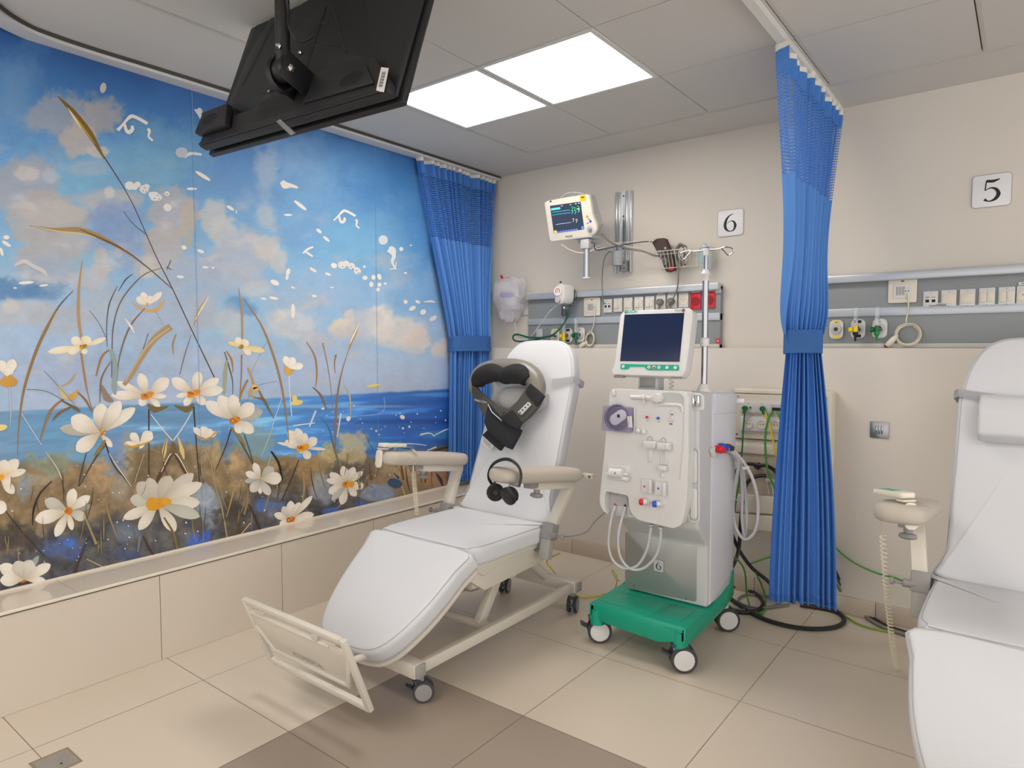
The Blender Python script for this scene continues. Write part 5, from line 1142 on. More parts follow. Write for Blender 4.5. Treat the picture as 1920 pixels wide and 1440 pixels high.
def sheet(name, parent, pos, z0, z1, nu, nv, mat, cloth, th=.0015):
    bm = bmesh.new(); uvl = bm.loops.layers.uv.new('UVMap'); V = []
    for i in range(nu + 1):
        V.append([bm.verts.new(pos(i / nu, z0 + (z1 - z0) * j / nv)) for j in range(nv + 1)])
    for i in range(nu):
        for j in range(nv):
            f = bm.faces.new([V[i][j], V[i + 1][j], V[i + 1][j + 1], V[i][j + 1]]); f.smooth = True
            for lp_, (a, c) in zip(f.loops, ((i, j), (i + 1, j), (i + 1, j + 1), (i, j + 1))): lp_[uvl].uv = (cloth * a / nu, z0 + (z1 - z0) * c / nv)
    off = parent.get('_off', (0, 0, 0)); bmesh.ops.translate(bm, verts=bm.verts, vec=-Vector(off))
    me = bpy.data.meshes.new(name); bm.to_mesh(me); bm.free(); me.materials.append(mat)
    o = bpy.data.objects.new(name, me); COL.objects.link(o); o.parent = parent; return o
def curtain(label, xr, y0, y1, tie, tieh, bot, both, hem, n, seed, at):
    rr = random.Random(seed); jit = [rr.uniform(.35, 1.5) for _ in range(n + 2)]; ph = [rr.uniform(-.12, .12) for _ in range(n + 2)]
    zt, ztie, zn = 2.592, 1.395, 2.10
    def pos(u, z):
        k = min(int(u * n), n - 1); ju = jit[k] + (jit[k + 1] - jit[k]) * (u * n - k)
        uw = u + .022 * math.sin(2 * PI * 2 * u + seed) + .012 * math.sin(2 * PI * 5 * u)
        fold = math.sin(2 * PI * n * uw + .8 * math.sin(2 * PI * u * 3 + seed)) ; fold = math.copysign(abs(fold) ** .8, fold)
        yt_, ym_, yb_ = y0 + (y1 - y0) * u, tie[1] + (u - .5) * 2 * tieh[1], bot[1] + (u - .5) * 2 * both[1]
        if z > ztie:
            f = max(0, (zt - z) / (zt - ztie)); g = f ** 1.1
            A = .024 * (1 - g) + tieh[1] * g; an = 90 + (at - 90) * g ** 6; hl = (y1 - y0) / 2 * (1 - g) + tieh[0] * g; bow = 0
            cx, cy = xr + (tie[0] - xr) * g, (y0 + y1) / 2 * (1 - g) + tie[1] * g
        else:
            f = min(1, (ztie - z) / (ztie - hem)); g = 1 - (1 - f) ** 1.7
            A = tieh[1] + (both[1] - tieh[1]) * g; an = at; hl = tieh[0] + (both[0] - tieh[0]) * g; bow = .35 * both[0] * g
            cx, cy = tie[0] + (bot[0] - tie[0]) * g, tie[1] + (bot[1] - tie[1]) * g
        a = math.radians(an); dx, dy = math.cos(a), math.sin(a); s_ = (u - .5) * 2 * hl; o_ = A * fold * ju - bow * (1 - (2 * u - 1) ** 2)
        return Vector((cx + dx * s_ + dy * o_ , cy + dy * s_ - dx * o_ * (1 if an < 89 else 1), z))
    c = pos(.5, hem)
    t = thing('privacy_curtain', label, 'curtain', (bot[0], bot[1], hem), 'privacy curtains')
    NU = n * 14; cl = 2.4
    sheet('header_band', t, pos, zt - .014, 2.505, NU, 4, curt2, cl)
    sheet('netting', t, pos, 2.505, zn, NU, 20, netm, cl)
    sheet('curtain_cloth', t, pos, zn, hem + .035, NU, 60, curt, cl)
    sheet('hem', t, lambda u, z: pos(u, z) + Vector((.002, -.002, 0)), hem + .037, hem, NU, 2, curt2, cl)
    sheet('header_tape', t, lambda u, z: pos(u, z) + Vector((-.001, .001, 0)), zt + .016, zt - .012, NU, 2, tape_m, cl)
    # tie-back band, an oval belt around the gathers
    b = B(curt); NB = 28; ring = []
    sz = .052
    for i in range(NB):
        a = 2 * PI * i / NB; ca, sa = math.cos(a), math.sin(a); p_, q_ = (tieh[0] + .012) * math.copysign(abs(ca) ** .5, ca), (tieh[1] * 1.36 + .008) * math.copysign(abs(sa) ** .5, sa); ra = math.radians(at); cx_, cy_ = tie[0] + p_ * math.cos(ra) + q_ * math.sin(ra), tie[1] + p_ * math.sin(ra) - q_ * math.cos(ra)
        ring.append([b.bm.verts.new((cx_, cy_, ztie + dz + .004 * math.sin(a))) for dz in (-sz, -sz * .9, sz * .9, sz)])
    for i in range(NB):
        for j in range(3): b.face([ring[i][j], ring[(i + 1) % NB][j], ring[(i + 1) % NB][j + 1], ring[i][j + 1]])
    bmesh.ops.solidify(b.bm, geom=b.bm.faces[:], thickness=.004)
    b.obj('tie_back', t)
    b = B(tape_m)
    return t
curtain('blue curtain gathered against the mural in the far corner', -3.165, 3.07, 3.865, (-3.11, 3.52), (.15, .04), (-3.10, 3.52), (.17, .05), .43, 14, 1, 75)
curtain('blue curtain hanging between the two chairs, tied in the middle, hem above the floor', -.83, 2.83, 3.86, (-.81, 3.19), (.070, .018), (-.795, 3.21), (.145, .022), .172, 10, 2, 22)
b = B(frame_al)
def rail_path(b, pts, w_, z0, z1):
    P = smooth(pts, 6); prev = None
    for i, p in enumerate(P):
        d = (P[min(i + 1, len(P) - 1)] - P[max(i - 1, 0)]).normalized(); n_ = Vector((-d.y, d.x, 0)) * w_ / 2
        r = [b.bm.verts.new((p.x + s * n_.x, p.y + s * n_.y, z)) for s, z in ((-1, z0), (1, z0), (1, z1), (-1, z1))]
        if prev:
            for q in range(4): b.face([prev[q], prev[(q + 1) % 4], r[(q + 1) % 4], r[q]])
        else: b.face(r[::-1])
        prev = r
    b.face(prev)
railp = [(-3.165, 3.88, 0), (-3.165, 3.0, 0), (-3.17, 2.2, 0), (-3.18, 1.5, 0), (-3.19, 1.2, 0), (-3.18, 1.02, 0), (-3.14, .90, 0), (-3.05, .79, 0), (-2.85, .66, 0), (-2.5, .58, 0)]
rail_path(b, railp, .085, ZC - .028, ZC - .001); b.m(gap_m); rail_path(b, [(p[0] + (.047 if p[1] > 1 else .03), p[1] + (0 if p[1] > 1 else .04), 0) for p in railp], .004, ZC - .016, ZC - .001)
b.thing('curtain_rail', 'white ceiling curtain rail following the top of the mural and curving at its near end', 'curtain rail', 'curtain rails')
b = B(frame_al); rail_path(b, [(-.83, 3.88, 0), (-.83, 2.5, 0), (-.83, -1, 0)], .035, ZC - .03, ZC - .001); b.m(gap_m); rail_path(b, [(-.853, 3.5, 0), (-.853, 2.5, 0), (-.853, -1, 0)], .006, ZC - .012, ZC - .001)
b.thing('curtain_rail', 'straight white ceiling curtain rail above the middle blue curtain', 'curtain rail', 'curtain rails')

# ================================================================== HEADWALL PANELS
PF = 3.858
def pn(x, y, k=0.0): return aY(x, y, PF - k)
def headwall(label, x0, x1):
    t = thing('headwall_panel', label, 'medical wall panel', ((x0 + x1) / 2, PF + .02, 1.37), 'headwall panels')
    def strip(z0, z1, yf, mat, nm, lb=None, bev=.002):
        b = B(mat); b.box(((x0 + x1) / 2, (yf + YU) / 2, (z0 + z1) / 2), (x1 - x0, YU - yf, z1 - z0), bev=bev); return b.obj(nm, t, lb)
    strip(1.370, 1.735, PF + .004, panelg, 'back_panel')
    strip(1.708, 1.750, PF - .035, panell, 'top_rail', 'silver top rail', .006)
    strip(1.532, 1.575, PF - .008, panell, 'middle_rail', 'silver middle rail', .003)
    strip(1.370, 1.392, PF - .010, M('bottom_rail', 'c9c8c0', .5), 'bottom_rail', None, .002)
    return t
hw1 = headwall('grey headwall panel with two red sockets, behind the machine screen', -2.85, -1.445)
hw2 = headwall('grey headwall panel with call cord, to the right of the middle curtain', -.96, .75)
def rbox(b, c, w_, h_, d_, r=.006, bev=.0015): b.prism([c + Vector((x, 0, z)) for x, z in rrect(w_, h_, r, 3)], (0, -d_, 0), bev=bev)
redd = M('dark_red_plastic', '9c0f22', .4)
def wplate(par, x, y, kind, name, label=None, w_=.062, h_=.088, mat=None):
    c = pn(x, y); b = B(mat or white); rbox(b, c, w_, h_, .008, .003)
    b.m(cap_m)
    for s in (-1, 1): b.cyl(c + Vector((0, -.0085, s * (h_ / 2 - .009))), c + Vector((0, -.007, s * (h_ / 2 - .009))), .0025, seg=8)
    o = b.obj(name, par, label)
    if kind == 'rocker2':
        for s in (-1, 1): k = B(warmw); k.box(c + Vector((s * .0135, -.010, 0)), (.0255, .006, .046), bev=.001, rot=Matrix.Rotation(.06 * s, 3, 'X')); k.obj('rocker', o)
    elif kind == 'rocker1': k = B(warmw); k.box(c + Vector((0, -.0095, 0)), (.052, .005, .046), bev=.001); k.obj('rocker', o)
    elif kind == 'data':
        k = B(white); k.box(c + Vector((0, -.0095, 0)), (.052, .004, .046), bev=.001); k.m(ink)
        for s in (-1, 1): k.box(c + Vector((s * .013, -.0118, -.004)), (.015, .001, .014))
        k.m(orange).box(c + Vector((.013, -.0118, .014)), (.015, .001, .006)); k.m(grey_m).box(c + Vector((-.013, -.0118, .014)), (.015, .001, .006)); k.obj('data_jack', o)
    elif kind in ('socket', 'red', 'plug'):
        k = B(redd if mat else warmw); k.lathe(c + Vector((0, -.008, -.002)), (0, -1, 0), [(0, .026), (.003, .026), (.003, .021), (.001, .020), (.001, 0)], 24)
        k.m(ink)
        for dx, dz in ((-.008, .004), (.008, .004), (0, -.008)): k.cyl(c + Vector((dx, -.0095, dz)), c + Vector((dx, -.0085, dz)), .0025, seg=8)
        k.obj('outlet', o)
        k = B(white); k.box(c + Vector((0, -.004, h_ / 2 + .010)), (w_ * .8, .003, .014)); k.m(ink).box(c + Vector((0, -.0058, h_ / 2 + .010)), (w_ * .5, .0006, .003)); k.obj('printed_tag', o)
        if kind == 'plug': k = B(gryc); k.lathe(c + Vector((0, -.010, -.002)), (0, -1, 0), [(0, .022), (.022, .021), (.03, .012)], 16); k.cyl(c + Vector((0, -.02, -.004)), c + Vector((-.006, -.03, -.05)), .007, .005); k.obj('mains_plug', o)
    return o
for x, y, k_, nm, lb in ((1140.5, 573.5, 'data', 'data_plate', None), (1159.5, 572, 'rocker2', 'switch_plate', None), (1178.6, 571, 'rocker1', 'blank_plate', None), (1198.7, 569.5, 'rocker2', 'switch_plate', None), (1219, 568.5, 'rocker2', 'switch_plate', None), (1240, 566, 'plug', 'socket_plate', None), (1261, 564.5, 'plug', 'socket_plate', None), (1282.4, 563, 'socket', 'socket_plate', None)):
    wplate(hw1, x, y, k_, nm, lb)
for x, y in ((1305, 564.5), (1331, 562.5)): wplate(hw1, x, y, 'red', 'socket_plate', 'red emergency socket', .064, .096, red)
for x, y, k_, nm in ((1745, 563, 'data', 'data_plate'), (1779, 561, 'rocker1', 'blank_plate'), (1814, 559.5, 'rocker1', 'blank_plate'), (1850.5, 557.5, 'rocker2', 'switch_plate'), (1887.5, 556, 'rocker2', 'switch_plate'), (1922, 554, 'socket', 'socket_plate')):
    wplate(hw2, x, y, k_, nm)
def callunit(par, x, y, w_, h_):
    c = pn(x, y); b = B(warmw); rbox(b, c, w_, h_, .010, .008); o = b.obj('call_plate', par)
    b = B(white); rbox(b, c + Vector((0, -.010, -.002)), w_ * .62, h_ * .6, .004, .003)
    b.m(ink)
    for i in range(6): b.box(c + Vector((-w_ * .2 + .0065 * i, -.0145, -.002)), (.0018, .001, .042))
    for s in (0, 1): b.cyl(c + Vector((w_ * .12 + .012 * s, -.0148, -.004)), c + Vector((w_ * .12 + .012 * s, -.014, -.004)), .003, seg=8)
    b.box(c + Vector((0, -.0105, h_ * .38)), (.014, .0006, .005))
    b.m(warmw).box(c + Vector((w_ * .17, -.0155, .02)), (.02, .003, .018), bev=.001); b.obj('call_module', o)
callunit(hw1, 1111, 575.5, .125, .122); callunit(hw2, 1692.5, 545, .125, .122)
def cordset(label, plug, path, cc, R, loops, hand, hd, ell=1.0):
    t = thing('nurse_call_cord', label, 'call button', tuple(pn(*hand)), 'nurse call cords')
    b = B(crmc); b.tube([pn(plug[0], plug[1] - 6, .018), pn(plug[0], plug[1] + 5, .022)], [.007, .005], 10); b.obj('plug', t)
    b = B(crmc); P = [pn(plug[0], plug[1] + 4, .022)] + [pn(x, y, .02) for x, y in path]
    c = pn(*cc, .012)
    for q in range(loops * 10):
        a = PI * .55 + 2 * PI * q / 10; rr_ = R * (1 - .06 * (q // 10)); P.append(c + Vector((rr_ * ell * math.cos(a), -.006 + .012 * math.sin(q * .7), rr_ * math.sin(a))))
    b.tube(smooth(P, 3), .0035, 6); b.obj('cord', t)
    h0 = pn(hand[0], hand[1], .02); d = Vector(hd).normalized()
    b = B(warmw); b.lathe(h0, d, [(0, .009), (.004, .013), (.02, .016), (.05, .014), (.075, .006)], 16); b.obj('handset', t)
    b = B(dgrey); b.lathe(h0 - d * .004, d, [(0, .008), (.006, .0135)], 14); b.m(M('red_button', 'e01020', .3)).lathe(h0 - d * .009, d, [(0, .004), (.003, .008), (.006, .009)], 14); b.obj('push_button', t, 'red push button')
cordset('cream nurse call cord looped on the ledge, left of the machine screen', (1115, 585), [(1114, 605), (1109, 620)], (1107, 636), .05, 5, (1086, 651), (.85, .0, .5), .72)
cordset('cream nurse call cord in a round coil on the right headwall panel', (1703, 556), [(1703, 580), (1699, 600)], (1702.4, 627.5), .058, 4, (1662, 649.5), (.62, 0, .75))
# gas outlets and flow meters
def outlet(par, x, y, c1, lb):
    c = pn(x, y); b = B(white); b.prism([c + Vector((px_, 0, pz)) for px_, pz in round_poly([(-.034, -.036, 0), (-.018, -.05, 0), (.018, -.05, 0), (.034, -.036, 0), (.034, .036, 0), (.018, .05, 0), (-.018, .05, 0), (-.034, .036, 0)], .01, 3) for px_, pz in [(px_, pz)]] if False else [c + Vector((v.x, 0, v.y)) for v in round_poly([(-.034, -.036, 0), (-.018, -.05, 0), (.018, -.05, 0), (.034, -.036, 0), (.034, .036, 0), (.018, .05, 0), (-.018, .05, 0), (-.034, .036, 0)], .01, 3)], (0, -.012, 0), bev=.002)
    o = b.obj('gas_outlet', par, lb)
    b = B(lgrey); b.lathe(c + Vector((0, -.012, 0)), (0, -1, 0), [(0, .027), (.008, .026), (.012, .02), (.012, .012), (.004, .010), (.004, 0)], 24); b.m(dgrey).cyl(c + Vector((0, -.018, 0)), c + Vector((0, -.0155, 0)), .009, seg=16); b.obj('outlet_ring', o)
    b = B(c1)
    for s in (-1, 1): b.box(c + Vector((0, -.0125, s * .037)), (.030, .001, .015))
    b.m(ink).box(c + Vector((0, -.0132, .036)), (.012, .0005, .003)); b.obj('gas_tag', o)
def flowmeter(label, x, y, c1, c2, top, bot_):
    q = pn(x, y, .05); t = thing('flow_meter', label, 'flow meter', (q.x, q.y, q.z - .05), 'flow meters on the gas outlets')
    b = B(c1); b.lathe(q + Vector((-.012, 0, 0)), (-1, 0, 0), [(0, .010), (.004, .014), (.018, .014), (.02, .010)], 12); b.cyl(q + Vector((0, 0, -.012)), q + Vector((0, 0, .02)), .011); b.obj('control_knob', t)
    b = B(steel); b.cyl(q, q + Vector((.02, .042, 0)), .009); b.obj('probe', t)
    tp = pn(x, top, .05); b = B(clear); b.cyl((q.x, q.y, q.z + .018), (q.x, q.y, tp.z), .0105, seg=14); o = b.obj('flow_tube', t)
    b = B(white)
    for i in range(7): b.box((q.x, q.y - .0105, q.z + .03 + (tp.z - q.z - .04) * i / 7), (.010, .0004, .002))
    b.obj('scale', o)
    bt = pn(x, bot_, .05); b = B(c2); b.lathe((q.x, q.y, q.z - .012), (0, 0, -1), [(0, .013), (.014, .013), (.018, .008), (.03, .006), (q.z - .012 - bt.z, .004)], 12); b.obj('hose_barb', t)
for x, y, c_, lb in ((1042, 630, yellow, 'yellow-tagged gas outlet'), (1066.5, 629, ink, 'black-tagged gas outlet'), (1089.5, 628, white, 'white gas outlet')): outlet(hw1, x, y, c_, lb)
for x, y, c_, lb in ((1568.7, 617.6, yellow, 'yellow-tagged gas outlet'), (1609.5, 616.6, ink, 'black-tagged gas outlet'), (1650, 616, white, 'white gas outlet')): outlet(hw2, x, y, c_, lb)
flowmeter('all-yellow flow meter on the left headwall panel', 1057, 630, yellow, yellow, 600, 647)
flowmeter('green flow meter on the left headwall panel, beside the call cord', 1080, 629, M('dark_green', '0d5c3c', .4), M('dark_green_b', '0d5c3c', .4), 598, 647)
flowmeter('yellow and black flow meter on the right headwall panel', 1604, 618, yellow, ink, 577, 640)
flowmeter('green flow meter on the right headwall panel, left of the coiled cord', 1644, 618, M('dark_green_c', '0d6a3c', .4), M('green_b', '158a40', .4), 576, 640)
b = B(white); b.prism([pn(*p, .009) for p in [(1736, 569), (1781, 567.5), (1781, 573.5), (1736, 575)]], (0, -.0006, 0)); b.m(ink)
for j in range(2):
    for i in range(9): q = pn(1743 + 3.7 * i, 571 - .1 * i + 2.2 * j, .0102); b.box(q, (.0075, .0004, .003))
b.obj('label_strip', hw2, 'white label strip')
b = B(red); b.prism([pn(*p, .006) for p in [(1342, 635), (1350, 635), (1350, 643), (1342, 643)]], (0, -.0008, 0)); b.m(white).tube([pn(1344, 640, .0075), pn(1348, 640, .0075)], .0018, 5); b.cyl(pn(1346, 640, .0075), pn(1346, 637, .0075), .0025, seg=6); b.obj('warning_sticker', hw1, 'red sticker')
b = B(white); b.prism([pn(*p, .002) for p in [(1341, 541), (1352, 540), (1352, 549), (1341, 550)]], (0, -.0008, 0)); b.m(ink).prism([pn(*p, .003) for p in [(1343, 542.5), (1350, 542), (1350, 543.5), (1343, 544)]], (0, -.0004, 0)); b.obj('maker_label', hw1)
# numbers
for x, y, F_, lb, s_ in ((1370, 418, SIX, 'white square wall sign reading 6, left of the middle curtain', .155), (1859.5, 357.5, FIVE, 'white square wall sign reading 5, at the upper right', .155)):
    c = aY(x, y, YU - .001); t = thing('number_sign', lb, 'sign', (c.x, c.y, c.z - s_ / 2), 'bed number signs')
    b = B(M('sign_white', 'e6e6e8', .35, var=0)); b.prism([c + Vector((p, 0, q)) for p, q in rrect(s_, s_, .018, 5)], (0, -.006, 0), bev=.001); b.obj('sign_board', t)
    b = B(cap_m); b.tube([c + Vector((p, -.0062, q)) for p, q in rrect(s_ - .003, s_ - .003, .017, 5)], .0012, 4, closed=True); b.obj('border', t)
    b = B(ink)
    for st, ws in F_: stroke(b, st, ws, lambda u, v: c + Vector(((u - .45) * .098, -.0068, (v - .48) * .102)))
    b.obj('numeral', t)
# ================================================================== WALL EQUIPMENT ABOVE THE FIRST CHAIR
def wl(x, y, k=0.0): return aY(x, y, YU - k)
t = thing('equipment_rail', 'vertical aluminium equipment rail on the back wall, right of the patient monitor', 'wall rail', (-2.10, YU - .015, 1.86))
b = B(alu); b.box((-2.098, YU - .006, 2.115), (.118, .010, .52))
for dx, w_ in ((-.052, .012), (-.030, .012), (.022, .014), (.052, .012)): b.box((-2.098 + dx, YU - .019, 2.115), (w_, .018, .52), bev=.001)
b.obj('rail_profile', t)
b = B(ink)
for z in (2.35, 2.22): b.cyl((-2.105, YU - .0125, z), (-2.105, YU - .010, z), .006, seg=8)
for i in range(22): b.box((-2.103, YU - .0118, 2.19 - .0095 * i), (.012, .0004, .004))
b.obj('rail_marking', t)
t = thing('swing_bracket', 'pale wall arm with a short post under the patient monitor', 'bracket', (-2.2, 3.6, 1.82))
b = B(lgrey); b.cyl((-2.12, 3.845, 1.90), (-2.12, 3.845, 1.99), .036, seg=24); b.box((-2.12, 3.872, 1.95), (.07, .02, .10), bev=.004)
b.prism([Vector((-2.13, 3.82, z)) + Vector((x, y, 0)) for x, y, z in ((0, .025, 1.985), (0, -.025, 1.985), (-.08, -.30, 2.02), (-.11, -.27, 2.02))], (0, 0, .028), bev=.004)
b.obj('swing_arm', t)
MP0 = aY(1100, 470, 3.54)
b = B(lgrey); b.box((MP0.x, 3.54, 2.005), (.06, .055, .06), bev=.006); b.box((MP0.x - .01, 3.55, 2.045), (.14, .10, .015), bev=.003); b.m(alu).cyl((MP0.x, 3.54, 1.80), (MP0.x, 3.54, 2.0), .019, seg=20); b.m(white).lathe((MP0.x, 3.54, 1.795), (0, 0, 1), [(0, .026), (.006, .026), (.008, .02)], 20)
b.obj('post', t)
b = B(grey_m); b.box((-2.085, YU - .04, 1.895), (.055, .03, .07), bev=.003); b.m(ink)
for dx, dz in ((-.012, .02), (.012, .02), (-.012, -.015), (.012, -.015)): b.cyl((-2.085 + dx, YU - .0565, 1.895 + dz), (-2.085 + dx, YU - .054, 1.895 + dz), .0045, seg=8)
b.obj('clamp_block', t)
PO = aY(1068, 412, 3.47); PT = math.radians(16); PNm = Vector((0, -math.cos(PT), -math.sin(PT))); PUp = Vector((0, -math.sin(PT), math.cos(PT)))
def pm(x, y, k=0.0): return aP(x, y, PO + PNm * k, PNm)
t = thing('patient_monitor', 'cream patient monitor with a lit display, mounted high left of the wall rail', 'patient monitor', tuple(PO + Vector((0, .07, -.15))))
b = B(M('monitor_cream', 'e6e0d2', .35, var=.01)); ol = [(1020, 380), (1027, 376), (1096, 364.5), (1104, 366), (1108, 385), (1110, 402), (1117, 420), (1119, 430), (1116, 438), (1108, 444), (1040, 453), (1034, 454), (1030, 449)]
b.prism(round_poly([pm(*p) for p in ol], .01, 3), -PNm * .03, bev=.006, seg=3); b.obj('front_frame', t, 'cream front frame')
b = B(lgrey); b.prism(round_poly([pm(*p, -.028) for p in [(1024, 381), (1098, 367), (1107, 400), (1116, 425), (1108, 443), (1038, 452)]], .01, 3), -PNm * .11, bev=.018); 
for i in range(11): 
    q = pm(1105 + .55 * i, 368 + 5.2 * i, -.07); b.box(q, (.008, .07, .006), rot=Matrix.Rotation(0, 3, 'X'))
b.obj('housing', t, 'grey housing')
b = B(lgrey); b.tube(smooth([pm(1052, 372, -.07), pm(1060, 364, -.07), pm(1075, 361, -.07), pm(1090, 363, -.07), pm(1096, 367, -.07)], 5), .006, 8); b.obj('carry_handle', t)
b = B(M('monitor_display', '2b3444', .15, emit=.25, emitc='36415a', var=0)); b.prism([pm(*p, .001) for p in [(1031, 386), (1088.5, 378), (1095.5, 430), (1038.5, 438)]], -PNm * .002); dsp = b.obj('display', t, 'lit display')
em = lambda n_, c_: M(n_, c_, .4, emit=.8, var=0)
cy, gn, wt, yl, ob = em('trace_cyan', '52d8e0'), em('trace_green', '3ed464'), em('trace_white', 'dfe6f0'), em('trace_yellow', 'd8c890'), em('tab_orange', 'e8a25c')
b = B(cy); b.prism([pm(*p, .0016) for p in [(1033, 391), (1050, 388.5), (1050.4, 392), (1033.5, 394.5)]], -PNm * .0004)
for i, y_ in enumerate((398, 403)): b.tube([pm(1035 + i * .6 + 2.4 * k, y_ - .35 * 2.4 * k * .4 + (.8 if k % 3 == 1 else 0), .002) for k in range(15)], .0007, 4)
b.m(wt).tube([pm(1042 + 3.2 * k, 421 - .45 * k, .002) for k in range(10)], .0006, 4)
def glyph(x, y, m_): b.m(m_); b.tube([pm(x, y, .002), pm(x + 2.5, y - 1.5, .002), pm(x + 3, y + 2, .002), pm(x + 1, y + 5, .002)], .001, 4)
for x, y, m_ in ((1071, 389, gn), (1075.5, 390, gn), (1082, 387, gn), (1071, 396, cy), (1077, 396, cy), (1083, 393, wt), (1073, 411, yl), (1079, 412, wt)): glyph(x, y, m_)
b.m(gn).prism([pm(*p, .0018) for p in [(1081, 391), (1087, 390), (1087, 391.5), (1081, 392.5)]], -PNm * .0004)
for i in range(5): b.m(em('menu_blue_%d' % i, '4a6ab0') if i == 0 else b.mats[-1] if b.mats[-1].name.startswith('menu_blue') else cy)
mb_ = em('menu_blue', '4a64a8')
for i in range(8): b.m(mb_).prism([pm(*p, .0018) for p in [(1044 + 5 * i, 434.2 - .75 * i), (1048 + 5 * i, 433.6 - .75 * i), (1048.4 + 5 * i, 436.4 - .75 * i), (1044.4 + 5 * i, 437 - .75 * i)]], -PNm * .0004)
b.m(ob).prism([pm(*p, .0018) for p in [(1039, 432.5), (1043.3, 432), (1043.8, 437), (1039.6, 437.5)]], -PNm * .0004)
b.m(em('menu_bright', '3f7be0')).prism([pm(*p, .0018) for p in [(1089.5, 425), (1093, 424), (1095, 429), (1091, 430)]], -PNm * .0004)
for x, y in ((1052, 386), (1068, 383.5), (1078, 382), (1084, 381)): b.m(wt).prism([pm(*p, .0018) for p in [(x, y), (x + 3, y - .4), (x + 3.1, y + .3), (x + .1, y + .7)]], -PNm * .0004)
b.obj('display_traces', dsp)
b = B(yellow); b.prism([pm(*p, .0008) for p in [(1086.5, 366.8), (1097, 365.2), (1099, 375.5), (1088, 377.2)]], PNm * .0006); b.m(ink).prism([pm(*p, .0018) for p in [(1089, 369.5), (1095.5, 368.5), (1095.8, 370.5), (1089.4, 371.5)]], PNm * .0003); b.obj('yellow_sticker', t, 'yellow sticker')
b = B(ink); add_text(b, 'PHILIPS', .016, pm(1067, 443.5, .0009), Vector((1, 0, 0)), PUp, True); b.obj('printed_lettering', t)
for x, y, m_, nm in ((1101, 406, orange, 'alarm_button'), (1107, 415, blue, 'trend_button'), (1104.5, 411, grey_m, 'mode_button'), (1102, 418.5, grey_m, 'mode_button')):
    b = B(m_); b.lathe(pm(x, y, .0), PNm, [(0, .0085 if m_ is not grey_m else .006), (.003, .006 if m_ is not grey_m else .004), (.0032, 0)], 12); b.obj(nm, t)
b = B(white); b.lathe(pm(1107, 431, -.002), PNm, [(0, .030), (.006, .028), (.006, .02), (.003, .018), (.003, .0)], 28); b.m(grey_m).lathe(pm(1107, 431, 0), PNm, [(0, .013), (.012, .011), (.014, .005)], 20); b.obj('control_dial', t)
b = B(blue); b.prism([pm(*p, .001) for p in [(1030, 376.5), (1034, 375.8), (1034.4, 378.8), (1030.6, 379.5)]], -PNm * .004, bev=.001); b.obj('alarm_lamp', t)
# wires between monitor, cuff and basket
def wire(name, label, pts, r, mat, cat='cable', grp=None, n=7, fx=None):
    b = B(mat); b.tube(smooth(pts, n), r, 7); return b.thing(name, label, cat, grp)
wire('monitor_cable', 'thick grey cable from the monitor side down into the wire basket', [aY(1127, 437, 3.55), aY(1146, 455, 3.6), aY(1175, 466, 3.7), aY(1205, 471, 3.74), aY(1226, 479, 3.76), aY(1236, 480, 3.80)], .0055, gryc, 'cable', 'monitor cables')
wire('monitor_cable', 'navy blue thin cable running from monitor to brown cuff', [aY(1108, 455, 3.5), aY(1114, 456, 3.5), aY(1115, 466, 3.52), aY(1124, 469, 3.6), aY(1160, 461, 3.7), aY(1200, 454, 3.76), aY(1222, 453, 3.78)], .003, blucable, 'cable', 'monitor cables')
wire('monitor_cable', 'cream thin cable arching from the monitor post to the basket', [aY(1052, 458, 3.52), aY(1070, 469, 3.52), aY(1092, 474, 3.52), aY(1130, 464, 3.6), aY(1150, 456, 3.7), aY(1180, 463, 3.72), aY(1205, 464, 3.74), aY(1222, 449, 3.77), aY(1232, 447, 3.79)], .003, crmc, 'cable', 'monitor cables')
wire('monitor_cable', 'thin beige cable arching above the brown cuff', [aY(1108, 470, 3.5), aY(1130, 458, 3.6), aY(1165, 455, 3.7), aY(1195, 452, 3.75), aY(1215, 447, 3.76), aY(1228, 446, 3.77)], .0022, crmc, 'cable', 'monitor cables')
wire('monitor_cable', 'brown cable dropping from the wall arm to the data plate', [aY(1152, 472, 3.84), aY(1143, 472, 3.83), aY(1133, 486, 3.83), aY(1129, 520, 3.83), aY(1129.5, 555, 3.80), aY(1133, 570, 3.845)], .003, gryc, 'cable', 'monitor cables')
wire('power_cord', 'grey cord hanging from the wire basket to a headwall socket', [aY(1271, 490, 3.76), aY(1272, 515, 3.77), aY(1270, 540, 3.80), aY(1262, 560, 3.81), aY(1252, 574, 3.82), aY(1250, 585, 3.82)], .0045, gryc, 'cable')
# wire basket with cuff, cord coil and mask bag
bx0, bx1, by0, by1, bz0, bz1 = aY(1230, 477, 3.77).x, aY(1344, 467, 3.88).x, 3.77, 3.89, 1.852, 1.955
t = thing('wire_basket', 'white wire basket on the back wall holding the cuff and cords', 'basket', ((bx0 + bx1) / 2, 3.83, bz0))
wb = M('basket_wire', 'd6d3ca', .35, .2)
b = B(wb)
b.tube([(bx0, by0, bz1), (bx1, by0, bz1), (bx1, by1, bz1), (bx0, by1, bz1)], .0028, 6, closed=True); b.obj('top_rim', t)
b = B(wb); ins = .02
for z in (bz1 - .02,): b.tube([(bx0 + .003, by0 + .003, z), (bx1 - .003, by0 + .003, z), (bx1 - .003, by1, z), (bx0 + .003, by1, z)], .0016, 5, closed=True)
b.tube([(bx0 + ins, by0 + ins, bz0), (bx1 - ins, by0 + ins, bz0), (bx1 - ins, by1, bz0), (bx0 + ins, by1, bz0)], .0022, 5, closed=True)
N_ = 14
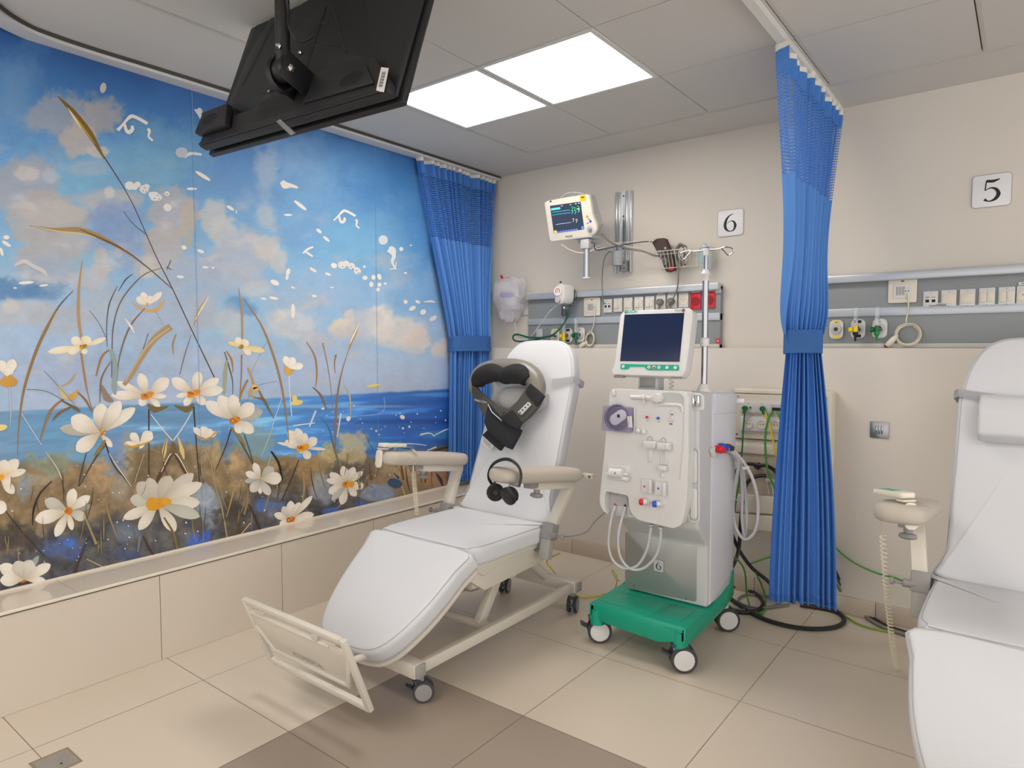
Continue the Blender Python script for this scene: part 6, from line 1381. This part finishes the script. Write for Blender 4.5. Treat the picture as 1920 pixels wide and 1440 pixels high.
for i in range(N_ + 1):
    f = i / N_; xa, xb = bx0 + (bx1 - bx0) * f, bx0 + ins + (bx1 - bx0 - 2 * ins) * f
    b.tube([(xa, by0, bz1), (xb, by0 + ins, bz0), (xb, by1, bz0), (xa, by1, bz1)], .0014, 5)
for i in range(1, 4):
    f = i / 4
    for xs_, s in ((bx0, 1), (bx1, -1)): b.tube([(xs_, by0 + (by1 - by0) * f, bz1), (xs_ + s * ins, by0 + ins + (by1 - by0 - ins) * f, bz0)], .0014, 5)
b.obj('wire_mesh', t)
t = thing('pressure_cuff', 'folded dark brown blood pressure cuff leaning in the wire basket', 'blood pressure cuff', tuple(aY(1258, 510, 3.82)))
b = B(cuff_m); b.prism(round_poly([aY(x, y, 3.80) for x, y in [(1222, 454), (1231, 447.5), (1246, 446), (1264, 492), (1263, 506), (1249, 510), (1236, 480)]], .008, 3), (0, .045, .0), bev=.008); b.obj('cuff_fold', t)
b = B(lgrey); cc = aY(1237, 475, 3.797); b.torus(cc, (0, 1, 0), .020, .0012, 20, 4); b.torus(cc + Vector((.028, 0, -.05)), (0, 1, 0), .020, .0012, 20, 4); b.torus(cc, (0, 1, 0), .010, .001, 14, 4)
for i in range(3): b.box(cc + Vector((.028, 0, -.06 + .01 * i)), (.03, .001, .002))
b.prism([aY(x, y, 3.798) for x, y in [(1245, 464), (1248.5, 463), (1249.5, 466.5), (1246, 467.5)]], (0, .001, 0)); b.obj('cuff_print', t)
b = B(M('cuff_red', 'c8141e', .5)); b.box(aY(1259, 504, 3.80), (.03, .02, .02), bev=.004); b.obj('cuff_tab', t, 'red tab')
b = B(gryc); P = []
for q in range(44):
    a = 2 * PI * q / 11; c = aY(1276 + 2.2 * math.sin(q * .35), 478 + 3 * math.sin(q * .9), 3.82); P.append(c + Vector((.032 * math.cos(a) + .012 * math.sin(q * .5), .02 * math.sin(q * .8), .062 * math.sin(a))))
b.tube(smooth(P, 3), .0045, 6); b.thing('cord_bundle', 'looped grey cord bundle standing in the middle of the wire basket', 'cable')
t = thing('oxygen_mask', 'green-tinted oxygen mask in a clear bag at the right of the wire basket', 'oxygen mask', tuple(aY(1318, 504, 3.83)))
b = B(mask_m); c = aY(1318, 482, 3.83); b.ball(c, (.034, .03, .055), 12); b.ball(c + Vector((.004, -.01, .05)), (.018, .018, .026), 10); b.obj('mask_body', t)
b = B(bag_m); P = [aY(x, y, 3.80) for x, y in [(1309, 506), (1329, 505), (1333, 480), (1328, 466), (1318, 452), (1310, 466), (1305, 482)]]; b.prism(P, (0, .05, 0), bev=.012); b.obj('clear_bag', t)

# suction regulator, jar and hoses, bagged unit
t = thing('suction_regulator', 'white suction regulator with a round gauge on the left headwall panel', 'regulator', tuple(pn(1050, 595, .10)))
q = pn(1048, 552, .15)
b = B(white)
SH = lambda s_, k_: [q + Vector((x * s_, k_, z * s_)) for x, z in [(v.x, v.y) for v in round_poly([(-.033, .02, 0), (-.024, .06, 0), (.012, .075, 0), (.04, .05, 0), (.04, -.03, 0), (.02, -.065, 0), (-.018, -.065, 0), (-.033, -.03, 0)], .025, 4)]]
b.prism(SH(1, 0), (.03, .08, 0), bev=.010, seg=3); b.obj('casing', t)
b = B(M('gauge_face', 'f0eeea', .3)); gq = q + Vector((-.006, -.002, .022)); b.lathe(gq, (0, -1, 0), [(0, .032), (.006, .031), (.006, .029), (.004, .028), (.004, 0)], 24)
b.m(red).torus(gq + Vector((0, -.0055, 0)), (0, 1, 0), .017, .0018, 24, 5, PI * .9, PI * 2.1 + PI * .1) if False else b.m(red).torus(gq + Vector((0, -.0055, 0)), (0, -1, 0), .017, .0018, 24, 5, -.6, PI + .6)
b.m(ink).tube([gq + Vector((-.010, -.006, -.012)), gq + Vector((.008, -.006, .010))], .0012, 4); b.obj('gauge', t)
b = B(lgrey); b.lathe(q + Vector((-.004, -.003, -.038)), (0, -1, 0), [(0, .022), (.008, .020), (.016, .017), (.018, .008)], 14); b.obj('control_knob', t)
b = B(dgrey); b.ball(q + Vector((.0, .02, .083)), .007); b.obj('top_button', t)
b = B(steel); c2 = pn(1072, 552, .05); b.box(c2, (.02, .06, .075), bev=.003); b.box(c2 + Vector((.02, .0, .0)), (.03, .02, .05), bev=.002); b.cyl(c2 + Vector((0, 0, .03)), c2 + Vector((0, 0, .055)), .009); b.obj('rail_bracket', t)
b = B(steel); b.lathe(pn(1058, 571, .12), (0, 0, -1), [(-.01, .006), (0, .016), (.006, .02), (.014, .016), (.02, .02), (.03, .02)], 18); b.obj('jar_cap', t)
j0 = pn(1058, 578, .12)
b = B(M('jar_dark', '3c4048', .2, alpha=.75)); b.lathe(j0, (0, 0, -1), [(0, .012), (.008, .019), (.045, .020), (.05, .014)], 18); b.obj('trap_jar', t, 'dark see-through jar')
wire('suction_hose', 'dark green hose looping from the regulator behind the first chair back', [pn(1068, 566, .06), pn(1067, 585, .08), pn(1058, 605, .10), pn(1046, 620, .12), pn(1034, 629, .13), pn(1015, 633, .13), pn(990, 632, .14), pn(970, 627, .14), pn(962, 631, .14), pn(966, 639, .14), pn(985, 640, .13), pn(1005, 637, .12), pn(1032, 630, .08), pn(1042, 630, .03)], .0065, dgreen, 'hose')
wire('suction_hose', 'thin clear tube between the regulator and the bagged unit', [pn(1046, 572, .12), pn(1030, 585, .12), pn(1010, 612, .12), pn(998, 628, .12), pn(985, 634, .13), pn(970, 630, .12), pn(966, 615, .08), pn(965, 603, .06)], .0035, tube_m, 'hose')
t = thing('wrapped_device', 'wall device wrapped in a crumpled clear plastic bag, beside the corner curtain', 'wrapped medical device', tuple(wl(955, 606, .06)))
q = wl(955, 556, .11)
b = B(lgrey); b.box(q + Vector((.02, .02, -.02)), (.11, .09, .16), bev=.02); b.obj('casing', t)
b = B(M('violet_blue', '4a4fb8', .4)); b.box(q + Vector((.0, -.02, .01)), (.12, .05, .03), bev=.01); b.obj('blue_band', t)
b = B(bag_m)
rz = random.Random(5)
for i in range(1): pass
prof = [(.135, .05), (.125, .10), (.09, .125), (.04, .125), (-.01, .135), (-.06, .12), (-.10, .10), (-.155, .075), (-.175, .05)]
rings = []
for k, (z, r_) in enumerate(prof):
    rings.append([b.bm.verts.new(q + Vector((r_ * math.cos(2 * PI * i / 22) * (1 + rz.uniform(-.12, .12)), .62 * r_ * math.sin(2 * PI * i / 22) * (1 + rz.uniform(-.14, .14)), z + rz.uniform(-.012, .012)))) for i in range(22)])
for r0, r1 in zip(rings, rings[1:]):
    for i in range(22): b.face([r0[i], r0[(i + 1) % 22], r1[(i + 1) % 22], r1[i]])
b.face(rings[0]); b.face(rings[-1][::-1]); b.obj('plastic_bag', t, 'crumpled clear bag', ang=15)
b = B(red); b.box(q + Vector((-.01, -.07, .125)), (.018, .006, .05), bev=.002, rot=Matrix.Rotation(.5, 3, 'X')); b.obj('red_tape', t)
b = B(white); b.box(wl(983, 570, .006), (.08, .012, .16), bev=.002); b.thing('wall_box', 'flat white wall box partly hidden behind the bagged device', 'wall box')
b = B(lgrey); rbox(b, pn(1012, 630), .055, .10, .006, .003); b.obj('blank_plate', hw1)

# ================================================================== MEDIA BOX ON THE LOWER WALL
def bx(x, y, k=0.0): return aY(x, y, 3.60 - k)
t = thing('service_box', 'cream dialysis supply box on the lower wall, half hidden by the middle curtain', 'wall service box', (-1.02, 3.65, .38))
boxm = M('box_cream', 'd9d0c0', .45, var=.01)
b = B(boxm); b.box((-1.022, 3.655, .765), (.50, .11, .775), bev=.014, seg=3); b.obj('enclosure', t)
b = B(boxm); b.prism(round_poly([bx(*p) for p in [(1377, 738), (1549, 744), (1547, 831), (1376, 820)]], .012, 3), (0, -.012, 0), bev=.004)
up = b.obj('upper_panel', t)
b = B(gap_m); P = round_poly([bx(*p, .001) for p in [(1375.5, 736.5), (1550, 742.5), (1548, 832.5), (1374.5, 821.5)]], .014, 3); b.tube(P, .0018, 5, closed=True); b.obj('panel_seal', t)
b = B(steel)
for x, y in ((1383, 743), (1382, 814), (1541, 749)): b.lathe(bx(x, y, .012), (0, -1, 0), [(0, .006), (.002, .006), (.003, .003)], 10)
b.obj('panel_screws', up)
b = B(white); b.prism([bx(*p, .012) for p in [(1390, 751), (1475, 755), (1474, 776), (1389, 773)]], (0, -.012, 0), bev=.002); b.obj('module_row', up)
b = B(white); b.prism([bx(*p, .012) for p in [(1390, 780), (1475, 783), (1474, 810), (1389, 807)]], (0, -.012, 0), bev=.002); b.obj('socket_row', up)
for x, y in ((1403, 794.5), (1428, 796), (1454.5, 797)):
    b = B(warmw); b.lathe(bx(x, y, .024), (0, -1, 0), [(0, .024), (.005, .024), (.005, .020), (.002, .019), (.002, 0)], 24); b.m(ink)
    for s in (-1, 1): b.cyl(bx(x, y, .0275) + Vector((s * .008, 0, .0)), bx(x, y, .0255) + Vector((s * .008, 0, 0)), .0028, seg=8)
    b.obj('socket', up)
for x, y in ((1397, 758.5), (1421, 759.5)): b = B(yellow); b.box(bx(x + 6, y - 2, .0245), (.012, .001, .006)); b.m(grey_m); b.lathe(bx(x + 10, y + 6, .024), (0, -1, 0), [(0, .007), (.003, .007), (.0, .003)], 12); b.obj('earth_stud', up)
b = B(lgrey); b.prism([bx(*p, .024) for p in [(1446, 758), (1472, 759), (1471, 774), (1445, 773)]], (0, -.004, 0), bev=.001); b.m(ink).prism([bx(*p, .0285) for p in [(1447.5, 764), (1470, 765), (1470, 771), (1447.5, 770)]], (0, -.0005, 0)); b.obj('network_module', up)
b = B(boxm); b.prism(round_poly([bx(*p) for p in [(1376, 832), (1547, 843), (1545, 860), (1376, 847)]], .008, 3), (0, -.012, 0), bev=.003); b.prism(round_poly([bx(*p) for p in [(1376, 847), (1386, 848), (1385, 925), (1375, 925)]], .004, 2), (0, -.012, 0), bev=.003); b.prism([bx(*p) for p in [(1535, 857), (1545, 858), (1543, 935), (1534, 935)]], (0, -.012, 0), bev=.003); b.obj('lower_panel', t)
b = B(boxm)
for y0, y1 in ((925, 957), (961, 989)): b.prism(round_poly([bx(*p) for p in [(1375, y0), (1545, y0 + 12), (1544, y1 + 13), (1375, y1)]], .008, 3), (0, -.022, 0), bev=.008)
b.obj('tray_front', t)
b = B(M('recess_taupe', 'b8ab98', .5)); b.prism([bx(*p, .002) for p in [(1386, 849), (1534, 857), (1534, 936), (1386, 926)]], (0, .002, 0)); b.obj('recess_back', t)
b = B(white); b.prism([bx(*p, .02) for p in [(1435, 898), (1462, 901), (1462, 906), (1435, 903)]], (0, .02, 0), bev=.002); [b.tube([bx(x, 903, .02), bx(x + 4, 926, .02)], .003, 6) for x in (1438, 1446)]; b.obj('hose_holder', t)
b = B(blkc); b.lathe(bx(1422, 873, .015), (0, -1, 0), [(0, .018), (.02, .018), (.026, .012)], 12); b.tube([bx(1419, 874, .03), bx(1422, 880, .03), bx(1425, 875, .03)], .006, 6); b.obj('hose_clip', t)
wire('supply_hose', 'black hose arched over the clip inside the supply box', [aY(1379, 890, 3.55), aY(1384, 879, 3.56), aY(1396, 871, 3.565), aY(1410, 870, 3.57), aY(1422, 873, 3.565), aY(1436, 873, 3.57), aY(1450, 880, 3.57), aY(1458, 890, 3.57)], .010, blkc, 'hose', 'black supply hoses')
wire('supply_hose', 'black hose curving down from the holder behind the machine to floor', [aY(1436, 892, 3.56), aY(1420, 893, 3.555), aY(1406, 900, 3.54), aY(1398, 912, 3.53), aY(1392, 945, 3.5), aY(1388, 990, 3.5), aY(1385, 1030, 3.5), aY(1372, 1065, 3.45), aY(1340, 1100, 3.4)], .010, blkc, 'hose', 'black supply hoses')
wire('supply_hose', 'black hose falling from the box to the loop under the middle curtain', [aY(1366, 985, 3.5), aY(1385, 1030, 3.52), aY(1410, 1065, 3.58), aY(1440, 1090, 3.6), aZ(1462, 1118, .012), aZ(1490, 1128, .012)], .010, blkc, 'hose', 'black supply hoses')
wire('supply_hose', 'black hose in a wide loop on the floor below the middle curtain', [aZ(1360, 1110, .03), aZ(1376, 1127, .012), aZ(1420, 1155, .012), aZ(1470, 1172, .012), aZ(1520, 1179, .012), aZ(1565, 1176, .012), aZ(1583, 1164, .012), aZ(1572, 1149, .012), aZ(1545, 1141, .012), aZ(1500, 1134, .014)], .011, blkc, 'hose', 'black supply hoses')
wire('supply_hose', 'black hose coiled on the floor between machine and curtain', [aZ(1365, 1098, .02), aZ(1390, 1103, .012), aZ(1415, 1112, .012), aZ(1430, 1128, .012), aZ(1424, 1142, .012), aZ(1400, 1148, .012), aZ(1370, 1146, .012)], .010, blkc, 'hose', 'black supply hoses')
wire('supply_cable', 'thin grey cable coiled on the floor behind the machine', [aZ(1370, 1140, .01), aZ(1400, 1144, .01), aZ(1440, 1138, .01), aZ(1462, 1130, .01), aZ(1440, 1118, .01), aZ(1400, 1115, .01), aZ(1384, 1124, .01), aZ(1395, 1134, .01), aZ(1430, 1140, .01), aZ(1480, 1133, .01)], .006, gryc, 'cable')
for k_, (dy, m_, lb) in enumerate(((0, blkc, 'uppermost'), (4, blkc, 'middle'), (8, gryc, 'lowest'))):
    wire('supply_cable', '%s of three cables running from the curtain under the right-edge chair' % lb, [aY(1552 - k_ * 2, 1035, 3.67 - k_ * .025), aY(1568 - k_ * 2, 1075 + dy, 3.67 - k_ * .025), aZ(1592, 1124 + dy * 1.2, .012), aZ(1620, 1146 + dy, .012), aZ(1655, 1170 + dy * .6, .012), aZ(1700, 1186 + dy * .5, .012), aZ(1735, 1198 + dy * .5, .012)], .0085, m_, 'cable', 'cables under the right-edge chair')
wire('earth_cable', 'green cable sagging along the lower wall from curtain to right-edge chair', [aY(1550, 1008, 3.66), aY(1575, 1035, 3.68), aY(1605, 1057, 3.68), aY(1645, 1075, 3.68), aY(1680, 1084, 3.67), aY(1710, 1098, 3.62)], .0045, greenc, 'cable', 'green earth cables')
wire('earth_cable', 'green and yellow cable on the floor right of the middle curtain', [aZ(1548, 1132, .008), aZ(1580, 1152, .008), aZ(1610, 1170, .008), aZ(1650, 1181, .008), aZ(1690, 1186, .008)], .005, M('green_yellow', '7f9c3a', .5), 'cable', 'green earth cables')
wire('earth_cable', 'dark green cable from the leftmost plug of the supply box', [bx(1397, 770, .035), bx(1394, 800, .04), bx(1391, 850, .05), aY(1387, 895, 3.52), aY(1381, 930, 3.5), aY(1378, 960, 3.48)], .0045, M('earth_green', '1d6e38', .45), 'cable', 'green earth cables')
wire('earth_cable', 'light green cable bowing left in front of the supply box', [bx(1449, 771, .035), bx(1441, 785, .05), bx(1436, 810, .06), bx(1435, 840, .06), bx(1439, 880, .06), bx(1451, 912, .05), bx(1462, 930, .04)], .0055, greenc, 'cable', 'green earth cables')
wire('earth_cable', 'short light green cable at the network sockets, beside the curtain edge', [bx(1457, 772, .035), bx(1461, 780, .045), bx(1466, 795, .05)], .0055, greenc, 'cable', 'green earth cables')
wire('earth_cable', 'yellow cable slanting down from the second green plug', [bx(1434, 772, .04), bx(1442, 795, .05), bx(1450, 830, .055), bx(1458, 865, .05)], .005, yelc, 'cable', 'green earth cables')
wire('earth_cable', 'green cable hanging from behind the machine to the floor coil', [aY(1375, 1045, 3.4), aY(1388, 1055, 3.45), aY(1397, 1075, 3.5), aZ(1401, 1120, .015), aZ(1412, 1145, .01), aZ(1430, 1152, .01)], .0045, greenc, 'cable', 'green earth cables')
wire('earth_cable', 'green cable zigzagging from the curtain to the floor coil', [aY(1445, 1044, 3.64), aY(1410, 1056, 3.6), aY(1407, 1062, 3.6), aY(1420, 1080, 3.58), aZ(1434, 1115, .02), aZ(1434, 1140, .01), aZ(1426, 1152, .01)], .0045, greenc, 'cable', 'green earth cables')
for x, y, m_, lb in ((1398, 765, 'a', 'dark green angled plug at the left of the supply box'), (1431, 766, 'b', 'green angled plug with the yellow cable on the supply box')):
    b = B(M('plug_green_' + m_, '0d6b3a', .4)); q = bx(x, y, .026); b.cyl(q + Vector((0, .004, 0)), q + Vector((0, -.022, 0)), .013); b.tube([q + Vector((0, -.016, 0)), q + Vector((-.003 if m_ == 'a' else .010, -.018, -.028))], [.010, .0065], 10); b.thing('earth_plug', lb, 'plug', 'earth plugs')
# steel plate on the lower wall
c = aY(1649, 806, YD - .001)
t = thing('steel_outlet', 'small brushed steel outlet plate on the lower wall', 'wall outlet', (c.x, c.y, c.z - .04))
b = B(M('satin_steel', '9c9da0', .3, .8)); b.prism([c + Vector((x, 0, z)) for x, z in rrect(.083, .083, .004, 2)], (0, -.004, 0), bev=.001); b.obj('plate', t)
b = B(steel)
for s in (-1, 0, 1): b.box(c + Vector((s * .0125, -.008, 0)), (.008, .010, .04), bev=.002)
b.obj('outlet_slots', t)
# loose cables near the first chair
wire('floor_cable', 'yellow cable leading from the first chair base to the floor', [(-1.90, 2.86, .30), aY(1025, 1052, 2.95), aY(1040, 1074, 2.95), aZ(1050, 1090, .012), aZ(1062, 1100, .01)], .004, yelc, 'cable', 'yellow cables')
wire('floor_cable', 'yellow cable on the floor between chair and green machine base', [aZ(1078, 1112, .008), aZ(1092, 1120, .008), aZ(1112, 1118, .008), aZ(1140, 1112, .008), aZ(1160, 1104, .008)], .004, yelc, 'cable', 'yellow cables')
wire('floor_cable', 'green and yellow cable loop at the left foot of the machine', [aY(1163, 1090, 3.0), aY(1155, 1085, 3.0), aY(1148, 1072, 3.0), aY(1150, 1070, 3.0), aY(1156, 1080, 3.0), aY(1156, 1095, 3.0), aZ(1150, 1110, .01)], .003, M('green_yellow_b', 'b0b43a', .5), 'cable', 'yellow cables')
wire('floor_cable', 'thin grey cable from the first chair to the machine', [(-1.72, 2.60, .48), aY(1062, 1006, 2.75), aY(1080, 1004, 2.8), aY(1100, 997, 2.85), aY(1112, 982, 2.9), aY(1128, 966, 2.95), aY(1140, 958, 2.98)], .0022, gryc, 'cable')
wire('chair_cable', 'thin grey cable hanging under the seat of the first chair', [(-2.02, 2.15, .37), aX(903, 1095, -1.95), aX(885, 1108, -1.95), aX(868, 1104, -1.95), aX(857, 1101, -1.95)], .0028, gryc, 'cable')
# metal cover in the floor
b = B(M('tape_edge', '8d7f62', .8)); b.prism([aZ(x, y, .0004) for x, y in [(53, 1432), (127, 1401), (155, 1427), (82, 1462)]], (0, 0, .0012)); 
t = b.thing('floor_cover', 'grey metal floor cover with worn edges near the mural plinth', 'floor cover')
b = B(M('worn_steel', 'a3a19b', .4, .5, var=.12, scale=12)); b.prism([aZ(x, y, .0016) for x, y in [(61, 1431), (125, 1404), (149, 1427), (84, 1456)]], (0, 0, .001)); b.obj('metal_plate', t)
b = B(ink); b.cyl(aZ(115, 1432, .003), aZ(115, 1432, .0022), .004, seg=10); b.obj('screw_hole', t)
for o in ROOTS:
    def clr(q):
        if '_off' in q: del q['_off']
        for c in q.children: clr(c)
    clr(o)
for o in bpy.data.objects:
    if '_off' in o: del o['_off']
bpy.context.view_layer.update()
